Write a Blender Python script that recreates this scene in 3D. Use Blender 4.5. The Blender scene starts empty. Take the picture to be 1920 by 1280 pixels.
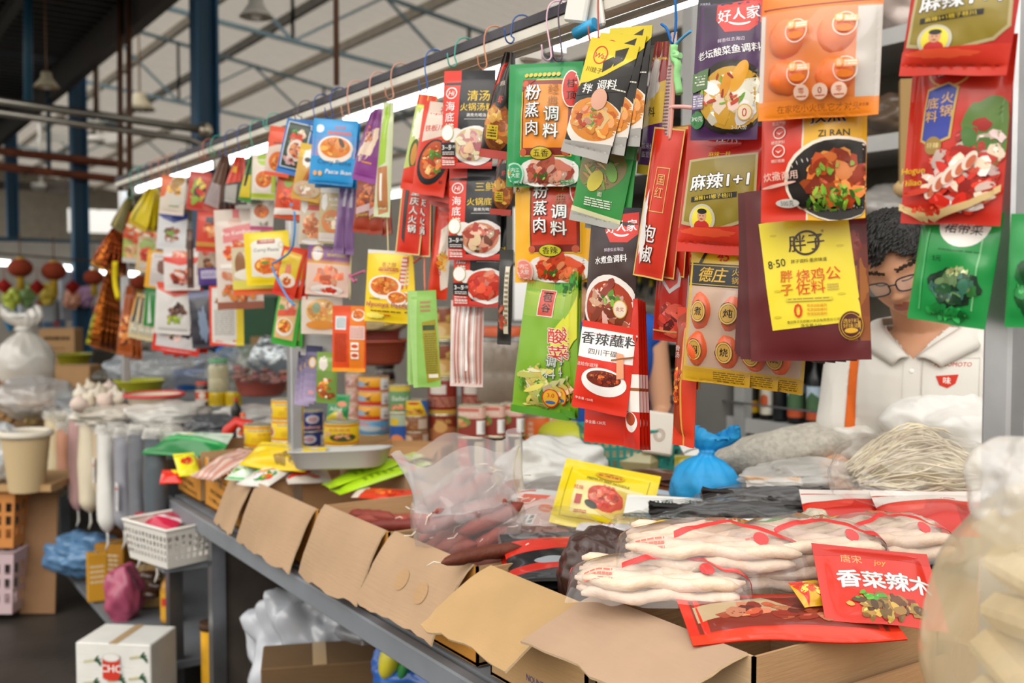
import bpy, math, random
import numpy as np
from mathutils import Vector, Matrix
from mathutils.geometry import tessellate_polygon

scn = bpy.context.scene
COL = scn.collection
PI = math.pi

# ---------------------------------------------------------------- camera, sky, exposure
F_PX = 1950.0
cam_data = bpy.data.cameras.new('camera')
cam_data.sensor_width = 36.0
cam_data.lens = 36.0 * F_PX / 1920.0
cam_data.clip_start = 0.05
cam_data.dof.use_dof = True
cam_data.dof.focus_distance = 1.62
cam_data.dof.aperture_fstop = 4.0
cam = bpy.data.objects.new('camera', cam_data)
COL.objects.link(cam)
CAM = Vector((0, 0, 1.5))
RIGHT = Vector((0.5503, 0.8350, 0)).normalized()
FLAT = Vector((-RIGHT.y, RIGHT.x, 0))
PITCH = math.atan(95.0 / F_PX)
FWD = FLAT * math.cos(PITCH) + Vector((0, 0, -1)) * math.sin(PITCH)
UP = RIGHT.cross(FWD)
cam.matrix_world = Matrix(((RIGHT.x, UP.x, -FWD.x, CAM.x), (RIGHT.y, UP.y, -FWD.y, CAM.y), (RIGHT.z, UP.z, -FWD.z, CAM.z), (0, 0, 0, 1)))
scn.camera = cam

world = bpy.data.worlds.new('sky')
scn.world = world
world.use_nodes = True
wn = world.node_tree
_tc = wn.nodes.new('ShaderNodeTexCoord'); _sx = wn.nodes.new('ShaderNodeSeparateXYZ'); _cr = wn.nodes.new('ShaderNodeValToRGB')
wn.links.new(_tc.outputs['Generated'], _sx.inputs[0]); _mr = wn.nodes.new('ShaderNodeMapRange'); _mr.inputs[1].default_value = -1; wn.links.new(_sx.outputs['Z'], _mr.inputs[0])
wn.links.new(_mr.outputs[0], _cr.inputs[0]); wn.links.new(_cr.outputs[0], wn.nodes['Background'].inputs['Color'])
_e = _cr.color_ramp.elements; _e[0].position = .44; _e[0].color = (.16, .145, .13, 1); _e[1].position = .5; _e[1].color = (.42, .40, .365, 1)   # ground, horizon
for _p, _c in ((.57, (.62, .595, .545, 1)), (.68, (1, .96, .895, 1)), (1., (.97, .95, .92, 1))): _q = _e.new(_p); _q.color = _c
wn.nodes['Background'].inputs['Strength'].default_value = 2.15

sun_data = bpy.data.lights.new('sun', 'SUN')
sun_data.energy = 1.5
sun_data.angle = math.radians(60)
sun_data.color = (1.0, 0.96, 0.9)
sun = bpy.data.objects.new('sun', sun_data)
COL.objects.link(sun)
sun.rotation_euler = (Vector((-0.55, 0.75, -0.75))).to_track_quat('-Z', 'Y').to_euler()

vs = scn.view_settings
scn.display_settings.display_device = 'sRGB'
vs.view_transform = 'Standard'
vs.look = 'None'
vs.gamma = 1.0
vs.use_curve_mapping = False
vs.exposure = -0.06
scn.cycles.use_denoising = True
scn.cycles.max_bounces = 7
scn.cycles.diffuse_bounces = 3
scn.cycles.glossy_bounces = 3
scn.cycles.transmission_bounces = 4
scn.cycles.transparent_max_bounces = 14
scn.cycles.caustics_reflective = False
scn.cycles.caustics_refractive = False
scn.cycles.sample_clamp_indirect = 4.0

# ---------------------------------------------------------------- where a point of the place lies
def ray(px, py):
    return FWD + RIGHT * ((px - 960.0) / F_PX) + UP * ((640.0 - py) / F_PX)
def atY(px, py, Y):
    d = ray(px, py); return CAM + d * (Y / d.y)
def atX(px, py, X):
    d = ray(px, py); return CAM + d * (X / d.x)
def atZ(px, py, Z):
    d = ray(px, py); return CAM + d * ((Z - CAM.z) / d.z)
def atD(px, py, D):
    return CAM + ray(px, py) * D
def depth(p):
    return (Vector(p) - CAM).dot(FWD)

RY = 1.13
_rz = atY(875, 76, RY).z
def rail_top(x):
    d = ray(x, 300); return Vector((CAM.x + d.x / d.y * RY, RY, _rz))

# ---------------------------------------------------------------- colours and noise
def lin(v):
    return v / 12.92 if v <= 0.04045 else ((v + 0.055) / 1.055) ** 2.4
_cc = {}
def C(h):
    if not isinstance(h, str): return tuple(h)
    r = _cc.get(h)
    if r is None:
        r = tuple(lin(int(h[i:i + 2], 16) / 255.0) for i in (0, 2, 4)); _cc[h] = r
    return r
def jit(c, rng, a=0.15):
    k = 1 + rng.uniform(-a, a)
    return tuple(max(0, min(1, x * k * (1 + rng.uniform(-a, a) * .4))) for x in C(c))

def _hash(ix, iy, iz, s):
    n = (ix * 374761393 + iy * 668265263 + iz * 2147483647 + s * 144665) & 0xffffffff
    n = ((n ^ (n >> 13)) * 1274126177) & 0xffffffff
    return ((n ^ (n >> 16)) & 0xffff) / 32767.5 - 1.0
def noise(P, f=1.0, s=0):
    P = np.asarray(P, float) * f + 100.0
    i = np.floor(P).astype(np.int64); t = P - i; t = t * t * (3 - 2 * t)
    out = 0
    for dx in (0, 1):
        wx = t[..., 0] if dx else 1 - t[..., 0]
        for dy in (0, 1):
            wy = t[..., 1] if dy else 1 - t[..., 1]
            for dz in (0, 1):
                wz = t[..., 2] if dz else 1 - t[..., 2]
                out = out + wx * wy * wz * _hash(i[..., 0] + dx, i[..., 1] + dy, i[..., 2] + dz, s)
    return out
def ridge(P, f=1.0, s=0):
    return 1 - 2 * np.abs(noise(P, f, s)) ** .7

def crease(P, seed=0, n=7, f=1.0):
    # sharp fold lines of crumpled film
    rs = np.random.RandomState(seed); P = np.asarray(P, float); w = noise(P + seed, 1.3, seed) * .45; out = 0
    for k in range(n):
        d = rs.normal(size=3); d /= np.linalg.norm(d); t = (P @ d) * f * rs.uniform(.6, 1.5) + w * rs.uniform(.3, 1) + rs.rand(); out = out + (np.abs(t - np.floor(t) - .5) * 4 - 1) * rs.uniform(.5, 1)
    return out / (n ** .5)

# ---------------------------------------------------------------- materials (all node based)
MATS = {}
def mat(name, rough=.5, metal=0., spec=.5, coat=0., bump=0., bscale=60., bdist=.02, alpha=None, trans=0., dirt=0., dscale=8., amul=2.2, aadd=.25, aniso=None, emit=None, color=None, subs=0., ridged=False):
    m = bpy.data.materials.new(name); m.use_nodes = True
    nt = m.node_tree; N = nt.nodes; L = nt.links
    b = N['Principled BSDF']
    b.inputs['Roughness'].default_value = rough
    b.inputs['Metallic'].default_value = metal
    b.inputs['Specular IOR Level'].default_value = spec
    b.inputs['Coat Weight'].default_value = coat
    b.inputs['Coat Roughness'].default_value = .08
    b.inputs['Transmission Weight'].default_value = trans
    if subs:
        b.inputs['Subsurface Weight'].default_value = subs
        b.inputs['Subsurface Radius'].default_value = (.012, .005, .003)
    tc = N.new('ShaderNodeTexCoord')
    if color is None:
        a = N.new('ShaderNodeAttribute'); a.attribute_name = 'Col'; src = a.outputs['Color']
    else:
        r = N.new('ShaderNodeRGB'); r.outputs[0].default_value = (*C(color), 1); src = r.outputs[0]
    if dirt:
        n = N.new('ShaderNodeTexNoise'); n.inputs['Scale'].default_value = dscale; n.inputs['Detail'].default_value = 5
        L.new(tc.outputs['Object'], n.inputs['Vector'])
        mr = N.new('ShaderNodeMapRange'); mr.inputs[1].default_value = .3; mr.inputs[2].default_value = .7
        mr.inputs[3].default_value = 1 - dirt; mr.inputs[4].default_value = 1 + dirt * .5
        L.new(n.outputs['Fac'], mr.inputs[0])
        mx = N.new('ShaderNodeMix'); mx.data_type = 'RGBA'; mx.blend_type = 'MULTIPLY'; mx.inputs[0].default_value = 1
        L.new(src, mx.inputs[6]); L.new(mr.outputs[0], mx.inputs[7]); src = mx.outputs[2]
    L.new(src, b.inputs['Base Color'])
    if emit:
        L.new(src, b.inputs['Emission Color']); b.inputs['Emission Strength'].default_value = emit
    if bump:
        n = N.new('ShaderNodeTexNoise'); n.inputs['Scale'].default_value = bscale; n.inputs['Detail'].default_value = 3
        if ridged: n.noise_type = 'RIDGED_MULTIFRACTAL'; n.inputs['Detail'].default_value = 1.5; n.inputs['Distortion'].default_value = .6
        mp = N.new('ShaderNodeMapping')
        if aniso: mp.inputs['Scale'].default_value = aniso
        L.new(tc.outputs['Object'], mp.inputs['Vector']); L.new(mp.outputs[0], n.inputs['Vector'])
        bu = N.new('ShaderNodeBump'); bu.inputs['Strength'].default_value = bump; bu.inputs['Distance'].default_value = bdist
        L.new(n.outputs['Fac'], bu.inputs['Height']); L.new(bu.outputs[0], b.inputs['Normal'])
        if coat: L.new(bu.outputs[0], b.inputs['Coat Normal'])
    if alpha is not None:
        # thin plastic film: partly see-through, whiter where it turns edge-on, glossy all over
        lw = N.new('ShaderNodeLayerWeight'); lw.inputs['Blend'].default_value = .5
        mr = N.new('ShaderNodeMapRange'); mr.inputs[3].default_value = alpha; mr.inputs[4].default_value = min(1, alpha * amul + aadd)
        L.new(lw.outputs['Facing'], mr.inputs[0])
        tr = N.new('ShaderNodeBsdfTransparent'); gl = N.new('ShaderNodeBsdfGlossy'); gl.inputs['Roughness'].default_value = .12
        m1 = N.new('ShaderNodeMixShader'); m2 = N.new('ShaderNodeMixShader')
        L.new(mr.outputs[0], m1.inputs[0]); L.new(tr.outputs[0], m1.inputs[1]); L.new(b.outputs[0], m1.inputs[2])
        pw = N.new('ShaderNodeMath'); pw.operation = 'POWER'; pw.inputs[1].default_value = 3.; L.new(lw.outputs['Facing'], pw.inputs[0])
        fr = N.new('ShaderNodeMapRange'); fr.inputs[3].default_value = .05; fr.inputs[4].default_value = .45; L.new(pw.outputs[0], fr.inputs[0])
        L.new(fr.outputs[0], m2.inputs[0]); L.new(m1.outputs[0], m2.inputs[1]); L.new(gl.outputs[0], m2.inputs[2])
        if bump:
            L.new(bu.outputs[0], gl.inputs['Normal']); L.new(bu.outputs[0], lw.inputs['Normal'])
        L.new(m2.outputs[0], N['Material Output'].inputs['Surface'])
    MATS[name] = m
    return m
mat('film', rough=.3, spec=.4, coat=.3, bump=.35, bscale=13, bdist=.012, ridged=True)
mat('film_soft', rough=.42, spec=.4, bump=.25, bscale=22, bdist=.01)
mat('foil', rough=.25, metal=.85, bump=.8, bscale=45, bdist=.012)
mat('plastic', rough=.38, bump=.08, bscale=80, bdist=.003)
mat('matte', rough=.8, spec=.25, bump=.15, bscale=120, bdist=.002)
mat('card', rough=.85, spec=.2, bump=.3, bscale=14, bdist=.004, aniso=(1, 1, 14), dirt=.1, dscale=7)
mat('paint', rough=.5, spec=.4, dirt=.14, dscale=5, bump=.05, bscale=60, bdist=.002)
mat('rusty', rough=.75, spec=.25, dirt=.45, dscale=6, bump=.2, bscale=40, bdist=.002)
mat('steel', rough=.3, metal=.9, dirt=.15, dscale=12, bump=.05, bscale=30, bdist=.003)
mat('tin', rough=.25, metal=.75, bump=.0)
mat('label', rough=.35, spec=.5, coat=.2)
mat('glass', rough=.08, spec=.6, alpha=.12)
mat('clear', rough=.25, spec=.6, alpha=.03, amul=1, aadd=.13, bump=.5, bscale=9, bdist=.02, ridged=True)
mat('clear_thin', rough=.25, spec=.6, alpha=.02, amul=1, aadd=.08, bump=.5, bscale=12, bdist=.015, ridged=True)
mat('milky', rough=.28, spec=.6, alpha=.3, amul=1.3, aadd=.2, bump=.45, bscale=8, bdist=.02, ridged=True)
mat('milky_thick', rough=.32, spec=.5, alpha=.72, bump=.4, bscale=9, bdist=.02, ridged=True)
mat('haze', rough=.3, spec=.6, alpha=.10, amul=1, aadd=.2, bump=.5, bscale=9, bdist=.02, ridged=True)
mat('weave', rough=.7, spec=.3, bump=.7, bscale=110, bdist=.004, dirt=.25, dscale=70)
mat('cloth', rough=.85, spec=.2, bump=.25, bscale=500, bdist=.0015)
mat('skin', rough=.5, spec=.35, subs=.15, bump=.06, bscale=220, bdist=.001)
mat('hair', rough=.45, spec=.4, bump=.9, bscale=160, bdist=.006, aniso=(1, 1, .2))
mat('food', rough=.35, spec=.5, coat=.2, bump=.5, bscale=110, bdist=.004, dirt=.2, dscale=40)
mat('food_dry', rough=.6, spec=.4, bump=.4, bscale=130, bdist=.004, dirt=.15, dscale=30)
mat('roof_sheet', rough=.7, spec=.3, dirt=.12, dscale=3)
_n = MATS['roof_sheet'].node_tree; _t = _n.nodes.new('ShaderNodeBsdfTranslucent'); _t.inputs[0].default_value = (.8, .74, .66, 1)
_m = _n.nodes.new('ShaderNodeMixShader'); _m.inputs[0].default_value = .22
_n.links.new(_n.nodes['Principled BSDF'].outputs[0], _m.inputs[1]); _n.links.new(_t.outputs[0], _m.inputs[2]); _n.links.new(_m.outputs[0], _n.nodes['Material Output'].inputs[0])
mat('tube_light', emit=6.0, color='f4fbff')
mat('floor_wet', rough=.5, spec=.4, dirt=.5, dscale=2.5, bump=.25, bscale=18, bdist=.01)

# ---------------------------------------------------------------- mesh builder
class B:
    """Collects shapes with a colour and a material per face; build() links them as ONE mesh object."""
    def __init__(s, m='plastic', col='808080'):
        s.V = []; s.n = 0; s.Fc = []; s.K = []; s.Mi = []; s.mats = [m]; s.cur = 0; s.col = C(col); s.smooth = []
    def m(s, name):
        if name not in s.mats: s.mats.append(name)
        s.cur = s.mats.index(name); return s
    def c(s, col): s.col = C(col); return s
    def add(s, V, F, cols=None, smooth=True):
        o = s.n; s.V.append(np.asarray(V, float).reshape(-1, 3)); s.n += len(s.V[-1])
        for k, f in enumerate(F):
            s.Fc.append(tuple(int(i) + o for i in f)); s.K.append(s.col if cols is None else cols[k]); s.Mi.append(s.cur); s.smooth.append(smooth)
        return s
    def grid(s, P, close_u=False, close_v=False, cols=None, flip=False, smooth=True):
        nv, nu = P.shape[:2]; F = []
        for j in range(nv - (0 if close_v else 1)):
            for i in range(nu - (0 if close_u else 1)):
                a = j * nu + i; b = j * nu + (i + 1) % nu; c = ((j + 1) % nv) * nu + (i + 1) % nu; d = ((j + 1) % nv) * nu + i
                F.append((a, d, c, b) if flip else (a, b, c, d))
        return s.add(P.reshape(-1, 3), F, cols, smooth)
    def box(s, c, d, rot=None, bev=0.0):
        x, y, z = [k / 2 for k in d]; b = min(bev, x * .9, y * .9, z * .9)
        if b <= 0:
            V = np.array([[i, j, k] for i in (-x, x) for j in (-y, y) for k in (-z, z)])
            F = [(0, 1, 3, 2), (4, 6, 7, 5), (0, 4, 5, 1), (2, 3, 7, 6), (0, 2, 6, 4), (1, 5, 7, 3)]
        else:
            V = []; F = []; ids = {}
            for i in (-1, 1):
                for j in (-1, 1):
                    for k in (-1, 1):
                        for a in range(3):
                            v = [i * (x - b), j * (y - b), k * (z - b)]; v[a] += (i, j, k)[a] * b
                            ids[(i, j, k, a)] = len(V); V.append(v)
            for a in range(3):
                o1, o2 = [q for q in range(3) if q != a]
                for sg in (-1, 1):
                    q = []
                    for (p, r) in ((-1, -1), (1, -1), (1, 1), (-1, 1)):
                        t = [0, 0, 0]; t[a] = sg; t[o1] = p; t[o2] = r; q.append(ids[(*t, a)])
                    F.append(q)
                for p in (-1, 1):
                    for r in (-1, 1):
                        t0 = [0, 0, 0]; t0[a] = -1; t0[o1] = p; t0[o2] = r; t1 = list(t0); t1[a] = 1
                        F.append((ids[(*t0, o1)], ids[(*t1, o1)], ids[(*t1, o2)], ids[(*t0, o2)]))
            for i in (-1, 1):
                for j in (-1, 1):
                    for k in (-1, 1): F.append((ids[(i, j, k, 0)], ids[(i, j, k, 1)], ids[(i, j, k, 2)]))
            V = np.array(V)
        if rot is not None: V = V @ np.array(rot.to_3x3() if hasattr(rot, 'to_3x3') else rot).T
        return s.add(V + np.array(c, float), F, smooth=False)
    def bar(s, a, b, w, h=None, up=(0, 0, 1)):
        a = Vector(a); b = Vector(b); z = (b - a); L = z.length; z.normalize()
        u = Vector(up); x = u.cross(z)
        if x.length < 1e-4: x = Vector((1, 0, 0)).cross(z)
        x.normalize(); y = z.cross(x)
        R = Matrix((x, y, z)).transposed()
        return s.box((a + b) / 2, (w, h or w, L), R)
    def tube(s, pts, r, n=8, cap=True, close=False):
        P = np.array([tuple(p) for p in pts], float); m = len(P)
        r = np.broadcast_to(np.asarray(r, float), (m,))
        T = np.gradient(P, axis=0) if not close else np.roll(P, -1, 0) - np.roll(P, 1, 0)
        T /= np.linalg.norm(T, axis=1)[:, None] + 1e-12
        u = np.array([0, 0, 1.]) if abs(T[0][2]) < .9 else np.array([1., 0, 0])
        rings = []
        for k in range(m):
            x = np.cross(u, T[k]); x /= np.linalg.norm(x) + 1e-12; y = np.cross(T[k], x); u = y
            a = np.linspace(0, 2 * PI, n, endpoint=False)
            rings.append(P[k] + r[k] * (np.cos(a)[:, None] * x + np.sin(a)[:, None] * y))
        G = np.array(rings); s.grid(G, close_u=True, close_v=close)
        if cap and not close:
            o = s.n - m * n
            s.Fc.append(tuple(o + i for i in range(n - 1, -1, -1))); s.Fc.append(tuple(o + (m - 1) * n + i for i in range(n)))
            for _ in (0, 1): s.K.append(s.col); s.Mi.append(s.cur); s.smooth.append(False)
        return s
    def lathe(s, prof, c=(0, 0, 0), n=28, sx=1., sy=1., cols=None):
        a = np.linspace(0, 2 * PI, n, endpoint=False)
        P = np.array([[(r * np.cos(t) * sx, r * np.sin(t) * sy, z) for t in a] for r, z in prof]) + np.array(c, float)
        cl = None
        if cols is not None: cl = [C(cols[j]) for j in range(len(prof) - 1) for _ in range(n)]
        return s.grid(P, close_u=True, cols=cl)
    def ball(s, c, r, nu=16, nv=10, rot=None, nz=0., nf=3., seed=0):
        r = np.broadcast_to(np.asarray(r, float), (3,))
        th = np.linspace(0.02, PI - .02, nv); ph = np.linspace(0, 2 * PI, nu, endpoint=False)
        P = np.array([[(math.sin(t) * math.cos(p), math.sin(t) * math.sin(p), math.cos(t)) for p in ph] for t in th])
        if nz: P = P * (1 + nz * noise(P + seed * 7.3, nf, seed))[..., None]
        P = P * r
        if rot is not None: P = P @ np.array(rot.to_3x3() if hasattr(rot, 'to_3x3') else rot).T
        return s.grid(P + np.array(c, float), close_u=True, flip=True)
    def poly(s, pts, smooth=False): return s.add(pts, [tuple(range(len(pts)))], smooth=smooth)
    def build(s, name, parent=None, loc=None, rot=None, scale=None, auto=False):
        me = bpy.data.meshes.new(name)
        V = np.concatenate(s.V) if s.V else np.zeros((0, 3))
        lens = np.fromiter((len(f) for f in s.Fc), np.int32, len(s.Fc))
        me.vertices.add(len(V)); me.vertices.foreach_set('co', V.astype(np.float32).ravel())
        me.loops.add(int(lens.sum())); me.loops.foreach_set('vertex_index', np.fromiter((i for f in s.Fc for i in f), np.int32, int(lens.sum())))
        me.polygons.add(len(lens)); st = np.zeros(len(lens), np.int32); st[1:] = np.cumsum(lens)[:-1]
        me.polygons.foreach_set('loop_start', st)
        me.polygons.foreach_set('material_index', np.array(s.Mi, np.int32))
        me.polygons.foreach_set('use_smooth', np.array(s.smooth, bool))
        me.update(calc_edges=True); me.validate()
        if len(me.polygons) == len(s.K):
            at = me.attributes.new('Col', 'FLOAT_COLOR', 'FACE')
            k = np.ones((len(s.K), 4), np.float32); k[:, :3] = np.array([c[:3] for c in s.K]); at.data.foreach_set('color', k.ravel())
        for m in s.mats: me.materials.append(MATS[m])
        o = bpy.data.objects.new(name, me); COL.objects.link(o)
        if parent is not None: o.parent = parent
        if loc is not None: o.location = loc
        if rot is not None: o.rotation_euler = rot
        if scale is not None: o.scale = scale
        return o

def tag(o, label, cat, group=None, kind=None):
    o['label'] = label; o['category'] = cat
    if group: o['group'] = group
    if kind: o['kind'] = kind
    return o
def struct(o, label=None):
    o['kind'] = 'structure'
    if label: o['label'] = label
    return o
def thing(name, label, cat, loc=(0, 0, 0), rotz=0., group=None):
    o = bpy.data.objects.new(name, None); COL.objects.link(o); o.empty_display_size = .02
    o.location = loc; o.rotation_euler = (0, 0, rotz)
    return tag(o, label, cat, group)
def dup(root, label, loc=None, rot=None, group=None, scale=None):
    r = root.copy(); COL.objects.link(r)
    for ch in list(root.children):
        c = ch.copy(); COL.objects.link(c); c.parent = r
        for g in ch.children:
            d = g.copy(); COL.objects.link(d); d.parent = c
    r['label'] = label
    if group: r['group'] = group
    if loc is not None: r.location = loc
    if rot is not None: r.rotation_euler = rot
    if scale is not None: r.scale = scale
    return r

# ---------------------------------------------------------------- printed artwork
_tx = {}
def glyphs(txt, bold=0.):
    k = (txt, bold)
    if k not in _tx:
        cu = bpy.data.curves.new('lettering', 'FONT'); cu.body = txt; cu.resolution_u = 2; cu.offset = bold
        o = bpy.data.objects.new('lettering', cu); COL.objects.link(o)
        me = o.evaluated_get(bpy.context.evaluated_depsgraph_get()).to_mesh()
        V = np.array([v.co[:2] for v in me.vertices], float).reshape(-1, 2); me.calc_loop_triangles()
        T = np.array([t.vertices[:] for t in me.loop_triangles], int).reshape(-1, 3)
        o.to_mesh_clear(); bpy.data.objects.remove(o); bpy.data.curves.remove(cu)
        if len(V):
            V[:, 0] -= (V[:, 0].min() + V[:, 0].max()) / 2
            V[:, 1] -= .36
        _tx[k] = (V, T)
    return _tx[k]
def split_long(V, T, L):
    V = [tuple(v) for v in V]; T = [tuple(t) for t in T]
    for _ in range(5):
        mid = {}; out = []; done = True
        def M(a, b):
            k = (min(a, b), max(a, b))
            if k not in mid: mid[k] = len(V); V.append(((V[a][0] + V[b][0]) / 2, (V[a][1] + V[b][1]) / 2))
            return mid[k]
        def lg(a, b): return (V[a][0] - V[b][0]) ** 2 + (V[a][1] - V[b][1]) ** 2 > L * L
        for a, b, c in T:
            e = (lg(a, b), lg(b, c), lg(c, a)); k = sum(e)
            if k == 0: out.append((a, b, c)); continue
            done = False
            if k == 3:
                x, y, z = M(a, b), M(b, c), M(c, a); out += [(a, x, z), (x, b, y), (z, y, c), (x, y, z)]
            else:
                while not e[0] or (k == 2 and e[2]): a, b, c = b, c, a; e = (e[1], e[2], e[0])
                x = M(a, b)
                if k == 1: out += [(a, x, c), (x, b, c)]
                else: y = M(b, c); out += [(x, b, y), (a, x, y), (a, y, c)]
        T = out
        if done: break
    return np.array(V), T

class D:
    """A printed design in its own units, W wide and H high, y downwards."""
    def __init__(s, W, H, bg, back=None):
        s.W = W; s.H = H; s.bg = C(bg); s.back = C(back) if back else s.bg; s.L = []; s.z = 0.00004; s.seed = 1
    def put(s, V, T, cols, dz): s.z += dz; s.L.append((np.asarray(V, float), T, cols, s.z)); return s
    def r(s, x0, y0, x1, y1, col, g=None): 
        return s.p([(x0, y0), (x1, y0), (x1, y1), (x0, y1)], col)
    def p(s, pts, col, dz=.00014):
        t = tessellate_polygon([[Vector((x, y, 0)) for x, y in pts]])
        return s.put(pts, [tuple(k) for k in t], C(col), dz)
    def grad(s, x0, y0, x1, y1, c0, c1, n=8):
        a = np.array(C(c0)); b = np.array(C(c1))
        for k in range(n):
            s.p([(x0, y0 + (y1 - y0) * k / n), (x1, y0 + (y1 - y0) * k / n), (x1, y0 + (y1 - y0) * (k + 1) / n), (x0, y0 + (y1 - y0) * (k + 1) / n)], tuple(a + (b - a) * k / (n - 1)), 0.000002)
        return s
    def e(s, cx, cy, rx, ry, col, rot=0., n=28, a0=0, a1=360, dz=.00014, irr=0.):
        rng = random.Random(s.seed); s.seed += 1
        full = abs(a1 - a0) >= 360; k = n if full else n + 1; pts = []
        for i in range(k):
            t = math.radians(a0 + (a1 - a0) * i / n); q = 1 + rng.uniform(-irr, irr)
            x = rx * q * math.cos(t); y = ry * q * math.sin(t)
            pts.append((cx + x * math.cos(rot) - y * math.sin(rot), cy + x * math.sin(rot) + y * math.cos(rot)))
        V = [(cx, cy)] + pts; T = [(0, i + 1, i + 2) for i in range(k - 1)] + ([(0, k, 1)] if full else [])
        return s.put(V, T, C(col), dz)
    def ring(s, cx, cy, rx, ry, w, col, n=28):
        V = []; 
        for i in range(n):
            t = 2 * PI * i / n; V += [(cx + rx * math.cos(t), cy + ry * math.sin(t)), (cx + (rx - w) * math.cos(t), cy + (ry - w) * math.sin(t))]
        T = []
        for i in range(n):
            a = 2 * i; b = (2 * i + 2) % (2 * n); T += [(a, a + 1, b), (b, a + 1, b + 1)]
        return s.put(V, T, C(col), .00005)
    def frame(s, x0, y0, x1, y1, w, col):
        for q in ((x0, y0, x1, y0 + w), (x0, y1 - w, x1, y1), (x0, y0, x0 + w, y1), (x1 - w, y0, x1, y1)): s.r(*q, col)
        return s
    def t(s, txt, cx, cy, size, col, ang=0., bold=0.02, out=None, ow=.06, sh=0., vert=False, sx=1.):
        if vert:
            for k, ch in enumerate(txt): s.t(ch, cx - sh * k * size, cy + k * size * 1.08, size, col, ang, bold, out, ow, sh, False, sx)
            return s
        V, T = glyphs(txt, 0.)
        if not len(V): return s
        k = max(0., bold) * .32; o = k + ow * .75; h = .7; a = math.radians(ang)   # heavier strokes: the same letters laid again, slightly shifted
        runs = [(out, [(o, 0), (-o, 0), (0, o), (0, -o), (o * h, o * h), (-o * h, o * h), (o * h, -o * h), (-o * h, -o * h)])] if out else []
        runs.append((col, [(k, 0), (-k, 0), (0, k)] if k > .008 else [(0, 0)]))
        for col_, sh_ in runs:
            for ox, oy in sh_:
                x = (V[:, 0] + ox + sh * V[:, 1]) * size * sx; y = -(V[:, 1] + oy) * size
                s.put(np.stack([cx + x * math.cos(a) - y * math.sin(a), cy + x * math.sin(a) + y * math.cos(a)], 1), [tuple(q) for q in T], C(col_), .00003)
            s.z += .00007
        return s
    def food(s, cx, cy, rx, ry, pal, n=40, size=.22, asp=.6, rot=0., dz=.00002):
        rng = random.Random(int(cx * 13 + cy * 7 + n) + s.seed); s.seed += 1
        pal = pal.split()
        for _ in range(n):
            q = math.sqrt(rng.random()) * (1 - size * .8); a = rng.random() * 2 * PI
            x = cx + q * rx * math.cos(a) * math.cos(rot) - q * ry * math.sin(a) * math.sin(rot); y = cy + q * rx * math.cos(a) * math.sin(rot) + q * ry * math.sin(a) * math.cos(rot)
            r = size * min(rx, ry) * rng.uniform(.5, 1.15); c = rng.choice(pal)
            s.e(x, y, r * 1.3, r * asp * 1.3, jit(c, rng, .3), rng.uniform(0, PI), 9, dz=dz, irr=.22)
            if rng.random() < .45: s.e(x - r * .25, y - r * .2, r * .45, r * asp * .35, jit(c, rng, .2) if rng.random() < .4 else tuple(min(1, k * 1.7 + .05) for k in C(c)), rng.uniform(0, PI), 7, dz=dz, irr=.25)
        return s
    def bowl(s, cx, cy, rx, ry, rim, soup, pal, n=34, size=.24, k=.85, dep=.25):
        s.e(cx, cy + ry * dep, rx * .98, ry, rim); s.e(cx, cy, rx, ry * .98, rim); s.e(cx, cy, rx * k, ry * k, soup)
        return s.food(cx, cy, rx * k, ry * k, pal, n, size)
    def lines(s, x0, y0, x1, y1, n, col, fill=.5, seed=1):
        rng = random.Random(seed * 31 + n); dy = (y1 - y0) / n
        for k in range(n):
            x = x0; y = y0 + k * dy
            while x < x1 - .01:
                w = min(x1 - x, (x1 - x0) * rng.uniform(.08, .3)); s.p([(x, y), (x + w * .86, y), (x + w * .86, y + dy * fill), (x, y + dy * fill)], col, .000002); x += w
        return s
    def barcode(s, x0, y0, x1, y1, vert=False):
        s.r(x0, y0, x1, y1, 'f2f2f0'); rng = random.Random(5); n = 16
        for k in range(n):
            if rng.random() < .6:
                if vert: s.r(x0 + (x1 - x0) * .12, y0 + (y1 - y0) * (.08 + .84 * k / n), x1 - (x1 - x0) * .12, y0 + (y1 - y0) * (.08 + .84 * (k + .55) / n), '222226')
                else: s.r(x0 + (x1 - x0) * (.08 + .84 * k / n), y0 + (y1 - y0) * .12, x0 + (x1 - x0) * (.08 + .84 * (k + .55) / n), y1 - (y1 - y0) * .12, '222226')
        return s

def emit_print(b, d, Pf, w, h, eps=.002):
    """Lay a design on the surface Pf(u,v) (u right, v down, outward normal -dPu x dPv side)."""
    L = .0055
    for V, T, col, z in d.L:
        U = V / np.array([d.W, d.H]); U = np.clip(U, 0, 1)
        M = U * np.array([w, h])
        if len(M) > 1: M, T = split_long(M, T, L)
        U = M / np.array([w, h])
        P = Pf(U[:, 0], U[:, 1]); du = (Pf(np.minimum(U[:, 0] + eps, 1.01), U[:, 1]) - P); dv = (Pf(U[:, 0], np.minimum(U[:, 1] + eps, 1.01)) - P)
        N = np.cross(du, dv); N = -N / (np.linalg.norm(N, axis=1)[:, None] + 1e-12)
        sgn = getattr(Pf, 'sign', 1.0)
        Q = P + N * z * sgn
        T = np.array(T); a = Q[T[:, 0]]; nn = np.cross(Q[T[:, 1]] - a, Q[T[:, 2]] - a); fl = (nn * N[T[:, 0]] * sgn).sum(1) < 0
        T[fl] = T[fl][:, ::-1]
        b.col = col; b.add(Q, T)

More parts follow.
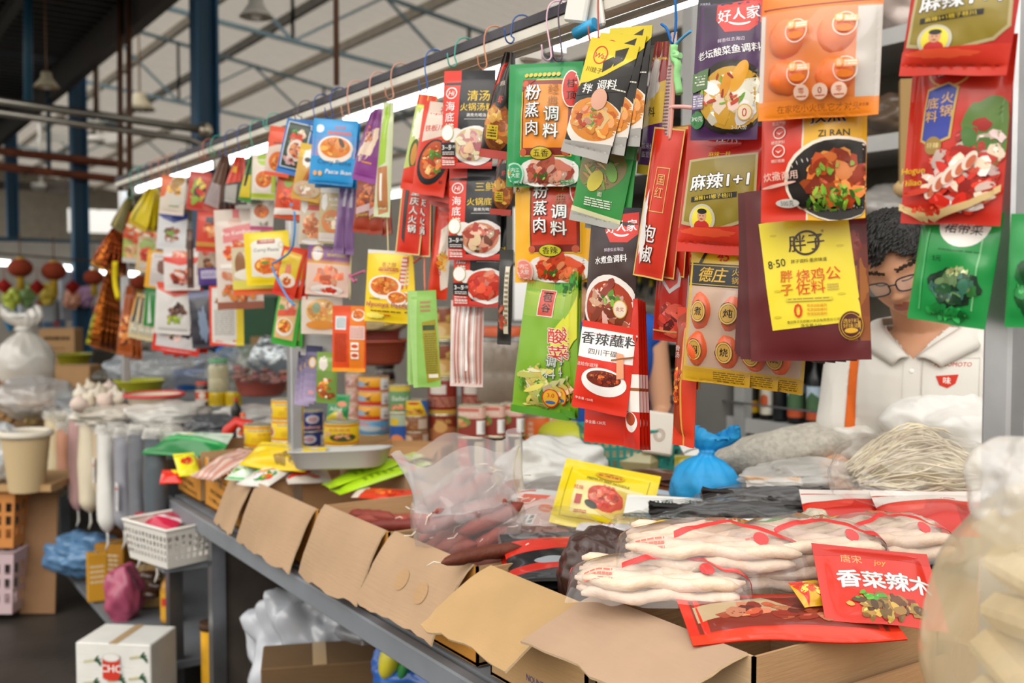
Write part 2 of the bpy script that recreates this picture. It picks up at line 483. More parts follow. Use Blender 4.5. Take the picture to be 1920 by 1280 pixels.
# ---------------------------------------------------------------- packets
def packet_surface(w, h, t, kind='pillow', wav=.016, curl=0., pinch=1., twist=0., seed=0, edge=.08, lump=.15, tilt=0.):
    rs = np.random.RandomState(seed); ph = rs.uniform(0, 6, 4)
    def shape(u, v, side):
        ev = edge * .5 if kind == 'pouch' else edge
        eu = edge if kind == 'pouch' else 0.012
        su = np.clip((u - eu) / (1 - 2 * eu), 0, 1); sv = np.clip((v - ev * 1.6) / (1 - ev * 2.6), 0, 1)
        bulge = np.sin(PI * su) ** .55 * np.sin(PI * sv) ** .5
        Pn = np.stack([u * 3, v * 4, np.zeros_like(u) + seed], -1)
        bulge = bulge * (1 + lump * noise(Pn, .8, seed) * 1.7 + lump * .5 * noise(Pn, 2.0, seed + 3) + lump * .5 * crease(Pn, seed + 1, 5, .55))
        k = pinch + (1 - pinch) * np.clip(v / .75, 0, 1) ** .8
        x = (u - .5) * w * k; z = -v * h
        y = (-t * bulge if side > 0 else t * .55 * bulge)
        y = y + curl * ((u - .5) * 2) ** 2 * .5 * w + wav * np.clip(v - .45, 0, 1) ** 1.5 * np.sin(u * 7 + ph[0]) * w * 1.5 + wav * .6 * np.clip(.3 - v, 0, 1) * np.sin(u * 6 + ph[1]) * w
        y = y + (1 - pinch) * .12 * w * np.sin(u * 15) * (1 - np.clip(v / .6, 0, 1))
        y = y - tilt * v * h
        z = z + wav * .25 * np.sin(u * 9 + ph[2]) * w * np.clip(v - .9, 0, 1) * 8
        if twist:
            a = twist * v; x, y = x * np.cos(a) - y * np.sin(a), x * np.sin(a) + y * np.cos(a)
        return np.stack([x, y, z], -1)
    f = lambda u, v: shape(u, v, 1); bk = lambda u, v: shape(u, v, -1)
    return f, bk
def make_packet(name, d, w, h, t=.012, film='film', back='film', nu=None, nv=None, **kw):
    nu = nu or max(14, min(44, int(w / .005))); nv = nv or max(18, min(60, int(h / .0055)))
    f, bk = packet_surface(w, h, t, **kw)
    u, v = np.meshgrid(np.linspace(0, 1, nu), np.linspace(0, 1, nv))
    b = B(film); b.col = d.bg; G = f(u, v); b.grid(G, flip=True)
    b.m(back); b.col = d.back; b.grid(bk(u, v) + np.array([0, .0006, 0]), flip=False)
    b.m(film); emit_print(b, d, f, w, h)
    return b
# ---------------------------------------------------------------- hall: floor, roofs, columns
def rail_z(): return atY(875, 76, 1.13).z
b = B('floor_wet', '38332e'); b.box((-14, 4, -.05), (60, 30, .1)); struct(b.build('floor'), 'dark worn concrete market floor')
# high corrugated roof sloping down towards the back of the stall
def roof_sheet(name, x0, x1, y0, y1, z0, z1, col, m, pitch=.25, amp=.02):
    ny = 2; n = int((x1 - x0) / pitch) * 4; b = B(m, col)
    xs = np.linspace(x0, x1, n); P = np.zeros((2, n, 3))
    for j, (y, z) in enumerate(((y0, z0), (y1, z1))):
        P[j, :, 0] = xs; P[j, :, 1] = y; P[j, :, 2] = z + amp * np.sign(np.sin((xs - x0) / pitch * 2 * PI)) * .5
    b.grid(P, smooth=False); return b.build(name)
struct(roof_sheet('ceiling', -46, -1.2, 2.3, 16, 6.3, 3.9, 'd0c8bc', 'roof_sheet'), 'pale corrugated roof over the stalls')
struct(roof_sheet('ceiling_aisle', -46, -2.4, -1.2, 2.3, 4.08, 4.0, '4a4c4e', 'steel', .2, .03), 'dark corrugated roof over the aisle')
def zr(y): return 6.3 - (y - 2.3) * 2.4 / 13.7
for i, y in enumerate((2.9, 3.9, 4.9, 5.9, 7.0, 8.2, 9.6, 11.2, 13.0)):
    b = B('paint', 'bcb3a4' if i % 3 else '6c6a62'); b.box((-23.5, y, zr(y) - .09), (45, .07, .14)); struct(b.build('roof_beam'), 'purlin under the pale roof')
for y in (-.6, .4, 1.4):
    b = B('paint', '34352f'); b.box((-24, y, 3.93), (43, .07, .12)); struct(b.build('roof_beam'), 'dark purlin under the aisle roof')
b = B('paint', '1f5878'); b.box((-24, 2.32, 3.92), (44, .08, .30)); b.c('3a3632').box((-24, 2.24, 3.86), (44, .10, .34)); struct(b.build('roof_beam'), 'blue edge beam of the dark aisle roof')
for i, x in enumerate((-7.87, -12.55, -17.6, -23.)):
    b = B('paint', '1c5276'); y = 2.42
    b.box((x, y - .075, 3.2), (.17, .02, 6.4)); b.box((x, y + .075, 3.2), (.17, .02, 6.4)); b.c('174663').box((x, y, 3.2), (.02, .14, 6.4)); b.c('1c5276').box((x, y, .02), (.3, .3, .03))
    struct(b.build('steel_column'), 'blue steel column of the market hall')
def truss(x, y0, y1, z0, z1, dep, col='8aa6b2'):
    b = B('paint', col); n = 9; T = [Vector((x, y0 + (y1 - y0) * i / n, z0 + (z1 - z0) * i / n)) for i in range(n + 1)]
    U = [p - Vector((0, 0, dep * (1 - .55 * i / n))) for i, p in enumerate(T)]
    b.bar(T[0], T[-1], .05); b.bar(U[0], U[-1], .05)
    for i in range(n): b.bar(T[i], U[i + 1] if i % 2 else U[i], .035); b.bar(U[i], T[i + 1] if i % 2 == 0 else U[i], .035) if i % 2 == 0 else b.bar(U[i + 1], T[i + 1], .035)
    return struct(b.build('roof_beam'), 'pale blue roof truss')
for x in (-4.2, -7.87, -12.55, -17.6, -26): truss(x, 2.4, 14, zr(2.4) - .25, zr(14) - .2, 1.1)
for x in (-17.6, -23): 
    b = B('paint', '1c4a68'); b.bar((x, -1.2, 3.4), (x, 2.4, 3.4), .09); struct(b.build('roof_beam'), 'blue tie beam under the aisle roof')
# rods and pipes
k = 0
for px, y0, y1, X, w, lb in ((243, 60, 372, -9, .05, 'thick brown rod hanging from the roof, nearest the blue column'), (226, 66, 362, -9.4, .05, 'thick brown rod hanging from the roof, just left of another'), (180, 100, 215, -11, .05, 'thin pale brown rod hanging beyond the second blue column'),
                         (631, -20, 160, -4.6, .028, 'rusty rod hanging above the stall rail'), (53, -20, 205, -9, .07, 'blue strut hanging under the dark aisle roof'), (92, 215, 330, -13, .05, 'pale rod between the two far blue columns')):
    a = atX(px, y0, X); c = atX(px, y1, X); a.z = zr(a.y) if a.y > 2.45 else 4.02; b = B('paint', '6a4a38' if 'brown' in lb or 'rusty' in lb else ('2a5a74' if 'blue' in lb else 'b0a490')); b.tube([a, c], w / 2, 8)
    tag(b.build('hanging_rod'), lb, 'rod')
a = atX(-40, 184, -7.55); c = atX(384, 244, -7.55); b = B('steel', '8c8880'); b.tube([a, c], .028, 10); b.tube([a - Vector((0, 0, .075)), c + Vector((0, -.12, -.075)), c + Vector((0, -.03, -.1)), c + Vector((0, 0, -.16)), c + Vector((0, 0, -.6))], .024, 10)
b.c('c8bca8').ball(c, .055, 12, 8); tag(b.build('conduit_pipe'), 'pair of grey conduit pipes running to the nearest blue column', 'pipe')
for yy, X, lb in ((293, -12.4, 'upper of the two rusty red pipes at the second blue column'), (322, -12.4, 'lower of the two rusty red pipes at the second blue column')):
    a = atX(-20, yy - 12, X); c = atX(236, yy + 16, X); b = B('rusty', '7a4430'); b.tube([a, c], .045, 8); tag(b.build('conduit_pipe'), lb, 'pipe')
b = B('paint', '26485c'); b.bar(atX(-10, 452, -16), atX(232, 462, -16), .12); tag(b.build('cross_beam'), 'dark blue beam crossing above the far lanterns', 'beam', kind='thing')
# hanging lamps and fans of the hall
def bell_lamp(px, py, X, s, lb, shade='d8cdb0', cord=2.):
    c = atX(px, py, X); t = thing('pendant_lamp', lb, 'lamp', c); cord = (zr(c.y) if c.y > 2.45 else 4.02) - c.z
    b = B('paint', shade); b.lathe([(.001, .02), (.08 * s, .02), (.09 * s, -.05 * s), (.14 * s, -.12 * s), (.2 * s, -.2 * s), (.19 * s, -.2 * s), (.1 * s, -.1 * s)], n=20); b.build('lamp_shade', t)
    b = B('matte', '9a7a5a'); b.tube([(0, 0, 0), (0, 0, cord)], .012 * s, 6); b.build('cord', t)
    b = B('plastic', 'f0ede4'); b.ball((0, 0, -.17 * s), .07 * s, 12, 8); b.build('bulb', t)
bell_lamp(87, 140, -9.2, .5, 'cream bell lamp hanging under the dark aisle roof', cord=.5)
bell_lamp(480, 0, -6, .5, 'silver bell lamp at the top edge of the photo', 'c8c4bc', .6)
bell_lamp(262, 178, -13, .9, 'tall pale bell lamp hanging from the pale roof', 'c8bca0', 1.6)
for px, py, X, lb in ((185, 262, -16, 'white ceiling fan far behind the second blue column'), (77, 350, -18, 'dark ceiling fan far back under the aisle roof')):
    c = atX(px, py, X); t = thing('ceiling_fan', lb, 'fan', c); b = B('plastic', 'd0ccc4'); b.lathe([(.001, .06), (.14, .05), (.16, -.03), (.001, -.07)], n=18); b.tube([(0, 0, .05), (0, 0, 1.0)], .03, 8); b.build('motor', t)
    for q in range(3):
        b = B('plastic', 'c8c4bc' if 'white' in lb else '4a3c34'); a = q * 2 * PI / 3 + .4; b.bar((.12 * math.cos(a), .12 * math.sin(a), 0), (.75 * math.cos(a), .75 * math.sin(a), 0), .015, .13); b.build('blade', t)

# ---------------------------------------------------------------- the stall: rail, posts, lamps, counter
Z = rail_z()
b = B('rusty', '57545a'); x0 = -5.06; x1 = 1.2; L = x1 - x0; xm = (x0 + x1) / 2
b.box((xm, 1.13 + .03, Z - .009), (L, .06, .018)); b.m('paint').c('e2dccf').box((xm, 1.152, Z - .030), (L, .04, .022), bev=.003); b.c('b8b2a6').box((xm, 1.175, Z - .046), (L, .006, .012))
tag(b.build('hanging_rail'), 'long grey and white steel rail over the stall front, carrying the wire hooks', 'rail')
for px, lb in ((1869, 'nearest shiny square steel post at the right'), (538, 'middle square steel post behind the fanned red packets'), (224, 'farthest square steel post at the end of the rail')):
    p = atY(px, 500, 1.145); b = B('steel', 'd0d0d2'); b.box((p.x, 1.165, (Z - .055 + .76) / 2), (.036, .036, Z - .76 - .056), bev=.004); b.c('b0b0b4').box((p.x, 1.165, .765), (.07, .07, .006)); tag(b.build('steel_post'), lb, 'post')
def tube_lamp(px0, px1, Y, z, lb):
    a = atY(px0, 300, Y).x; c = atY(px1, 300, Y).x; L = c - a
    t = thing('fluorescent_lamp', lb, 'lamp', (a, Y, z))
    b = B('tube_light', 'ffffff'); b.tube([(.03, 0, 0), (L - .03, 0, 0)], .014, 12); b.build('tube', t)
    b = B('paint', 'd8d4cc'); b.box((L / 2, .035, .03), (L + .04, .05, .03), bev=.004); b.build('batten', t)
    for q in ((.2, .8) if Y < 2 else ()): b = B('paint', 'c8c4bc'); b.box((L * q, -.035, .038), (.03, .11, .006)); b.build('bracket', t)
    for x in (.012, L - .012): b = B('plastic', 'e4e2dc'); b.box((x, .008, .006), (.028, .04, .055), bev=.004); b.build('socket', t)
zt = Z - .02
tube_lamp(256, 408, 1.25, zt - .02, 'farthest lit tube lamp, at the far end of the rail')
tube_lamp(424, 525, 1.25, zt - .02, 'lit tube lamp second from the far end of the rail')
tube_lamp(644, 965, 1.25, zt - .02, 'lit tube lamp above the black hotpot packets')
tube_lamp(1030, 1560, 1.25, zt - .0, 'nearest lit tube lamp, behind the yellow and black noodle packets')
tube_lamp(640, 780, 2.5, 2.0, 'lit tube lamp deeper inside the stall, over the back shelf')
# bulldog clip on the rail
p = rail_top(1110); t = thing('lamp_clip', 'white plastic clip with blue band on the rail beside the nearest lamp', 'clip', (p.x, 1.10, Z - .03), 0.2)
b = B('plastic', 'e8e6de'); b.box((0, 0, .01), (.05, .012, .075), Matrix.Rotation(.25, 3, 'Y'), bev=.004); b.box((.012, .018, .0), (.05, .012, .085), Matrix.Rotation(-.2, 3, 'Y'), bev=.004); b.c('2a2826').tube([(-.008, -.007, .034), (-.008, .0, .034)], .009, 12); b.build('clip_body', t)
b = B('plastic', '2a9acc'); b.tube([(-.01, .004, -.045), (.035, .004, -.035)], .011, 12); b.build('band', t)
# counter with grey steel edge
ct = thing('steel_counter', 'long grey steel counter carrying the row of cardboard boxes', 'counter', (0, 0, 0))
b = B('paint', '8a8d92'); b.box((-2.95, 1.61, .745), (1.70, 1.14, .03)); b.box((-.5, 1.45, .745), (3.2, .82, .03)); b.build('counter_top', ct)
b = B('paint', '7c8086'); b.box((-1.35, 1.01, .735), (4.9, .03, .055), bev=.004); b.build('front_edge', ct)
for x, y in ((-3.36, 1.05), (-3.36, 2.1), (1.0, 1.05), (1.0, 1.8)): b = B('steel', '9a9da2'); b.box((x, y, .36), (.045, .045, .72)); b.build('leg', ct)
b = B('rusty', '4a423c'); b.box((-1.2, 1.83, .37), (4.4, .03, .72)); b.build('back_panel', ct)
b = B('rusty', '4a423c'); b.box((-3.36, 1.55, .40), (.012, 1.0, .66)); b.build('end_panel', ct)
# far table with a lower shelf
ft = thing('steel_table', 'grey steel table at the far end, hung with long grain bags', 'table', (0, 0, 0))
b = B('paint', '8a8d92'); b.box((-4.95, 1.62, .90), (2.25, 1.2, .03)); b.build('table_top', ft)
b = B('paint', '74787e'); b.box((-4.95, 1.42, .12), (2.25, .95, .025)); b.c('86898e').box((-4.95, 1.02, .53), (2.25, .03, .05)); b.build('lower_shelf', ft)
for x, y in ((-3.87, 1.05), (-6.02, 1.05), (-3.87, 2.1), (-6.02, 2.1)): b = B('steel', '8c9096'); b.box((x, y, .442), (.05, .05, .885)); b.build('leg', ft)

# ---------------------------------------------------------------- back shelving
SY = 2.75
sh = thing('shelf_unit', 'grey steel shelving along the back of the stall', 'shelf', (0, 0, 0))
b = B('rusty', '6b655a'); b.box((-2.0, SY + .42, 1.3), (5.2, .03, 2.6)); b.build('back_panel', sh)
BOARD = (.66, 1.03, 1.345, 1.66, 1.97, 2.29)
for z in BOARD: b = B('paint', '9a9a98'); b.box((-1.065, SY + .2, z - .015), (3.33, .42, .03)); b.c('b4b4b2').box((-1.065, SY - .005, z - .012), (3.33, .012, .05)); b.c('9a9a98').box((-3.67, SY + .11, z - .015), (1.86, .6, .03)); b.c('b4b4b2').box((-3.67, SY - .195, z - .012), (1.86, .012, .05)); b.build('shelf_board', sh)
b = B('paint', '7c7a76'); b.box((-2.74, SY + .12, 1.25), (.02, .62, 2.5)); b.c('a8a8a6').box((-2.735, SY - .2, 1.25), (.05, .03, 2.5)); b.build('end_panel', sh)
for x in (-4.55, -2.66, -1.2, .0, .6): b = B('paint', 'a0a09e'); b.box((x, SY, 1.3), (.05, .04, 2.6)); b.build('upright', sh)
for z in (1.10, .74): b = B('steel', 'a8a8aa'); b.tube([(-4.5, SY - .03, z), (.6, SY - .03, z)], .004, 6); b.build('guard_wire', sh)
# ---------------------------------------------------------------- hanging packets along the rail
RY = 1.13
ORD = ['front', 'second', 'third', 'fourth', 'fifth', 'sixth', 'seventh', 'eighth', 'ninth', 'tenth']
def hang(d, x, y, w, h, label, name='seasoning_packet', cat='packet', turn=24, roll=0., dy=0., t=.010, n=1, step=(5, 2, .014, 3, 0), film='film', back='film', group=None, asp=None, cosmin=.42, **kw):
    """x, y: middle of the packet's top edge in the photograph; w, h: how large it shows; n packets one behind another."""
    a = math.radians(roll)
    p0 = atY(x, y, RY + dy); Fd = depth(p0); ct = max(cosmin, math.cos(math.radians(turn)))
    W = w * Fd / F_PX / ct; H = h * Fd / F_PX
    b = make_packet(name, d, W, H, t * H / .2, film, back, **kw)
    first = None
    for i in range(n):
        tu = math.radians(turn + i * step[3]); ro = math.radians(roll + i * step[4])
        cx = x + i * step[0] + h / 2 * math.sin(ro); cy = y + i * step[1]
        p = atY(cx, cy, RY + dy + i * step[2])
        c = CAM - p; c.z = 0; c.normalize(); lft = Vector((c.y, -c.x, 0))
        if lft.dot(RIGHT) > 0: lft = -lft
        nn = c * math.cos(tu) + lft * math.sin(tu)
        yaw = math.atan2(nn.x, -nn.y)
        R = Matrix.Rotation(yaw, 3, 'Z') @ Matrix.Rotation(ro, 3, 'Y')
        if first is None:
            o = b.build(name); first = o
        else:
            o = first.copy(); COL.objects.link(o)
        o.matrix_world = Matrix.Translation(p) @ R.to_4x4()
        lb = label.replace('{o}', ORD[i]); 
        tag(o, lb, cat, group)
    return first
def hook(x, yb, col, label, dy=-.012, xt=None):
    xt = x if xt is None else xt
    b = B('plastic', col)
    bot = atY(x, yb, RY + dy); k = rail_top(xt); top = Vector((k.x, k.y, k.z))
    r = .0016
    back = .04
    pts = [top + Vector((0, back, -.03)), top + Vector((0, back, .004)), top + Vector((0, back - .008, .010)), top + Vector((0, back * .45, .015)), top + Vector((0, .0, .010)), top + Vector((0, -.010, -.004))]
    s = top + Vector((0, -.012, -.03)); L = (s.z - bot.z)
    for q in (.0, .35, .7, 1.0): pts.append(s.lerp(bot + Vector((0, 0, .012)), q))
    a = bot + Vector((0, 0, .012))
    for th in (30, 70, 110, 150, 180): pts.append(a + Vector((0, -.010 + .010 * math.cos(math.radians(th)), -.011 * math.sin(math.radians(th)))))
    pts.append(pts[-1] + Vector((0, -.002, .016)))
    # smooth the polyline
    P = np.array([tuple(p) for p in pts]); Q = [P[0]]
    for i in range(len(P) - 1): Q += [P[i] * .75 + P[i + 1] * .25, P[i] * .25 + P[i + 1] * .75]
    Q.append(P[-1])
    b.tube(Q, r, 6)
    return tag(b.build('wire_hook'), label, 'hook', 'wire hooks on the rail')


MEAT = 'c08c70 a86a50 d8a88c 8c4c38 e0b8a0'
CHILI = 'c8301a e0521c 9a2412 ee8436 d84020'
CURRY = 'd8701e e8903a c05a14 f0a850 b84a12'
PALE = 'd8c0a0 e8d8c0 c8a888 d0a090 b89070'
GREEN = '5a8a28 7aa838 3a6a20 98b850'
BROWN = '6a4024 8a5a30 4a2c18 a8784a'

# --- designs ------------------------------------------------------------------
def d_hotpot(title, sub, pal, soup, two=False):
    d = D(96, 182, '17161a'); d.r(0, 0, 33, 182, 'dc3420'); d.grad(0, 168, 96, 182, 'dc3420', 'b02418', 3)
    if two: d.t(two, 68, 40, 19, 'e8c020', bold=.03)
    else: d.t(title, 68, 48, 21, 'e8c020', bold=.03)
    d.t(sub, 66, 69, 15.5, 'e8c020', bold=.03); d.t('涮煮先喝汤', 66, 84, 7, 'e8e4e0', bold=.03); d.r(45, 91, 88, 91.8, 'd8d4d0')
    d.ring(17, 42, 11, 11, 2, 'f4f0ea'); d.t('Hi', 17, 42, 13, 'f4f0ea', sh=.2, bold=.03)
    d.t('海底捞', 16, 67, 19, 'f6f2ee', vert=True, bold=.03)
    d.e(64, 140, 40, 36, 'ece6e0', irr=.02); d.e(30, 122, 16, 14, 'ece6e0'); d.e(60, 138, 33, 29, soup); d.food(60, 138, 34, 29, pal, 46, .34)
    d.e(14, 116, 12, 15, 'd8c860'); d.e(14, 116, 11, 14, 'f4f0ec');
    d.r(2, 134, 30, 158, '1c1a1e'); d.t('3~5', 13, 143, 12, 'f4f0ea', bold=.03); d.t('人份', 25, 142, 6, 'f4f0ea'); d.lines(5, 151, 28, 158, 2, 'd8d0c8'); d.lines(4, 161, 28, 178, 4, 'f0d8d0')
    return d
d1 = d_hotpot('清汤', '火锅汤料', 'd8a8a0 e8d0b0 c88890 f0e0c0 e0c0a0 b87078', 'd8c090')
hang(d1, 877, 132, 96, 182, 'black and red clear-broth hotpot packet with white and pink food bowl, topmost of three', turn=22, roll=2.5, dy=-.03, seed=2)
d2 = d_hotpot('', '火锅底料', 'c06858 d89080 e8b8a8 b04a3a d8c0a0 70402c', 'd08868', two='三鲜')
hang(d2, 890, 312, 98, 175, 'black and red hotpot base packet with mushrooms and sliced meat, middle of three', turn=22, roll=1, dy=-.005, seed=3)
d3 = d_hotpot('', '火锅底料', 'd84430 e86a50 c03020 f09078 e05a40', 'd04028', two='番茄')
hang(d3, 899, 405, 98, 170, 'black and red hotpot base packet with red tomato soup bowl, lowest of three', turn=22, roll=1, dy=.012, seed=4)

def d_steam(main, side, meat, mid, badge, mcol):
    d = D(146, 232, main); d.r(32, 32, 130, 176, '7e2418'); d.r(37, 42, 122, 160, mid); d.frame(32, 32, 130, 176, 2.2, 'e0b848')
    d.p([(32, 32), (60, 32), (44, 44), (32, 56)], '8e2c1c'); d.e(38, 40, 6, 6, 'c05838'); d.e(38, 168, 7, 7, 'c05838'); d.e(120, 168, 7, 7, 'c05838')
    for k in range(8): d.e(38 + 9 * k, 24, 4, 4, 'c8b040')
    d.t('粉蒸肉', 56, 58, 30, 'f4f2ee', vert=True, bold=.045, out='1a1412', ow=.035)
    d.t('经典', 94, 52, 21, '8a5a1c', vert=True, bold=.02); d.t('调料', 92, 98, 29, 'f4f2ee', vert=True, bold=.045, out='1a4a38', ow=.035)
    d.e(126, 52, 17, 34, 'f0ead8'); d.e(126, 52, 15, 32, 'c8281c'); d.t('桂', 126, 42, 17, '18100e', bold=.05); d.t('顶', 126, 64, 17, '18100e', bold=.05)
    d.e(90, 206, 62, 30, 'ece8e0', irr=.03); d.food(90, 204, 58, 28, meat, 60, .42); d.food(84, 206, 50, 22, GREEN, 6, .2)
    d.e(76, 170, 21, 12, '1e1a14'); d.e(76, 170, 19.5, 10.5, mcol); d.t(badge, 76, 170, 14, '20180e', bold=.03)
    d.e(24, 206, 18, 20, 'b8e0c8' if main != 'f0b020' else 'f0b8a8'); d.e(24, 206, 15, 17, '3aa06a' if main != 'f0b020' else 'e88878'); d.t('内江', 25, 200, 9, 'f0f4ee'); d.t('大厨', 25, 210, 9, 'f0f4ee'); d.e(12, 206, 4, 4, 'e88830')
    d.r(112, 218, 138, 225, '58a060' if main != 'f0b020' else 'c87820'); d.lines(114, 219, 136, 225, 2, 'f0f0e0')
    return d
ds1 = d_steam('1f8f4a', '', 'c87860 b05a48 d89880 a04838 e0b0a0', 'e88a1c', '五香', 'c8b020')
hang(ds1, 1020, 118, 138, 230, 'green steamed-pork rice-flour packet with orange centre and five-spice badge', turn=20, roll=2, dy=-.045, kind='pouch', seed=5, lump=.25, t=.014)
ds2 = d_steam('f0b020', '', 'd8562e c8441e e87848 b83818 f09868', 'c83a1c', '香辣', 'c8c020')
ds2.t('8', 14, 52, 15, '5a3a18', ang=-20)
hang(ds2, 1036, 303, 142, 226, 'yellow and red steamed-pork rice-flour packet hanging under the green one', turn=20, roll=0, dy=-.02, kind='pouch', seed=6, lump=.25, t=.014)

def d_noodle():
    d = D(104, 242, '221c18'); d.p([(0, 0), (104, 0), (104, 24), (52, 70), (0, 104)], 'e0c81c'); d.p([(40, 44), (70, 20), (60, 52), (44, 66)], '2a2418'); d.p([(58, 18), (84, 6), (80, 34), (64, 50)], '2a2418')
    d.ring(30, 32, 15, 19, 2.5, 'c83818'); d.t('Wa!', 30, 33, 15, 'c83818', sh=.25, bold=.03); d.t('川娃子', 26, 64, 12, '7a5a14', bold=.02)
    d.p([(6, 96), (60, 76), (104, 58), (104, 92), (58, 106), (0, 124)], '1a1614'); d.t('调料', 62, 88, 21, 'f0ece4', bold=.05, ang=-14, sh=.2); d.lines(74, 92, 102, 98, 1, 'd8d0c0'); d.t('拌', 24, 104, 22, 'f0ece4', bold=.05)
    d.e(56, 172, 62, 54, 'ece2d6', irr=.01); d.e(54, 162, 54, 44, 'd8862e'); d.food(54, 160, 52, 42, 'd8862e e8a858 c86a20 e0b878 d89858', 40, .3); d.food(44, 158, 38, 26, 'c86038 d89070 6a8a38 a83c20', 22, .28)
    d.e(56, 120, 16, 22, 'd8a088'); d.p([(0, 216), (104, 204), (104, 242), (0, 242)], 'a8a49e')
    return d
dn = d_noodle()
hang(dn, 1122, 78, 92, 216, 'yellow and black noodle sauce packet with soup bowl, {o} of three clipped under the lamp', turn=26, roll=17, dy=-.085, n=3, step=(24, -14, .010, 7, -5), t=.007, seed=7, wav=.02)
def d_gnoodle():
    d = D(100, 170, '2f8c3c'); d.p([(0, 0), (100, 0), (100, 30), (0, 44)], '6aa868'); d.e(46, 60, 48, 40, '8a7a4a', rot=-.6); d.food(46, 62, 44, 34, 'b89a5a a88848 6a8a3a c8b070 7a5a30', 44, .34, asp=.2, rot=-.6)
    d.e(38, 84, 14, 22, 'd8c848', rot=.3); d.e(66, 62, 10, 20, '78b040', rot=-.4); d.t('面', 52, 108, 10, 'e8e4c8'); d.lines(24, 118, 78, 136, 4, 'e8e8d8'); d.p([(0, 140), (100, 150), (100, 158), (0, 150)], 'd8d4a8'); d.p([(0, 150), (100, 158), (100, 170), (0, 170)], 'a8a8a0')
    return d
hang(d_gnoodle(), 1128, 262, 96, 160, 'green noodle packet with silver bottom edge, {o} of two below the yellow noodle packets', turn=30, roll=13, dy=-.055, n=2, step=(16, 8, .012, 12, -6), t=.006, seed=8)
hang(D(50, 150, '1f6a2c').lines(20, 10, 30, 60, 3, 'd8e8c8'), 1180, 185, 14, 150, 'green packet seen nearly edge-on behind the noodle packets', turn=62, roll=2, dy=-.02, t=.006, seed=9)

def d_fish(bg0, bg1, title):
    d = D(124, 262, bg1); d.grad(0, 0, 124, 110, '26242e', bg1, 8)
    d.p([(38, 18), (118, 8), (121, 50), (100, 68), (58, 70), (40, 48)], 'd0342a'); d.t('好人家', 79, 38, 25, 'f6f0ee', bold=.05, ang=-7); d.e(82, 50, 20, 8, 'f6f0ee', a0=10, a1=170); d.e(82, 47, 20, 7, 'd0342a', a0=0, a1=180)
    d.t('鲜香似去海边', 70, 84, 8, 'd8c8d8', ang=-6); d.t(title, 64, 104, 16.5 if len(title) > 6 else 16, 'f6f2f0', bold=.055, ang=-8)
    return d
df = d_fish('', '452050', '老坛酸菜鱼调料'); df.t('天味食品', 14, 14, 5, 'c8c8d0')
df.e(74, 186, 70, 66, '2a221c'); df.e(76, 188, 60, 56, 'c89a30'); df.food(76, 190, 58, 54, 'e8dcc8 f0e8dc d8b870 c89a30 e0d0b0', 26, .34); df.e(88, 150, 12, 30, 'e0a020', rot=.35); df.e(66, 165, 8, 24, 'd89018', rot=.2); df.food(60, 180, 46, 40, 'a8281c 6a9a30 c84028 78a83a', 12, .2, asp=.3)
df.e(100, 214, 12, 15, 'e0b050'); df.e(100, 214, 10.5, 13, 'f0e0c0'); df.t('0', 100, 214, 22, 'c8281c', sx=.8)
df.p([(0, 142), (34, 134), (32, 170), (0, 176)], '58784a'); df.lines(4, 146, 28, 166, 4, 'e8e8d8'); df.r(2, 180, 26, 206, '8a7aa0'); df.lines(3, 182, 26, 204, 5, 'e0e0d8'); df.e(14, 226, 14, 16, '3a7a44'); df.t('300克', 14, 224, 10, 'f0f0e8'); df.t('2-3人份', 92, 240, 8, 'f0ece0')
hang(df, 1365, -10, 124, 268, 'purple pickled-vegetable fish packet with white fish pieces in yellow soup', turn=16, roll=3, dy=-.06, seed=11, t=.013, kind='pouch')
df2 = d_fish('', '3a2420', '水煮鱼调料'); df2.e(66, 196, 66, 62, 'ece4dc'); df2.e(66, 200, 58, 54, 'a83a1c'); df2.food(66, 198, 56, 50, 'd8a890 e8c0a8 b86a4c 6a3020 d8b8a0 8a3c28', 44, .36, asp=.35, rot=.9); df2.food(70, 180, 28, 18, GREEN, 8, .4); df2.e(96, 200, 15, 18, 'e8b860'); df2.e(96, 200, 13, 16, 'f0e0c8'); df2.t('金奖', 96, 200, 9, 'b83018'); df2.t('4000', 92, 238, 12, 'e8c8a0', sh=.2)
hang(df2, 1146, 388, 92, 246, 'narrow tall dark brown boiled-fish packet with round food bowl, mid-stall', turn=34, roll=5, dy=-.05, seed=12, t=.010, wav=.02)

def d_dip():
    d = D(104, 190, 'd8301c'); d.r(0, 0, 104, 78, 'f2eeea'); d.r(0, 0, 104, 14, 'd8301c'); d.t('香辣蘸料', 56, 34, 27, '1a1412', bold=.07, ang=-3); d.t('四川干碟', 48, 62, 14, '4a2a22', bold=.02, ang=-2)
    d.t('送给你滋味', 22, 92, 9, 'f4d8d0', ang=-4); d.e(56, 124, 42, 30, 'f2eeea', rot=.1); d.e(56, 118, 38, 22, 'f2eeea', rot=.1); d.e(56, 116, 32, 17, '7a2a14'); d.food(56, 116, 32, 17, 'a83818 7a2414 c05020 5a1c10 d06828', 60, .22)
    d.p([(74, 56), (86, 58), (92, 108), (80, 112)], 'e8a078'); d.p([(66, 72), (104, 58), (104, 62), (66, 76)], '9a5a28'); d.t('净含量 120克', 24, 166, 6, 'f4e0d8')
    return d
dd = d_dip()
hang(dd, 1133, 608, 104, 166, 'red and white chili-dip packet with brush lettering and bowl of chili', turn=22, roll=8, dy=-.065, seed=13, t=.013, wav=.02)
ddl = D(104, 120, 'd8301c'); ddl.e(46, 30, 36, 24, 'f2eeea'); ddl.e(46, 26, 30, 16, '7a2a14'); ddl.food(46, 26, 30, 15, 'a83818 7a2414 c05020 d06828', 40, .24); ddl.t('净含量:120克', 26, 76, 8, 'f4e0d8')
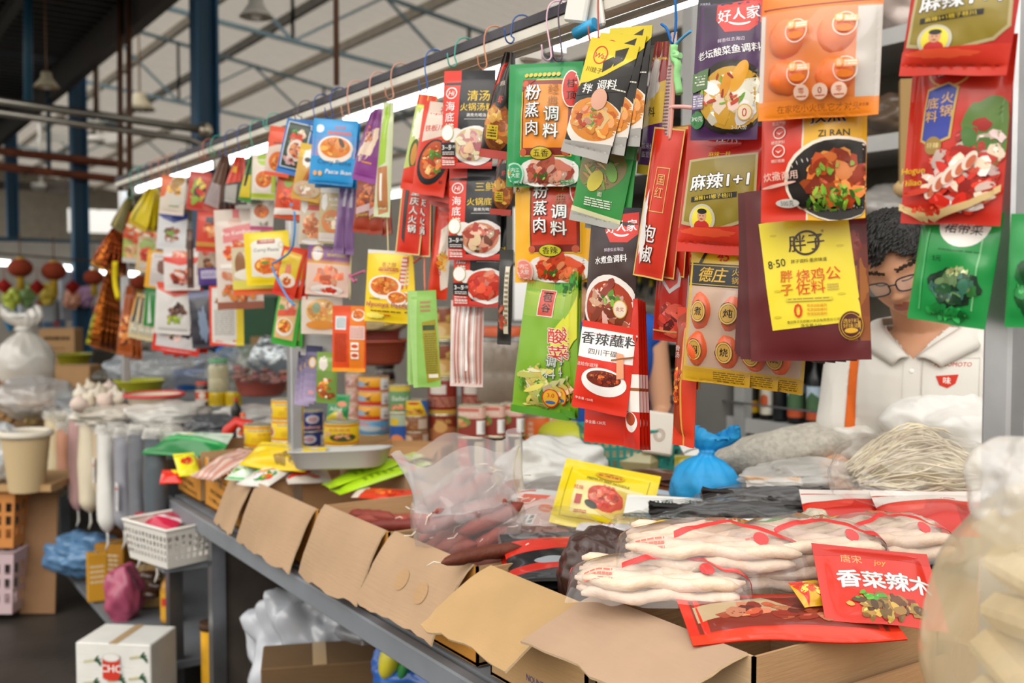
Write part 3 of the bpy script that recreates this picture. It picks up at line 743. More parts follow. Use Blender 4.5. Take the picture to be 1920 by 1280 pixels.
hang(ddl, 1142, 725, 92, 108, 'red packet with white chili bowl, lowest beneath the red and white dip packet', turn=22, roll=2, dy=-.04, seed=14, t=.012)
def d_redstrip():
    d = D(60, 200, 'cc2a18'); d.r(0, 100, 60, 150, 'eee4dc'); d.r(0, 118, 60, 122, '9a5a30'); d.e(34, 164, 20, 14, 'eee4dc'); d.e(34, 160, 15, 9, 'a84018'); return d
hang(d_redstrip(), 1186, 560, 30, 282, 'red and white dip packet turned nearly edge-on, {o} of four behind the chili-dip packet', turn=58, roll=-1, dy=-.04, n=4, step=(9, 2, .012, 3, -1.4), t=.006, seed=15, kind='pouch', pinch=.75)

def d_sour():
    d = D(112, 265, '7aa828'); d.grad(0, 0, 112, 80, 'a0b038', '8ab038', 4); d.food(86, 14, 40, 24, '3a8a30 58a838 2a6a24', 20, .4); d.r(34, 28, 66, 78, 'c84030'); d.frame(34, 28, 66, 78, 1.5, 'f0e0d0'); d.t('苞', 50, 42, 20, '1a1410', bold=.05); d.t('谷', 50, 62, 18, '1a1410', bold=.05)
    d.p([(112, 40), (112, 120), (76, 160), (64, 110)], 'd8d838'); d.t('酸菜', 76, 112, 30, 'c83028', vert=True, bold=.06, out='f4ecd8', ow=.04, sh=-.1); d.t('调料', 72, 160, 20, 'c8d0c8', vert=True, bold=.05, out='4a5a40'); d.food(52, 210, 50, 44, 'd8d098 e8e0b0 b8c060 5a8a2a d8c868', 60, .34, asp=.28, rot=1.2)
    d.e(76, 226, 15, 17, 'c83020'); d.e(76, 226, 13, 15, 'e8b030'); d.t('3.0', 76, 221, 11, 'c8281c', bold=.05); d.e(76, 234, 9, 3, '3a6ab0'); d.r(0, 252, 112, 265, '4a8a1c')
    return d
hang(d_sour(), 1025, 516, 112, 264, 'long green pickled-vegetable packet with red lettering, {o} of three hanging in the middle', turn=24, roll=6, dy=-.02, n=3, step=(22, -4, .014, 28, -2), seed=16, t=.011, wav=.03, pinch=.85)

def d_craw():
    d = D(70, 200, '241812'); d.p([(10, 30), (32, 18), (26, 60), (4, 74)], 'c8301c'); d.e(38, 140, 32, 46, '8a4a18'); d.food(38, 138, 31, 46, 'b86a20 d8903a 7a3c14 e0a850 9a5018', 48, .34); d.t('麻辣', 40, 60, 11, 'd8c8b8', ang=-8); d.e(42, 92, 13, 14, '1a1210'); d.t('虾', 42, 90, 15, 'd84028', bold=.06); d.r(18, 138, 44, 164, 'd8b828'); d.lines(21, 141, 42, 162, 4, '3a2a10', .6); d.r(0, 184, 70, 200, 'a83020')
    return d
hang(d_craw(), 938, 98, 56, 196, 'black crawfish seasoning bag gathered at its top, beside the green steamed-pork packet', turn=30, roll=10, dy=-.06, seed=17, t=.016, pinch=.3, wav=.03)
hang(d_craw(), 944, 262, 40, 140, 'black crawfish seasoning bag hanging lower, behind the green steamed-pork packet', turn=34, roll=6, dy=-.01, seed=18, t=.012, pinch=.5)
dsau = D(24, 170, '2a2622'); dsau.r(13, 30, 20, 150, 'd8cfb8'); dsau.food(10, 120, 9, 36, 'a04028 c86040 6a2818', 30, .5); dsau.lines(14, 40, 19, 140, 12, '8a7a60')
hang(dsau, 947, 468, 26, 178, 'long thin black and cream packet hanging like a stick beside the hotpot packets', turn=25, roll=2, dy=.0, seed=19, t=.012)

def d_portrait():
    d = D(140, 240, 'bc2218'); d.t('桂川', 70, 22, 20, 'f0e8e4', bold=.05); d.p([(36, 6), (106, 6), (100, 38), (70, 46), (40, 38)], 'c82a1c'); d.t('桂爪', 72, 22, 21, 'f4f0ec', bold=.05); d.t('麻辣一枝', 66, 54, 10, 'e8c030', ang=-4)
    P = [(14, 70), (128, 52), (132, 150), (118, 172), (70, 192), (10, 182)]; d.p([(10, 66), (132, 48), (136, 152), (120, 178), (70, 198), (5, 188)], 'b8a878'); d.p(P, '8e7a1c'); d.t('麻辣1+1', 70, 104, 31, 'f6f4f0', bold=.07, out='14100c', ow=.05, ang=-8, sh=.15)
    d.p([(22, 136), (104, 122), (104, 132), (22, 146)], '14120e'); d.t('麻辣1+1椒子桂川', 62, 134, 9, 'e8c828', ang=-9, bold=.03)
    d.e(46, 176, 24, 28, 'c8c0a8'); d.e(46, 176, 19, 23, 'e8d83a'); d.e(46, 190, 14, 12, 'c8302a'); d.e(46, 170, 8.5, 11, 'd8a078'); d.e(46, 162, 9, 5, '1a1412'); d.e(43, 170, 1.2, .8, '201814'); d.e(49, 170, 1.2, .8, '201814'); d.e(46, 176, 3, 1, 'a84a3c')
    d.p([(0, 196), (140, 182), (140, 240), (0, 240)], 'd0301c'); d.e(56, 200, 50, 8, 'e0502c', irr=.15)
    return d
dpo = d_portrait()
hang(dpo, 1352, 236, 142, 238, 'red spicy seasoning bag with olive gold panel and small round portrait', turn=18, roll=5, dy=-.035, seed=20, t=.016, wav=.03)
hang(dpo, 1806, -105, 190, 240, 'red seasoning bag cut by the top edge of the photo, above the red hotpot bag', turn=20, roll=8, dy=-.08, seed=21, t=.02, wav=.03)
def d_hgd():
    d = D(180, 370, 'c82a18'); d.grad(0, 0, 180, 120, 'b42014', 'cc301c', 4); d.e(76, 64, 40, 34, 'e0b060'); d.e(76, 64, 36, 30, 'c8281c'); d.t('桂顶', 76, 62, 26, 'e8e4e0', bold=.05, out='2a2420', ow=.04, ang=-8)
    d.p([(40, 100), (78, 88), (98, 98), (92, 200), (56, 216), (34, 204)], 'c8a858'); d.p([(43, 104), (78, 92), (94, 101), (88, 196), (56, 211), (38, 201)], '2c3c9c'); d.t('火锅', 80, 120, 24, 'd8a858', vert=True, bold=.04); d.t('底料', 54, 130, 24, 'd8a858', vert=True, bold=.04)
    d.e(62, 214, 16, 18, '9a7a30'); d.t('特辣', 62, 214, 12, 'e8d090'); d.e(150, 190, 40, 70, '5a7a34', irr=.1); d.food(140, 210, 46, 60, '48702a c84030 d8c0b0 a82018', 30, .3); d.food(110, 280, 66, 70, 'd83420 e8c8b8 c02414 f0d8c8 e05038 9a1c10', 80, .24, asp=.5)
    for k in range(5): d.e(66 + 15 * k, 300 - 14 * k, 9, 20, 'f0d8c8', rot=.4); d.e(68 + 15 * k, 302 - 14 * k, 6, 14, 'c86a4a', rot=.4)
    d.t('Huoguo', 28, 262, 18, 'e8b828', ang=-4, sh=.15, bold=.05); d.t('Diliao', 30, 286, 18, 'e8b828', ang=-4, sh=.15, bold=.05); d.e(40, 305, 26, 6, 'd83a20', rot=-.2); d.p([(0, 330), (60, 344), (130, 320), (180, 290), (180, 304), (130, 334), (60, 358), (0, 344)], 'd8b880'); d.food(60, 338, 50, 10, 'c83018 e05838', 14, .5)
    return d
hang(d_hgd(), 1797, 72, 176, 345, 'large red hotpot base bag with blue plaque, beside the steel post on the right', turn=22, roll=4, dy=-.05, seed=22, t=.016, kind='pouch', wav=.02)

# clear orange bag with four sausage cakes
def cakes_bag(x, y, w, h, label, d, cakes, col, top, turn, roll, dy, ps, film='clear_thin', lab=None, wcol='f08a34', **kw):
    p0 = atY(x, y, RY + dy); Fd = depth(p0); W = w * Fd / F_PX / math.cos(math.radians(turn)); H = h * Fd / F_PX
    a = math.radians(roll); p = atY(x + h / 2 * math.sin(a), y, RY + dy)
    c = CAM - p; c.z = 0; c.normalize(); l = Vector((c.y, -c.x, 0)); l = -l if l.dot(RIGHT) > 0 else l
    tu = math.radians(turn); nn = c * math.cos(tu) + l * math.sin(tu)
    b = make_packet('cooked_snack_bag', d, W, H, ps, 'film', 'clear', **kw)
    o = b.build('seasoning_cake_bag'); o.matrix_world = Matrix.Translation(p) @ (Matrix.Rotation(math.atan2(nn.x, -nn.y), 3, 'Z') @ Matrix.Rotation(a, 3, 'Y')).to_4x4()
    tag(o, label, 'packet')
    for (u, v, ru, rv, cc) in cakes:
        q = B('film', cc); q.ball((0, 0, 0), (ru * W, ps * 1.25, rv * H), 20, 12, nz=.10, nf=2.2, seed=int(u * 90 + v * 50))
        k = q.build('seasoning_cake', o, ((u - .5) * W, -ps * .35, -v * H))
    f, _ = packet_surface(W, H, ps * 1.7, edge=.05)
    g = B(film, wcol); uu, vv = np.meshgrid(np.linspace(.0, 1, 22), np.linspace(top[0], top[1], 30)); g.grid(f(uu, vv) + np.array([0, -ps * .35, 0]), flip=True)
    wd = g.m('film'); None if lab is None else emit_print(g, lab, (lambda u, v: f(u, v) + np.array([0, -ps * .4, 0])), W, H); g.build('clear_window', o)
    return o, W, H, f, ps
do = D(222, 240, 'e8842e', 'e8d8c8'); do.r(0, 0, 222, 42, 'e87a1c'); do.r(4, 30, 218, 33, '8a2a10'); do.r(0, 42, 8, 210, 'd8d4cc'); do.r(180, 42, 222, 210, 'c8c4bc'); do.r(8, 42, 180, 212, 'e07a2a'); do.r(0, 206, 222, 240, 'f0861e'); do.t('在家吃小火锅,它才对头', 114, 222, 15, '9a4a18', bold=.02); do.t('净含量', 196, 220, 6, '9a4a18')
dl = D(222, 240, 'e8842e'); 
for (cx, cy, ch) in ((76, 82, '麻'), (162, 76, '辣'), (82, 160, '鲜'), (166, 158, '香')):
    dl.ring(cx, cy, 21, 22, 1.6, 'f8e8d8'); dl.e(cx - 10, cy - 12, 8, 8, 'f4b060'); dl.t(ch, cx - 10, cy - 12, 11, 'fff4e8'); dl.p([(cx - 2, cy - 16), (cx + 22, cy - 16), (cx + 22, cy - 4), (cx - 2, cy - 4)], 'f0b888'); dl.lines(cx, cy - 14, cx + 20, cy - 5, 2, 'fff0e0'); dl.e(cx, cy + 8, 14, 7, 'e87a22')
for cx, q in ((88, '零'), (122, '0'), (156, '零')): dl.e(cx, 194, 14, 14, 'f0c8b0'); dl.t(q, cx, 192, 16 if q == '0' else 12, '9a2a18' if q == '0' else 'c85a30', bold=.03); dl.lines(cx - 9, 200, cx + 9, 205, 1, 'c85a30')
cakes_bag(1538, -22, 218, 240, 'clear orange bag holding four flat orange seasoning cakes, near the top right', do, [(.24, .38, .17, .165, 'f07428'), (.64, .38, .17, .165, 'f07428'), (.24, .68, .17, .15, 'f07428'), (.64, .68, .17, .15, 'f07428')], '', (.17, .90), 14, 1.5, -.13, .012, kind='pouch', edge=.04, lump=.05, lab=dl)

d45 = D(140, 260, 'd8b020', 'd8c8a8'); d45.r(0, 60, 140, 230, 'c8a890'); d45.r(0, 30, 140, 74, '16181c'); d45.r(0, 33, 140, 34.5, 'c8a030'); d45.r(0, 70, 140, 71.5, 'c8a030'); d45.t('德庄', 52, 52, 30, 'd8a828', bold=.05, sh=.2); d45.t('火', 98, 44, 16, 'd8a828'); d45.t('锅', 98, 60, 14, 'd8a828'); d45.t('45°', 74, 15, 26, 'c8281c', bold=.06, sh=.15); d45.t('中辣', 104, 18, 9, 'c8281c'); d45.p([(34, 0), (40, 0), (26, 30), (20, 30)], '1a1a1c'); d45.r(0, 232, 140, 260, 'c89a1c'); d45.lines(66, 236, 130, 256, 5, '7a5a10')
dk = D(140, 260, 'd8b020')
for cx, cy, ch in ((34, 122, '煮'), (96, 122, '炖'), (30, 196, '焖'), (92, 196, '烧')):
    dk.e(cx, cy, 17, 21, '4a2a1c', irr=.05, n=24); dk.e(cx, cy, 16, 20, 'd8b060'); dk.e(cx, cy, 11, 15, 'c89a48'); dk.ring(cx, cy, 13, 17, 1, '6a4a20'); dk.t(ch, cx, cy, 17, '14100c', bold=.06)
for i, (px, pd, q_) in enumerate(((1352, -.02, 'front'), (1404, 0., 'second'), (1450, .015, 'rearmost'))):
    cakes_bag(px, 466 + i * 6, 126, 254, 'clear yellow-headed bag of small orange seasoning cakes, %s of three' % q_, d45, [(.24, .47, .17, .145, 'e8602a'), (.68, .47, .17, .145, 'e8602a'), (.22, .75, .17, .13, 'e8602a'), (.66, .75, .17, .13, 'e8602a')], '', (.3, .92), 22 + i * 4, 4, pd, .012, kind='pouch', edge=.04, lump=.05, lab=dk, wcol='d8a488')

dz = D(198, 280, 'd8341c'); dz.r(90, 0, 198, 280, 'eeb21c'); dz.r(88, 0, 91, 280, 'f0e0c8'); dz.t('孜然', 134, 90, 34, '1a1612', bold=.07, out='f6ecd8', ow=.03); dz.t('ZI RAN', 146, 124, 17, '2a2018', bold=.05)
for k, tx in ((112, '甄选产地'), (148, '精选原料'), (182, '精研细磨')): dz.t(tx, 42, k - 14, 7, 'f4d8c8')
for k in (116, 150): dz.ring(44, k, 13, 12, 2.2, 'f2dcd0'); dz.p([(37, k - 2), (44, k + 4), (52, k - 2), (44, k + 1)], 'f2dcd0')
dz.e(150, 206, 96, 76, 'f2e4d0'); dz.e(152, 208, 92, 72, '221c18'); 
for k in range(7): dz.e(70 + k * 10, 170 + (k - 3) ** 2, 4, 1, 'c8c0b8', rot=1.2)
dz.food(150, 205, 66, 52, 'b84818 d8702a 8a2c10 e8944a a03a14', 60, .3); dz.food(140, 238, 66, 26, '6a9a28 88b838 3a6a18 a8c850', 40, .3, asp=.35); dz.food(150, 190, 50, 20, 'b0a848 7a9a38', 6, .3); dz.t('炊撒两用', 50, 196, 17, 'e8c0b0', bold=.03, ang=-3); dz.e(46, 212, 34, 3, 'e8b8a8', rot=-.15); dz.e(60, 244, 22, 7, 'd8d4cc'); dz.t('500克', 60, 244, 10, '3a3430')
hang(dz, 1526, 130, 190, 282, 'red and yellow cumin spice bag with dark round plate of grilled meat', turn=18, roll=0, dy=-.105, seed=23, t=.024, wav=.03, kind='pillow')

dm = D(222, 336, '5c1a1c'); dm.grad(184, 120, 222, 300, '6c2a1c', '8a4a1c', 4); dm.e(206, 190, 16, 40, '9a5a1c', irr=.2); dm.e(196, 120, 14, 30, '842c1c', irr=.2)
dm.p([(26, 66), (190, 54), (208, 262), (46, 276)], 'ecd838')
for x_, y_ in ((54, 92), (176, 120), (60, 200), (176, 210), (58, 250)): dm.e(x_, y_, 7, 2.5, 'd8c028')
dm.t('胖子', 116, 110, 34, '3a1c14', bold=.03, ang=-2)
dm.ring(116, 110, 25, 24, 4, '3a1c14'); dm.t('®', 146, 90, 7, '3a1c14'); dm.t('8·50', 60, 146, 22, '221a20', ang=-8, sx=.9, bold=-.005); dm.t('胖子调料·重庆味道', 120, 144, 8, '3a1c14', ang=-1); dm.t('胖子', 78, 172, 24, 'd86a14', vert=True, bold=.05, ang=-2); dm.t('烧鸡公', 136, 172, 27, 'd8441c', bold=.0, ang=-3); dm.t('佐料', 122, 196, 27, 'd8441c', bold=.0, ang=-3); dm.lines(152, 190, 172, 204, 3, 'c8a850')
dm.r(76, 214, 160, 221, 'd8c43a'); dm.lines(80, 215.5, 156, 220, 1, 'a8842c'); dm.t('0', 98, 238, 38, 'd83a1c', sx=.9, bold=.03)
for k in range(3): dm.t('零添加防腐剂', 132, 230 + k * 8, 6, 'd8581c')
dm.t('重庆胖子天骄融兴食品有限责任公司', 124, 259, 6, '3a2418', ang=-2); dm.t('净含量:230g', 122, 268, 8, '3a2418'); dm.e(190, 270, 21, 27, 'd8a828'); dm.e(190, 270, 20, 26, '4a1614'); dm.ring(190, 270, 17, 23, 1, 'd8a828'); dm.t('选好料', 190, 262, 9, 'd8a828'); dm.t('好味道', 190, 271, 9, 'd8a828'); dm.e(190, 280, 11, 5, 'd8a828')
hang(dm, 1514, 348, 218, 330, 'maroon packet with large yellow panel and handwritten price, front of the stack beside the man', turn=18, roll=-3, dy=-.075, seed=24, t=.008, kind='pouch', wav=.01)
dmb = D(222, 336, '561719')
hang(dmb, 1494, 352, 210, 324, 'maroon packet showing only its left edge, {o} of four behind the yellow-panelled one', turn=22, roll=-2, dy=-.062, n=4, step=(-9, 3, .012, 6, 1.6), t=.006, seed=25, kind='pouch', wav=.03)

dg = D(150, 210, '1a8c40'); dg.e(84, 22, 48, 46, 'ece8e0'); dg.t('裙带菜', 84, 34, 24, '2a3a30', bold=.0); dg.t('裙带菜', 84, 34, 24, '2a3a30', bold=.0) ; dg.lines(46, 74, 122, 78, 1, '0e5a28'); dg.t('5元', 46, 92, 12, '14381e'); dg.r(120, 50, 123, 180, '78b880'); dg.r(20, 40, 24, 190, '48a860'); dg.e(84, 140, 46, 34, '14301c', irr=.15); dg.food(84, 140, 46, 36, '0e2818 1a4a24 2a6a30 386a58 6a8a5a 123820', 60, .34); dg.food(90, 112, 30, 12, 'a8b078 7a9a58 c8d0a0', 16, .4); dg.food(76, 190, 66, 18, '0a6a2a 2aa04a 127a34', 22, .5)
hang(dg, 1792, 392, 138, 216, 'green seaweed packet with white round panel, left of the steel post', turn=18, roll=8, dy=-.03, seed=26, t=.018, lump=.35, film='film')
dg2 = D(150, 210, '1a8c40'); dg2.food(84, 140, 60, 60, '12682c 2aa04a 0e5020', 30, .5)
hang(dg2, 1942, 400, 90, 215, 'green seaweed packet at the right edge, beyond the steel post', turn=12, roll=2, dy=-.02, seed=27, t=.018, lump=.35)

dpy = D(60, 250, 'd8b048'); dpy.p([(0, 0), (60, 0), (60, 70), (0, 100)], '9a3a38'); dpy.e(30, 70, 18, 50, 'e4d8d0', irr=.2); dpy.p([(0, 120), (60, 90), (60, 150), (0, 165)], 'e0b840'); dpy.t('料', 34, 132, 20, '3a2818', bold=.04); dpy.p([(0, 165), (60, 150), (60, 230), (0, 234)], '5a2a6a'); dpy.t('酱米线', 30, 196, 12, 'e0d0e0'); dpy.t('酱豆豉', 30, 212, 12, 'e0d0e0'); dpy.r(0, 232, 60, 250, 'b89a30')
hang(dpy, 1222, 78, 40, 244, 'narrow purple and yellow packet turned aside under the blue twine', turn=48, roll=9, dy=-.02, seed=28, t=.008, pinch=.6)
dwh = D(30, 250, 'c8a8a0'); dwh.lines(6, 60, 24, 220, 26, '7a5a58'); dwh.r(0, 226, 30, 250, 'c02a20')
hang(dwh, 1248, 60, 18, 252, 'narrow pale back side of a packet with fine print, beside the purple and yellow one', turn=55, roll=7, dy=-.03, seed=29, t=.005, pinch=.6)
dpr = D(80, 270, 'cc3018'); dpr.frame(0, 0, 80, 270, 3, 'd8b060'); dpr.frame(28, 70, 62, 150, 1.5, 'd8b060'); dpr.t('国红', 45, 92, 22, 'd8b060', vert=True); dpr.t('泡椒', 36, 190, 34, 'f0e8e4', vert=True, bold=.05, out='3a1a14', ow=.03, sh=.1); dpr.e(18, 180, 10, 60, 'e8e0dc', irr=.2)
hang(dpr, 1232, 240, 58, 280, 'gold-edged red packet with pickle lettering, {o} of four in a row', turn=36, roll=10, dy=-.03, n=4, step=(17, -2, .012, 6, -2.4), seed=30, t=.008, kind='pouch')
drc = D(60, 170, 'a8241a'); drc.p([(10, 0), (52, 0), (50, 70), (34, 84), (14, 60)], 'b8b0b0'); drc.p([(14, 0), (48, 0), (46, 64), (34, 76), (18, 56)], 'b83024'); drc.food(34, 130, 24, 40, '8a1c14 b8382a 6a1410 d85a48', 30, .4); drc.r(0, 150, 60, 153, 'c89a60')
hang(drc, 1258, 462, 58, 178, 'glossy dark red clear-faced packet hanging under the gold-edged red packets', turn=30, roll=4, dy=-.005, seed=31, t=.014, wav=.03, kind='pouch')
drl = D(50, 270, 'd03a1c'); drl.r(22, 0, 26, 270, 'd8a048'); drl.p([(2, 20), (20, 10), (20, 250), (2, 230)], '9a3a1c'); drl.food(12, 150, 9, 90, 'e87830 c8501c f0a040 8a2c14', 50, .8); drl.t('骨汤', 12, 80, 12, 'd8c8c0', vert=True)
hang(drl, 1286, 576, 40, 262, 'long red and orange packet turned aside, lowest between the cake bags and chili-dip packets', turn=40, roll=2, dy=-.01, seed=32, t=.010, wav=.05)
dst = D(30, 330, 'c4281a'); dst.r(0, 0, 4, 330, 'd8c8a8'); dst.r(24, 0, 30, 330, 'd8b060')
hang(dst, 1304, 440, 20, 290, 'narrow red packet edge with cream border, left of the clear bag of orange cakes', turn=58, roll=0, dy=.0, seed=33, t=.006)

# --- middle of the stall -------------------------------------------------------
dyg = D(50, 190, 'd8d838'); dyg.r(0, 0, 50, 20, 'd8401c'); dyg.p([(0, 20), (34, 20), (26, 150), (0, 150)], 'b8c868'); dyg.e(18, 60, 12, 30, 'e8ecd8', irr=.2); dyg.e(20, 118, 10, 30, '4a5a28'); dyg.e(20, 118, 6, 22, 'c88a3a'); dyg.p([(0, 150), (50, 130), (50, 190), (0, 190)], 'd83418')
hang(dyg, 784, 178, 46, 178, 'yellow-green and red soup packet seen aslant, left of the red hot-plate packet', turn=36, roll=12, dy=-.05, seed=34, t=.008, pinch=.75, wav=.03)
drd = D(70, 190, 'd4341a'); drd.p([(12, 0), (70, 0), (70, 60), (10, 84)], 'e0c8b8'); drd.t('福', 44, 16, 16, 'c8301c', bold=.05); drd.t('铁板川味', 40, 52, 14, 'c8301c', ang=-10, sh=.2, bold=.03); drd.e(38, 122, 30, 48, '14161a', rot=.25); drd.e(38, 118, 24, 40, 'b84a1c', rot=.25); drd.food(38, 118, 22, 38, 'd86a28 e88a48 a8381a 5a8a2a f0b078', 40, .3); drd.t('鲜', 60, 160, 8, '201010')
hang(drd, 812, 192, 62, 172, 'red hot-plate packet with black oval dish, {o} of four fanned beside the black hotpot packets', turn=28, roll=10, dy=-.045, n=4, step=(11, 12, .016, 8, 1), seed=35, t=.008, wav=.05)
dcq = D(46, 140, 'd4301a'); dcq.frame(0, 0, 46, 140, 2.5, 'd8b878'); dcq.p([(8, 10), (16, 8), (16, 120), (10, 110)], '3a3430'); dcq.t('重庆人火锅', 28, 22, 16, 'f2e8e0', vert=True, bold=.06, out='2a1a14', ow=.03)
hang(dcq, 770, 338, 46, 138, 'narrow red hotpot packet with vertical white lettering, {o} of two under the fanned red packets', turn=26, roll=7, dy=-.02, n=2, step=(20, 4, .014, 22, -5), seed=36, t=.008, kind='pouch')
hang(D(30, 130, '8a8420').r(8, 20, 14, 110, 'c8c050'), 802, 356, 16, 116, 'olive yellow packet seen edge-on, right of the narrow red hotpot packets', turn=50, roll=1, dy=.01, seed=37, t=.006)
dcb = D(60, 220, 'd83a1e'); dcb.p([(30, 60), (60, 40), (60, 190), (40, 200)], 'e8d8c8'); dcb.food(44, 130, 14, 30, 'e08a28 c85020 f0b860', 20, .5)
hang(dcb, 826, 382, 36, 178, 'crumpled red bag with white panel hanging behind the black hotpot packets', turn=26, roll=6, dy=.03, seed=38, t=.014, wav=.06, lump=.3)
def d_nyonya():
    d = D(86, 134, 'ecc81c'); d.r(0, 0, 86, 7, 'e0dcd4'); d.t('香之醇', 42, 26, 9, 'a84a1c'); d.e(42, 36, 20, 7, 'd8a41c'); d.lines(24, 32, 60, 39, 2, 'a83a1c', .7); d.p([(66, 10), (76, 10), (70, 70), (60, 70)], 'c84a24'); d.lines(64, 14, 74, 66, 7, 'e8d8c8', .6)
    d.bowl(36, 66, 31, 20, 'f0e8dc', 'd8701c', CURRY, 40, .26); d.bowl(60, 86, 18, 12, 'f0e8dc', 'd8701c', CURRY, 24, .3); d.t('Instant', 20, 90, 7, '2a1a10', sh=.2); d.t('Nyonya Paste', 42, 100, 14, 'b83a1c', sh=.1, bold=.03, out='f4ecd0', ow=.02); d.lines(14, 112, 70, 116, 1, '5a3a10'); d.r(34, 119, 50, 121, 'c83020'); d.e(20, 122, 16, 5, 'f4e468', irr=.2)
    return d
hang(d_nyonya(), 729, 470, 86, 134, 'yellow curry paste packet with two bowls, {o} of two hanging above the cans', turn=20, roll=4, dy=-.03, n=2, step=(20, 4, .02, 30, -8), seed=39, t=.010, wav=.03, kind='pouch')
dgs = D(56, 185, '8ab858'); dgs.p([(0, 0), (18, 0), (10, 185), (0, 185)], 'a0c878'); dgs.p([(26, 60), (52, 56), (56, 172), (30, 176)], '9a8c20'); dgs.r(28, 66, 50, 76, '3a4a24'); dgs.lines(30, 82, 52, 160, 18, '6a6a20'); dgs.lines(24, 20, 44, 44, 3, 'b07858'); dgs.r(34, 160, 52, 167, 'e0d8c8')
hang(dgs, 796, 545, 52, 182, 'light green flat packet with olive panel, {o} of three beside the striped sticks', turn=24, roll=-3, dy=-.015, n=3, step=(-13, 0, .014, 22, 3), seed=40, t=.006, kind='pouch', wav=.05, film='film_soft')
dps = D(60, 160, 'd8c0b8'); 
for k in range(9): dps.p([(3 + k * 6.4, 2), (6 + k * 6.4, 2), (6 + k * 6.4, 152), (3 + k * 6.4, 156)], 'b8786c' if k % 3 else 'e8e0dc')
dps.r(30, 6, 34, 130, 'f4f0ec')
hang(dps, 875, 563, 62, 162, 'clear packet of pink striped noodle sticks under the lowest hotpot packet', turn=18, roll=1, dy=.015, seed=41, t=.016, lump=.3)
dob = D(62, 138, 'd84a18'); dob.p([(34, 0), (62, 0), (58, 138), (32, 138)], 'e0781c'); dob.r(6, 22, 26, 50, 'dce0e0'); dob.lines(8, 24, 25, 48, 7, '6a7a80'); dob.bowl(48, 18, 12, 11, 'f0e8dc', 'c8781c', CURRY, 12, .35); dob.r(34, 42, 60, 70, 'e8c8c0'); dob.lines(35, 44, 59, 69, 8, 'b06a58'); dob.r(36, 76, 50, 92, 'f0e8e0'); dob.e(43, 84, 6, 4, 'c84a18'); dob.r(36, 96, 50, 110, 'f0e8e0'); dob.e(43, 103, 6, 4, 'c84a18'); dob.lines(5, 58, 28, 118, 15, 'a83010'); dob.r(0, 130, 62, 138, 'e8941c')
hang(dob, 654, 573, 62, 124, 'orange packet showing its printed back, hung on a pink string above the sardine cans', turn=20, roll=1, dy=-.02, seed=42, t=.007, wav=.03, film='film_soft')
# purple fan, green clear edge, brown pastes
dpu = D(46, 130, '7a3a7a'); dpu.e(22, 60, 14, 36, 'e0c8b0', rot=.4, irr=.1); dpu.grad(0, 80, 46, 130, '7a2a7a', '8a3a8a', 3); dpu.food(16, 40, 12, 24, 'b06048 c88068', 12, .4); dpu.lines(14, 92, 34, 98, 1, 'd8902c')
hang(dpu, 690, 212, 46, 128, 'purple sweet-paste packet gathered at the top, {o} of three right of the blue curry packet', turn=40, roll=14, dy=-.035, n=3, step=(8, -4, .014, 8, -6), seed=44, t=.007, pinch=.45)
dgc = D(36, 210, 'c8d0a8'); dgc.p([(10, 10), (28, 0), (26, 110), (4, 120)], '9ac028'); dgc.p([(6, 120), (30, 116), (32, 200), (10, 206)], 'b87848'); dgc.r(14, 130, 20, 180, 'f0ece0')
hang(dgc, 719, 192, 30, 212, 'narrow clear and lime packet with brown lower half, alone between purple and red packets', turn=40, roll=5, dy=-.02, seed=45, t=.008, film='film', pinch=.6)
dbp = D(44, 130, '8a3c1c'); dbp.food(22, 40, 20, 36, 'b85a28 d07838 7a2c14 c8682c', 40, .34); dbp.p([(6, 70), (38, 56), (38, 74), (6, 86)], 'c8a8a8'); dbp.t('paste', 22, 84, 13, 'd8b060', sh=.2, bold=.03, ang=-8); dbp.p([(0, 100), (44, 92), (44, 130), (0, 130)], '9a3418')
hang(dbp, 682, 336, 34, 100, 'brown sambal paste packet, {o} of three below the purple packets', turn=30, roll=6, dy=.0, n=3, step=(22, 2, .012, 16, -6), seed=46, t=.009)
dcu = D(84, 130, '2492d0'); dcu.grad(0, 20, 84, 74, '2492d0', '9a88b8', 5); dcu.e(14, 20, 8, 8, 'e0e8f0'); dcu.t('鱼咖喱', 52, 16, 7, 'd84a1c'); dcu.lines(30, 24, 74, 31, 2, 'd85a28', .75); dcu.bowl(46, 56, 33, 24, 'e8dcd0', 'd87a20', 'e0903a d8781c c86414 f0a850', 30, .3); dcu.e(58, 46, 4, 10, '4a3020', rot=-.5); dcu.t('Curry Paste', 46, 84, 13, '1a6a98', bold=.02, sh=.1); dcu.t('Paste Ikan', 56, 103, 12, 'f0f4f8', bold=.04, sh=.15); dcu.e(12, 108, 4, 5, 'e0a060'); dcu.e(22, 108, 4, 5, 'e8b878'); dcu.r(0, 122, 84, 130, '1878b4')
hang(dcu, 624, 224, 82, 122, 'bright blue fish curry packet with white bowl, {o} of two near the steel rail', turn=22, roll=6, dy=-.055, n=2, step=(8, 6, .014, 4, -3), seed=47, t=.009, kind='pouch')
dsa = D(60, 120, 'c89a40'); dsa.r(0, 0, 60, 30, 'd8b038'); dsa.e(22, 30, 11, 20, 'e8e0d8', irr=.1); dsa.e(22, 34, 7, 5, '2a2420'); 
for k in range(5): dsa.e(30 + k * 6, 56, 3, 26, ['b85a20', '8a3a14', 'c86a28'][k % 3], rot=.35)
dsa.e(30, 96, 28, 18, 'c8b090'); dsa.food(30, 96, 26, 16, PALE, 24, .3)
hang(dsa, 580, 272, 52, 104, 'yellow-brown satay packet with skewers, between the blue-framed and blue curry packets', turn=24, roll=12, dy=-.04, seed=48, t=.008)
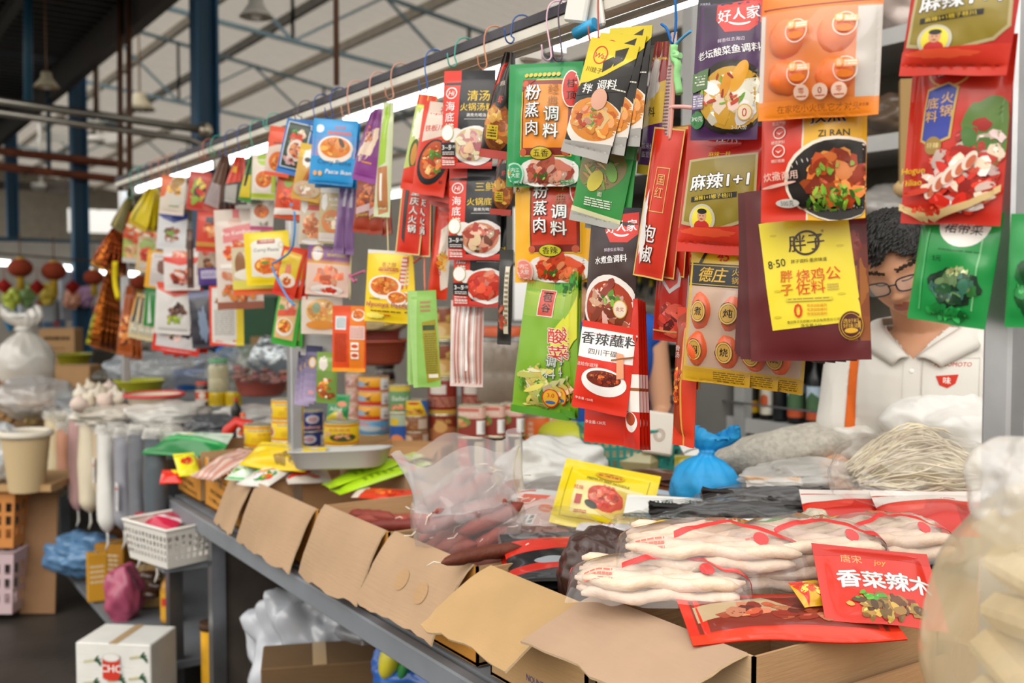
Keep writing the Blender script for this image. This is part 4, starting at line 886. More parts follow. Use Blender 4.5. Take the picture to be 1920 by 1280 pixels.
dbl = D(60, 120, '2468a8'); dbl.r(7, 8, 53, 104, '2a3a2a'); dbl.frame(5, 6, 55, 106, 2, 'd0d8e0'); dbl.food(30, 40, 20, 26, 'c8401c d8b8a8 b83020 4a8a38', 26, .34); dbl.e(34, 66, 18, 24, 'd8c8bc'); dbl.food(34, 66, 15, 20, 'a84a28 c87848 8a3018', 20, .34); dbl.food(26, 90, 20, 12, 'c8a0a0 8a2c20', 14, .4); dbl.r(0, 108, 60, 120, '2a70b8')
hang(dbl, 553, 226, 52, 102, 'packet with blue frame and dark photo panel, {o} of two hung at the rail', turn=26, roll=14, dy=-.06, n=2, step=(9, -2, .012, 14, -7), seed=49, t=.008)
dpr2 = D(56, 100, 'd8c0b0'); dpr2.p([(0, 0), (56, 0), (56, 26), (0, 44)], 'd84a20'); dpr2.lines(14, 32, 40, 38, 1, '4a3a3a'); dpr2.e(30, 70, 22, 20, 'd0641c'); dpr2.food(30, 70, 20, 18, CURRY, 20, .34); dpr2.r(0, 92, 56, 100, 'd84a20')
hang(dpr2, 523, 238, 46, 92, 'white packet with red top and orange dish, left of the blue-framed packets', turn=26, roll=9, dy=-.045, seed=50, t=.008)
drw = D(58, 90, 'c84a20'); drw.e(26, 14, 10, 12, '88a830'); drw.food(28, 48, 22, 26, 'd84418 e86a30 b83010', 30, .34); drw.p([(0, 70), (58, 66), (58, 78), (0, 84)], 'e8dcd4'); drw.r(40, 20, 58, 70, 'd8502a'); drw.e(38, 60, 4, 4, '8098c0')
hang(drw, 541, 328, 48, 82, 'red and white packet with orange crisps, {o} of three under the blue-framed packets', turn=24, roll=7, dy=-.02, n=3, step=(13, 3, .014, 20, -4), seed=51, t=.010)
dk1 = D(44, 100, 'c8b8a0'); dk1.r(12, 8, 40, 36, 'c84a38'); dk1.r(12, 20, 40, 26, 'e0a828'); dk1.e(8, 26, 6, 16, 'e0dcd4', irr=.1); dk1.food(24, 66, 20, 28, 'd08a60 e0a880 c07048 a85838', 34, .34); dk1.e(24, 94, 18, 6, 'e0d8d0')
hang(dk1, 585, 358, 46, 100, 'cream packet with red square and curry photo, left of the beige kurma packet', turn=20, roll=4, dy=-.03, seed=52, t=.006)
dk2 = D(50, 108, 'b8a47c'); dk2.r(0, 0, 50, 12, 'd8d0c8'); dk2.e(10, 30, 6, 16, 'd8d4cc', irr=.1); dk2.t('KURMA', 34, 24, 9, 'ece8e0', bold=.03); dk2.lines(22, 34, 46, 38, 1, 'd8d0b8'); dk2.e(26, 66, 20, 22, 'd0804c'); dk2.food(26, 66, 18, 20, PALE + ' c88058', 24, .3); dk2.r(2, 88, 48, 104, 'cfc4bc')
hang(dk2, 622, 350, 48, 106, 'beige kurma packet with round curry photo, under the blue curry packet', turn=20, roll=4, dy=-.025, seed=53, t=.006)
dpl = D(26, 130, '7a5a88'); dpl.r(14, 4, 20, 44, 'c8c0cc'); dpl.r(3, 40, 9, 120, '8a6a98')
hang(dpl, 640, 342, 20, 132, 'purple ridged stick bag, {o} of two right of the beige kurma packet', turn=20, roll=7, dy=-.01, n=2, step=(15, 2, .012, 6, -4), seed=54, t=.012)
dcs = D(80, 100, '7a4a80'); dcs.grad(0, 24, 80, 38, '8a4a78', 'e0a020', 4); dcs.e(18, 16, 11, 16, 'd8a838'); dcs.e(18, 16, 9, 14, 'dcd4d0'); dcs.t('CURRY', 56, 8, 8, 'e0c030', bold=.03); dcs.t('SEAFOOD', 54, 17, 8, 'e0c030', bold=.03); dcs.r(0, 36, 80, 100, 'd8b8a8'); dcs.food(44, 58, 32, 22, 'e0845c d86a48 e8a080 c85838', 40, .34); dcs.e(40, 88, 30, 10, 'e0d4cc'); dcs.food(42, 88, 24, 8, 'd84a28 c83018 5a2c24', 16, .5)
hang(dcs, 615, 462, 80, 92, 'purple-topped curry seafood packet with pink window, above the clear rice curry packet', turn=20, roll=5, dy=-.02, seed=55, t=.010)
drc2 = D(80, 66, 'd8c8b8'); drc2.e(40, 26, 30, 22, 'e0a858'); drc2.food(40, 26, 28, 20, 'e0a858 d89848 e8c080 c8883c', 30, .3); drc2.e(30, 20, 8, 10, '8a9a78'); drc2.e(40, 50, 30, 8, 'd88a30')
hang(drc2, 603, 556, 76, 70, 'clear and cream packet with round yellow curry, right of the green-framed packet', turn=18, roll=1, dy=.0, seed=56, t=.008)
dfc = D(50, 100, 'd03818'); dfc.r(5, 8, 44, 60, 'd8b828'); dfc.t('Fish', 26, 20, 10, 'c88a28', sh=.2); dfc.e(24, 44, 7, 12, 'd87a58', irr=.2); dfc.e(26, 66, 18, 14, 'e0d0c0'); dfc.food(26, 66, 15, 11, CURRY, 16, .34); dfc.r(0, 90, 50, 100, 'd02c18')
hang(dfc, 540, 466, 42, 92, 'red-framed yellow fish curry packet, {o} of three fanned at the second steel post', turn=26, roll=16, dy=-.06, n=3, step=(11, 0, .012, 14, -4), seed=57, t=.007)
dgf = D(52, 96, '3a9a30'); dgf.r(5, 0, 44, 84, 'd8b078'); dgf.food(24, 22, 18, 18, 'e05a30 5a9a3a d8c8a8', 20, .34); dgf.p([(6, 30), (42, 22), (42, 34), (6, 42)], 'd84a28'); dgf.bowl(24, 58, 17, 16, 'e8dcd0', 'c88a38', CURRY, 16, .34)
hang(dgf, 537, 556, 46, 92, 'green-framed soup packet, {o} of two at the foot of the fanned red packets', turn=26, roll=11, dy=-.04, n=2, step=(12, 0, .014, 20, -5), seed=58, t=.008)
dtu = D(86, 106, 'e8cc1c'); dtu.p([(14, 22), (70, 14), (78, 40), (76, 92), (12, 88)], 'e0dcd0'); dtu.e(44, 26, 32, 12, 'e0dcd0'); dtu.r(26, 16, 60, 24, '9a2c3c'); dtu.lines(28, 18, 58, 23, 1, 'e8c8a0'); dtu.t('Curry Paste', 43, 36, 10, '3a3a40', bold=.0); dtu.ring(71, 28, 5, 6, 1, 'b8a868'); dtu.bowl(44, 68, 30, 19, 'e8dccc', 'd8701c', CURRY, 36, .28); dtu.e(40, 62, 8, 3, '6a8a38')
hang(dtu, 501, 434, 82, 100, 'yellow curry paste packet with white centre and soup plate, before the middle post', turn=22, roll=-3, dy=-.075, seed=59, t=.009, kind='pouch')
dtb = D(110, 84, 'd8cc58'); dtb.r(0, 0, 110, 58, 'c8b898'); dtb.e(16, 30, 10, 22, '8a5a30'); dtb.r(0, 74, 110, 84, 'd85a20'); dtb.e(50, 48, 46, 12, 'e0d8c8')
hang(dtb, 490, 462, 108, 90, 'pale yellow clear packet with orange bottom edge, behind the yellow curry paste packet', turn=22, roll=-2, dy=-.055, seed=60, t=.007)
dks = D(84, 190, 'd8c8bc'); dks.r(34, 0, 46, 26, 'd86a6a'); dks.e(38, 24, 12, 8, 'd8b8a8'); dks.p([(16, 36), (74, 26), (72, 58), (16, 64)], 'd87878'); dks.t('Pes Kembung', 44, 44, 11, 'f4ece8', ang=-6, bold=.03, sh=.1); dks.food(44, 82, 32, 22, 'd8501c e88038 c83818 f0a060', 36, .3); dks.r(10, 104, 84, 112, 'e8e0d8'); dks.food(40, 128, 34, 18, 'd89068 c87858 e0b090', 24, .34); dks.food(44, 158, 40, 20, 'd8803c e0a068 b85a28', 30, .3); dks.r(0, 176, 84, 190, '8a4a30')
hang(dks, 447, 392, 84, 188, 'tall cream and pink paste packet with orange dish, left of the yellow curry paste packet', turn=22, roll=-2, dy=-.035, seed=61, t=.007)
dbk = D(78, 110, 'd84024'); dbk.p([(6, 4), (78, 0), (78, 110), (6, 104)], 'd8d4cc'); dbk.r(60, 6, 78, 110, 'e0c830'); dbk.r(9, 20, 62, 98, 'd4d0ca'); dbk.food(34, 28, 26, 10, BROWN, 14, .4); dbk.lines(12, 44, 58, 92, 14, '9a948e', .45)
hang(dbk, 424, 536, 62, 112, 'white back-printed packet with red and yellow borders, low beside the green chilli wall', turn=18, roll=0, dy=-.02, seed=62, t=.004, film='film_soft')
dli = D(50, 84, 'd8ccbc'); dli.e(26, 8, 16, 12, '9ab82c'); dli.bowl(26, 46, 20, 18, 'e0d8d0', 'd8641c', CURRY, 20, .3); dli.r(0, 72, 50, 82, 'a8b838'); dli.r(42, 30, 50, 70, 'a8b838')
hang(dli, 494, 290, 44, 84, 'white and lime packet with orange curry bowl, under the rail left of the red-topped packet', turn=22, roll=3, dy=-.03, seed=63, t=.008)
dli2 = D(46, 58, 'd8d0c8'); dli2.bowl(22, 22, 18, 15, 'e0d8d0', 'c86428', CURRY, 18, .34); dli2.food(26, 46, 14, 6, 'b0a898 8a8078', 6, .5); dli2.r(0, 50, 46, 58, 'b8507a')
hang(dli2, 491, 374, 42, 58, 'small white packet with curry bowl and pink hem, under the white and lime packet', turn=22, roll=3, dy=-.01, seed=64, t=.006)
def d_fan(c0, c1, c2=None):
    d = D(36, 110, c0); d.p([(6, 54), (30, 54), (34, 100), (2, 100)], c1); d.lines(8, 60, 28, 92, 7, jit(c1, random.Random(3), .4))
    if c2: d.r(0, 98, 36, 110, c2)
    return d
hang(d_fan('5a3a28', '9a8a88', 'a8382a'), 403, 292, 30, 108, 'brown and grey spice sachet, {o} of four fanned under the far lamp', turn=40, roll=20, dy=-.05, n=4, step=(9, 0, .012, 7, -9), t=.006, seed=65, pinch=.3)
dra = D(36, 90, '3a3230'); dra.p([(0, 0), (36, 0), (36, 44), (0, 56)], 'c83a24'); dra.r(8, 18, 26, 30, 'd8a838'); dra.p([(4, 58), (30, 50), (30, 86), (6, 88)], 'a8a49c')
hang(dra, 436, 294, 30, 88, 'red-topped black sachet gathered at the top, {o} of two right of the brown sachets', turn=38, roll=14, dy=-.05, n=2, step=(14, 0, .012, 14, -10), t=.006, seed=66, pinch=.3)
dgy = D(30, 90, '3a7a28'); dgy.p([(4, 40), (24, 36), (26, 80), (2, 84)], 'd0b828'); dgy.p([(12, 0), (20, 0), (14, 60), (8, 60)], '2a2c1a')
hang(dgy, 463, 292, 24, 86, 'green and yellow spice sachet, {o} of three left of the lime packet', turn=40, roll=14, dy=-.05, n=3, step=(8, 0, .012, 8, -8), t=.006, seed=67, pinch=.35)
dpw = D(46, 90, 'c83a24'); dpw.r(16, 10, 30, 40, '2a2a34'); dpw.food(30, 40, 18, 22, 'd87a40 e0a068 b84a24', 30, .3); dpw.r(0, 68, 46, 78, 'c88a3c')
hang(dpw, 392, 398, 46, 74, 'red packet with bowl of fried prawns, right of the white and blue packet', turn=22, roll=4, dy=-.02, seed=68, t=.007)
dbi = D(40, 70, 'c8b098'); dbi.e(16, 14, 8, 8, 'd05a48'); dbi.food(22, 46, 14, 20, BROWN + ' c07848', 20, .34)
hang(dbi, 388, 462, 34, 56, 'small beige biscuit packet with red seal, above the small purple packet', turn=22, roll=7, dy=.0, seed=69, t=.006)
dpp = D(44, 32, '4a2c78'); dpp.r(6, 5, 40, 20, 'a8a0b8'); dpp.lines(9, 8, 36, 17, 2, '5a4888'); 
hang(dpp, 391, 502, 38, 32, 'small purple and white packet left of the tall pink packet', turn=18, roll=-2, dy=-.02, seed=70, t=.006)
dfo = D(50, 76, 'd8ccbc'); dfo.p([(0, 0), (24, 0), (10, 40), (0, 44)], 'd8642c'); dfo.e(34, 10, 14, 9, '9a7430', rot=-.4); dfo.food(28, 26, 18, 12, 'b88428 a06a1c d8a848', 24, .34); dfo.e(34, 48, 12, 9, 'd0ccc0'); dfo.lines(20, 58, 40, 62, 1, '6a8a38'); dfo.r(0, 68, 50, 76, 'dcccc0')
hang(dfo, 323, 330, 44, 72, 'orange and white packet with brown spice photo, just under the far light tube', turn=22, roll=6, dy=-.05, seed=71, t=.008)
dwb = D(54, 72, 'd4d4d4'); dwb.p([(0, 0), (54, 0), (54, 10), (30, 20), (10, 14), (0, 8)], '2a3c8c'); dwb.food(28, 42, 15, 16, '5a2c20 8a4a34 a86848 6a8a38', 30, .32); dwb.food(28, 54, 15, 6, 'c89088 d8c8c0', 10, .5)
hang(dwb, 322, 398, 52, 70, 'white packet with dark blue arc and braised meat, under the orange and white packet', turn=22, roll=6, dy=-.035, seed=72, t=.008)
dwr = D(66, 84, 'd8d0cc'); dwr.food(34, 10, 30, 8, 'e0784c d85a38 e8b098', 20, .5); dwr.p([(0, 16), (66, 18), (60, 30), (30, 34), (0, 24)], 'd8402c'); dwr.food(34, 56, 22, 18, '8a2c20 b04a34 6a2018 d89080 c87038', 34, .32); dwr.e(30, 52, 10, 4, 'e8d0c8', rot=.3)
hang(dwr, 340, 466, 64, 78, 'white packet with red wave and braised pork, below the white and blue packet', turn=20, roll=-1, dy=-.05, seed=73, t=.008)
dwm = D(66, 94, 'd4d0cc'); dwm.p([(0, 0), (66, 0), (66, 18), (36, 26), (4, 14)], 'd84a2c'); dwm.food(30, 10, 26, 8, 'e8703c c83820', 14, .5); dwm.food(42, 52, 16, 16, '4a2c24 6a4438 c8b8b0 3a221c', 26, .36); dwm.food(32, 68, 22, 10, '8a9a30 6a8a38 b0b848 7a4a30', 20, .4); dwm.r(8, 82, 60, 86, 'c0bcb8')
hang(dwm, 324, 530, 64, 96, 'white mushroom packet with red top, front of the striped fan at the far end', turn=20, roll=4, dy=-.06, seed=74, t=.008)
dor = D(44, 72, 'e0a01c'); dor.r(10, 4, 44, 68, 'd0c8c4'); dor.e(32, 30, 10, 14, '7a4a3c', irr=.1); dor.lines(14, 8, 34, 14, 2, '4a3a38'); dor.lines(12, 44, 36, 64, 6, 'b0a8a4')
hang(dor, 294, 470, 40, 70, 'orange-framed white packet, left of the white packet with red wave', turn=24, roll=7, dy=-.03, seed=75, t=.006)
dgb = D(34, 74, '1a7a2c'); dgb.p([(8, 10), (16, 66), (8, 70)], 'c8d0c4'); dgb.r(24, 20, 34, 70, 'c8c4be')
hang(dgb, 287, 540, 32, 72, 'green-framed packet edge, {o} of two behind the white mushroom packet', turn=26, roll=6, dy=-.03, n=2, step=(9, 1, .012, 10, -6), seed=76, t=.005)
dye = D(36, 80, 'd0b814'); dye.p([(10, 0), (16, 0), (10, 70), (4, 70)], '9a8a10'); dye.r(0, 70, 36, 80, 'b89a10')
hang(dye, 266, 354, 34, 78, 'plain yellow sachet, {o} of four fanned near the far end of the rail', turn=40, roll=26, dy=-.05, n=4, step=(9, 0, .012, 5, -10), t=.006, seed=77, pinch=.25)
dol = D(26, 70, '5a5220'); dol.p([(8, 0), (13, 0), (10, 66), (4, 66)], '9a8c48')
hang(dol, 226, 370, 22, 66, 'olive sachet, {o} of five fanned at the far end of the rail', turn=42, roll=30, dy=-.04, n=5, step=(7, 0, .012, 5, -11), t=.006, seed=78, pinch=.25)
dbz = D(26, 80, '8a3c14'); dbz.p([(10, 0), (16, 0), (18, 76), (8, 76)], 'c8702c'); dbz.r(0, 72, 26, 80, 'a86a1c')
hang(dbz, 194, 428, 24, 80, 'bronze sachet gathered at the top, {o} of five fanned left of the farthest post', turn=40, roll=30, dy=-.03, n=5, step=(9, 2, .012, 6, -8), t=.006, seed=79, pinch=.25, film='foil', back='foil')
dbl2 = D(26, 150, '7a3c10'); dbl2.p([(4, 60), (20, 50), (22, 130), (6, 140)], 'b0601c'); dbl2.p([(0, 100), (10, 90), (8, 150), (0, 150)], '8a8418')
hang(dbl2, 186, 490, 24, 160, 'long amber sachet gathered at the top, {o} of eight fanned in the long bronze bunch', turn=40, roll=17, dy=-.01, n=8, step=(7, 2, .010, 4, -3.2), t=.007, seed=80, pinch=.2, film='foil', back='foil')
damb = D(30, 130, '9a4a14'); damb.food(15, 80, 13, 48, 'd8803c b85c1c e8a868 7a3410', 40, .5)
hang(damb, 236, 536, 28, 130, 'amber clear sachet of brown pieces, {o} of three at the farthest post', turn=34, roll=6, dy=-.01, n=3, step=(8, 4, .012, 8, -4), t=.012, seed=81, pinch=.35)
dml = D(36, 80, 'c8b890'); dml.p([(8, 8), (22, 4), (16, 50), (6, 54)], '3a3c40'); dml.food(18, 60, 14, 14, 'b8a898 d8d0c0 8a6a50', 16, .4); dml.r(0, 0, 10, 40, 'c8902c')
hang(dml, 256, 550, 26, 84, 'gold and white sachet, {o} of three between the amber sachets and green-framed packets', turn=34, roll=9, dy=-.01, n=3, step=(12, 2, .012, 10, -5), t=.008, seed=82, pinch=.5)
dgr = D(32, 60, 'a8b048'); dgr.food(16, 36, 14, 18, 'd8a870 e0b888 c08a58', 24, .34); dgr.r(0, 50, 32, 60, 'c8c4bc')
hang(dgr, 246, 436, 30, 56, 'small green packet of nuts just right of the farthest post', turn=22, roll=4, dy=-.02, seed=83, t=.006)
dpe = D(34, 66, 'c8b08a'); dpe.e(17, 16, 14, 12, '8aa03a'); dpe.food(17, 34, 13, 16, 'c83820 d8582c b02818', 20, .36); dpe.food(17, 54, 12, 8, 'd8ccc4 c8b8b0', 10, .5)
hang(dpe, 274, 444, 34, 66, 'small packet with red pepper photo, right of the green packet of nuts', turn=22, roll=7, dy=-.02, seed=84, t=.006)
drs = D(34, 60, 'c04a28'); drs.food(17, 30, 15, 24, 'd86a34 e89058 a83418 d8c0a8', 34, .34)
hang(drs, 252, 400, 34, 50, 'red-orange snack packet below the yellow sachets, {o} of three', turn=26, roll=12, dy=-.01, n=3, step=(16, 8, .012, 4, -3), t=.007, seed=85)
dst2 = D(90, 150, 'c8c4c4'); dst2.r(0, 0, 90, 40, 'c8382c'); dst2.r(0, 138, 90, 150, 'd02c1c'); dst2.food(46, 90, 30, 34, '2a2224 4a3634 c8b8b0', 30, .34); dst2.r(0, 0, 6, 150, 'd02c1c'); dst2.r(84, 0, 90, 150, 'd02c1c')
hang(dst2, 334, 540, 84, 122, 'white packet with red hem, {o} of four in the striped fan at the far end', turn=24, roll=8, dy=-.03, n=4, step=(9, 2, .010, 6, -11), t=.006, seed=86, kind='pouch')
ddk = D(40, 100, '34323c'); ddk.r(0, 0, 40, 14, '8a90b0'); ddk.e(24, 60, 8, 30, '7888a0', irr=.2)
hang(ddk, 378, 545, 42, 108, 'dark glossy packet behind the striped fan, left of the red and yellow bordered packet', turn=22, roll=-4, dy=.01, seed=87, t=.014, wav=.03)
hang(D(12, 120, '4a2c22').lines(3, 4, 9, 116, 3, '7a5a48'), 356, 430, 12, 110, 'thin dark brown stick packet hanging in front of the white packets', turn=10, dy=-.07, t=.005, seed=88)
drp = D(46, 70, 'b83a2c'); drp.food(22, 36, 20, 26, 'd8b040 88a040 c83020 2a2a30', 30, .34)
hang(drp, 372, 322, 40, 72, 'red mixed-vegetable packet behind the orange and white packet', turn=24, roll=8, dy=.0, seed=89, t=.007)

# hooks (colour, where it leaves the rail, where it ends)
for x, yb, xt, c, lb in ((802, 176, 806, '1c56a0', 'blue wire hook carrying the yellow-green and red packets'), (1538, -20, 1538, '2c5a9c', 'blue wire hook carrying the clear orange cake bag, at the top edge'), (1365, -12, 1365, 'b87860', 'tan wire hook carrying the purple fish packet, at the top edge'), (1806, -100, 1806, '3a9a88', 'teal wire hook carrying the topmost red bag at the upper right'), (1783, -60, 1770, 'c08060', 'copper wire hook just left of the topmost red bag'), (1122, 84, 1130, 'b04a38', 'red wire hook carrying the yellow and black noodle packets'), (856, 128, 862, '3a9a88', 'teal wire hook carrying the topmost hotpot packet'), (913, 132, 917, 'c08060', 'copper-coloured wire hook right of the teal one'),
                        (964, 84, 968, '1c4a8c', 'dark blue wire hook carrying the black crawfish bag'), (1034, 116, 1034, 'd8b0c0', 'pale pink wire hook carrying the green steamed-pork packet'), (1054, 118, 1056, '4a3448', 'long dark violet wire hook behind the yellow noodle packets'),
                        (738, 188, 742, 'c08870', 'tan wire hook above the lime and brown packet'), (697, 208, 702, 'c89080', 'tan wire hook carrying the purple packets'), (655, 222, 660, 'c8907a', 'tan wire hook right of the blue curry packet'),
                        (594, 250, 596, '2a4a88', 'navy wire hook carrying the satay packet'), (624, 224, 628, '2a3c80', 'navy wire hook carrying the blue curry packet'), (566, 228, 566, '5a4a44', 'brown wire hook carrying the blue-framed packets'), (507, 244, 507, '3aa890', 'turquoise wire hook left of the red-topped packet'), (476, 292, 476, '3aa890', 'turquoise wire hook carrying the green and yellow sachets'),
                        (450, 296, 452, '2a4a90', 'blue wire hook carrying the red-topped black sachets'), (424, 298, 428, '2a4a90', 'blue wire hook right of the brown sachets'), (404, 292, 402, '3aa080', 'green wire hook carrying the brown sachets'), (385, 300, 386, 'c06850', 'reddish wire hook left of the brown sachets'),
                        (338, 330, 338, '3a4a80', 'blue wire hook carrying the orange and white packet'), (318, 332, 318, 'c88868', 'tan wire hook beside the orange and white packet'), (302, 344, 302, 'c87858', 'tan wire hook near the far light tube'), (288, 352, 288, 'c87858', 'tan wire hook carrying the yellow sachets'),
                        (276, 356, 276, '4a3a68', 'violet wire hook near the far end of the rail'), (264, 352, 264, '3aa890', 'turquoise wire hook second from the far end'), (248, 372, 248, '3aa890', 'turquoise wire hook at the far end of the rail')):
    hook(x, yb, c, lb, dy=-.03, xt=xt)
# strings and raffia ties between the packets
def twine(pts, col, label, r=.0022, dy=-.045, flat=False):
    P = [atY(x, y, RY + dy + (q[0] if q else 0)) for x, y, *q in pts]; b = B('matte', col); Q = np.array([tuple(p) for p in P]); S = [Q[0]]
    for i in range(len(Q) - 1): S += [Q[i] * .75 + Q[i + 1] * .25, Q[i] * .25 + Q[i + 1] * .75]
    S.append(Q[-1]); b.tube(S, r, 6); return b, label
def add_twine(parts, name='raffia_string'):
    b0, lb = parts[0]
    for b1, _ in parts[1:]:
        o = b0.n; b0.V += b1.V; b0.n += b1.n; b0.Fc += [tuple(i + o for i in f) for f in b1.Fc]; b0.K += b1.K; b0.Mi += b1.Mi; b0.smooth += b1.smooth
    return tag(b0.build(name), lb, 'string')
add_twine([twine([(664, 300), (662, 400), (657, 500), (656, 562)], 'd8cc9c', 'cream raffia string hanging right of the purple stick bags, tied with a pink bow', dy=.02), twine([(657, 516), (644, 505), (655, 520), (672, 512), (684, 508)], 'c86a90', '', .003, dy=.018), twine([(657, 518), (664, 530), (668, 524)], 'c86a90', '', .003, dy=.018)])
add_twine([twine([(724, 380), (727, 440), (728, 476)], 'd0c498', 'thin cream string carrying the yellow curry paste packets', .0018, dy=-.01)])
add_twine([twine([(797, 462), (796, 500), (797, 548)], 'e08a70', 'peach string with a tie carrying the light green flat packets', .0025, dy=.0), twine([(776, 492), (786, 484), (798, 476)], 'e07a60', '', .003, dy=.0)])
add_twine([twine([(552, 396), (553, 430), (548, 470), (520, 490), (508, 494), (518, 520), (540, 560), (552, 572)], '4a90c8', 'light blue twine looped around the middle post between the red and yellow packets', .003, dy=-.10)])
add_twine([twine([(1266, -10), (1268, 50), (1262, 90), (1256, 70), (1250, 52), (1240, 45)], '2468b0', 'blue twine tied above the gold-edged red packets', .0022, dy=-.03), twine([(1262, 88), (1280, 70), (1296, 58)], '5aa0d0', '', .0022, dy=-.03)])
add_twine([twine([(1264, 84), (1262, 110), (1272, 118), (1268, 140), (1274, 176)], '9ad890', 'green raffia knot hanging right of the purple and yellow packet', .006, dy=-.035), twine([(1268, 96), (1258, 108), (1276, 104)], 'a0d898', '', .005, dy=-.035)])
add_twine([twine([(1266, 110), (1262, 180), (1258, 240), (1256, 262)], 'e8a898', 'pink raffia string with a side knot, under the green raffia knot', .003, dy=-.03), twine([(1252, 204), (1262, 200), (1280, 200), (1300, 202)], 'e8b0a8', '', .0035, dy=-.03)])
add_twine([twine([(1176, 176), (1182, 182), (1198, 190)], '78b4d8', 'pale blue raffia tie at the edge of the green noodle packets', .005, dy=-.03)])
add_twine([twine([(216, 490), (215, 530), (222, 560)], 'd8c018', 'yellow ribbon tied to the farthest steel post', .012, dy=-.04)])
# ---------------------------------------------------------------- cardboard boxes along the counter
KR = 'ae9072'; KI = 'b38f68'; KO = 'd0903e'
def carton(x0, x1, zt, fy, fz, label, y0=1.045, y1=1.40, z0=.765, printed=None, torn=False, front=KO, seed=0, flapcol=KR, spots=False):
    rng = random.Random(seed); t = thing('cardboard_box', label, 'box', ((x0 + x1) / 2, y0, z0), group='open cardboard boxes along the counter')
    w = x1 - x0; d = y1 - y0; h = zt - z0; th = .005; b = B('card', KI)
    b.box((0, d / 2, .004), (w, d, .006))
    b.c(KI).box((-w / 2 + th / 2, d / 2, h / 2), (th, d, h)); b.box((w / 2 - th / 2, d / 2, h / 2), (th, d, h)); b.c(KR).box((0, d - th / 2, h * .5 + .012), (w, th, h + .024))
    b.c(front)
    if not torn: b.box((0, th / 2, h / 2), (w, th, h))
    else:
        n = 26; xs = np.linspace(-w / 2, w / 2, n); zz = [h * (1.0 - (.42 if .15 < i / n < .62 else .16 if i / n >= .62 else .0) * (1 + rng.uniform(-.2, .2))) for i in range(n)]
        for yy, fl in ((0, False), (th, True)):
            P = np.zeros((5, n, 3))
            for j in range(5): P[j, :, 0] = xs; P[j, :, 1] = yy; P[j, :, 2] = np.array(zz) * j / 4
            b.grid(P, flip=fl, smooth=False)
        b.c('d8b890'); P = np.zeros((2, n, 3)); P[0, :, 0] = P[1, :, 0] = xs; P[1, :, 1] = th; P[0, :, 2] = P[1, :, 2] = zz; b.grid(P, smooth=False)
    if printed:
        f = lambda u, v: np.stack([(u - .5) * w, -.0006 + 0 * u, (1 - v) * h], -1); emit_print(b, printed, f, w, h)
    b.build('box_body', t)
    if not torn:
        n = 13; b = B('card', flapcol); nr = 9; P = np.zeros((nr, n, 3)); oy = fy - y0; oz = fz - zt
        for j in range(nr):
            q = j / (nr - 1)
            for i in range(n):
                u = i / (n - 1) - .5; rag = .006 * rng.uniform(-1, 1) if j == nr - 1 else 0
                P[j, i] = (u * w * (.955 - .03 * q) - .008 * w - .02 * w * q + .004 * q * rng.uniform(-1, 1) * (i in (0, n - 1)), oy * (q ** .85) - .002 + .006 * math.sin(u * 5 + seed) * q, h + oz * (q ** 1.15) + .004 + rag)
        b.grid(P, flip=True, smooth=True); N = np.array([0, -oz, oy]); N = N / np.linalg.norm(N) * th
        if N[1] > 0: pass
        Q = P + np.array([0, abs(N[1]), -abs(N[2])]) * .9; b.grid(Q, flip=False)
        ed = np.concatenate([P[:, 0], P[-1, :], P[::-1, -1]]); eq = np.concatenate([Q[:, 0], Q[-1, :], Q[::-1, -1]]); b.c('d8bc98').grid(np.stack([ed, eq]), smooth=False)
        if spots:
            b.c('a98660')
            for sx in (-.08, .16): 
                f = lambda u, v: np.stack([(u - .5) * w, oy * (v ** .85) - .003 + .006 * np.sin((u - .5) * 5 + seed) * v, h + oz * v ** 1.15 + .0045], -1)
                dd_ = D(100, 60, flapcol); dd_.e(50 + sx * 100, 28 + 40 * abs(sx), 6.5, 8, 'b08e69'); emit_print(b, dd_, f, w, .17)
        b.build('front_flap', t)
    return t
pk1 = D(100, 80, KO); pk1.t('PACKING', 46, 56, 11, '3a2a1c', ang=4, bold=.04); pk1.t('1 x 500 g (3.10 OZ)', 50, 68, 8, '3a2a1c', ang=4, bold=.04)
pk2 = D(100, 90, KO); pk2.t('PACKED BY HANDE', 62, 32, 7, '3a2a1c', ang=4); pk2.t('IN CASE', 72, 42, 8, '3a2a1c', ang=4); pk2.t('PACKING', 46, 58, 11, '3a2a1c', ang=5, bold=.04); pk2.t('1 x 500 g (3.10 OZ.)', 55, 74, 9, '3a2a1c', ang=5, bold=.04)
carton(-3.78, -3.50, .955, 1, 1, 'torn open cardboard box with packing print, last on the counter beside the hanging grain bags', torn=True, printed=pk1, seed=1, z0=.78)
carton(-3.46, -3.18, .945, 1, 1, 'torn open cardboard box with packing print, second from the far end of the counter', torn=True, printed=pk2, seed=2, z0=.78)
carton(-3.15, -2.96, .93, .975, .785, 'small cardboard box with a short hanging flap, right beside the two torn boxes', seed=3)
carton(-2.94, -2.49, .935, .972, .775, 'cardboard box holding clear bags, its flap split from the next by a dark gap', seed=4)
carton(-2.45, -2.09, .956, .968, .79, 'cardboard box holding loose dried sausages tied with white string', seed=5)
carton(-2.06, -1.71, .963, .95, .82, 'cardboard box whose flap has two round damp spots, under the big bag of sausages', seed=6, spots=True)
pb = D(100, 60, 'c8a070'); pb.t('NOUNT CARTELLE', 62, 50, 5, '3a4a8a'); pb.t('SOLEIL', 58, 56, 6, '3a4a8a')
carton(-1.66, -1.36, .975, .90, .885, 'cardboard box with wide outstanding tan flap, holding black and red packs', seed=7, front='c8a070', printed=pb, flapcol='b59468')
pr = D(100, 60, 'd0b088'); pr.e(28, 44, 10, 13, 'b82c24', rot=.4); pr.ring(50, 48, 9, 16, 1, '4a3a30')
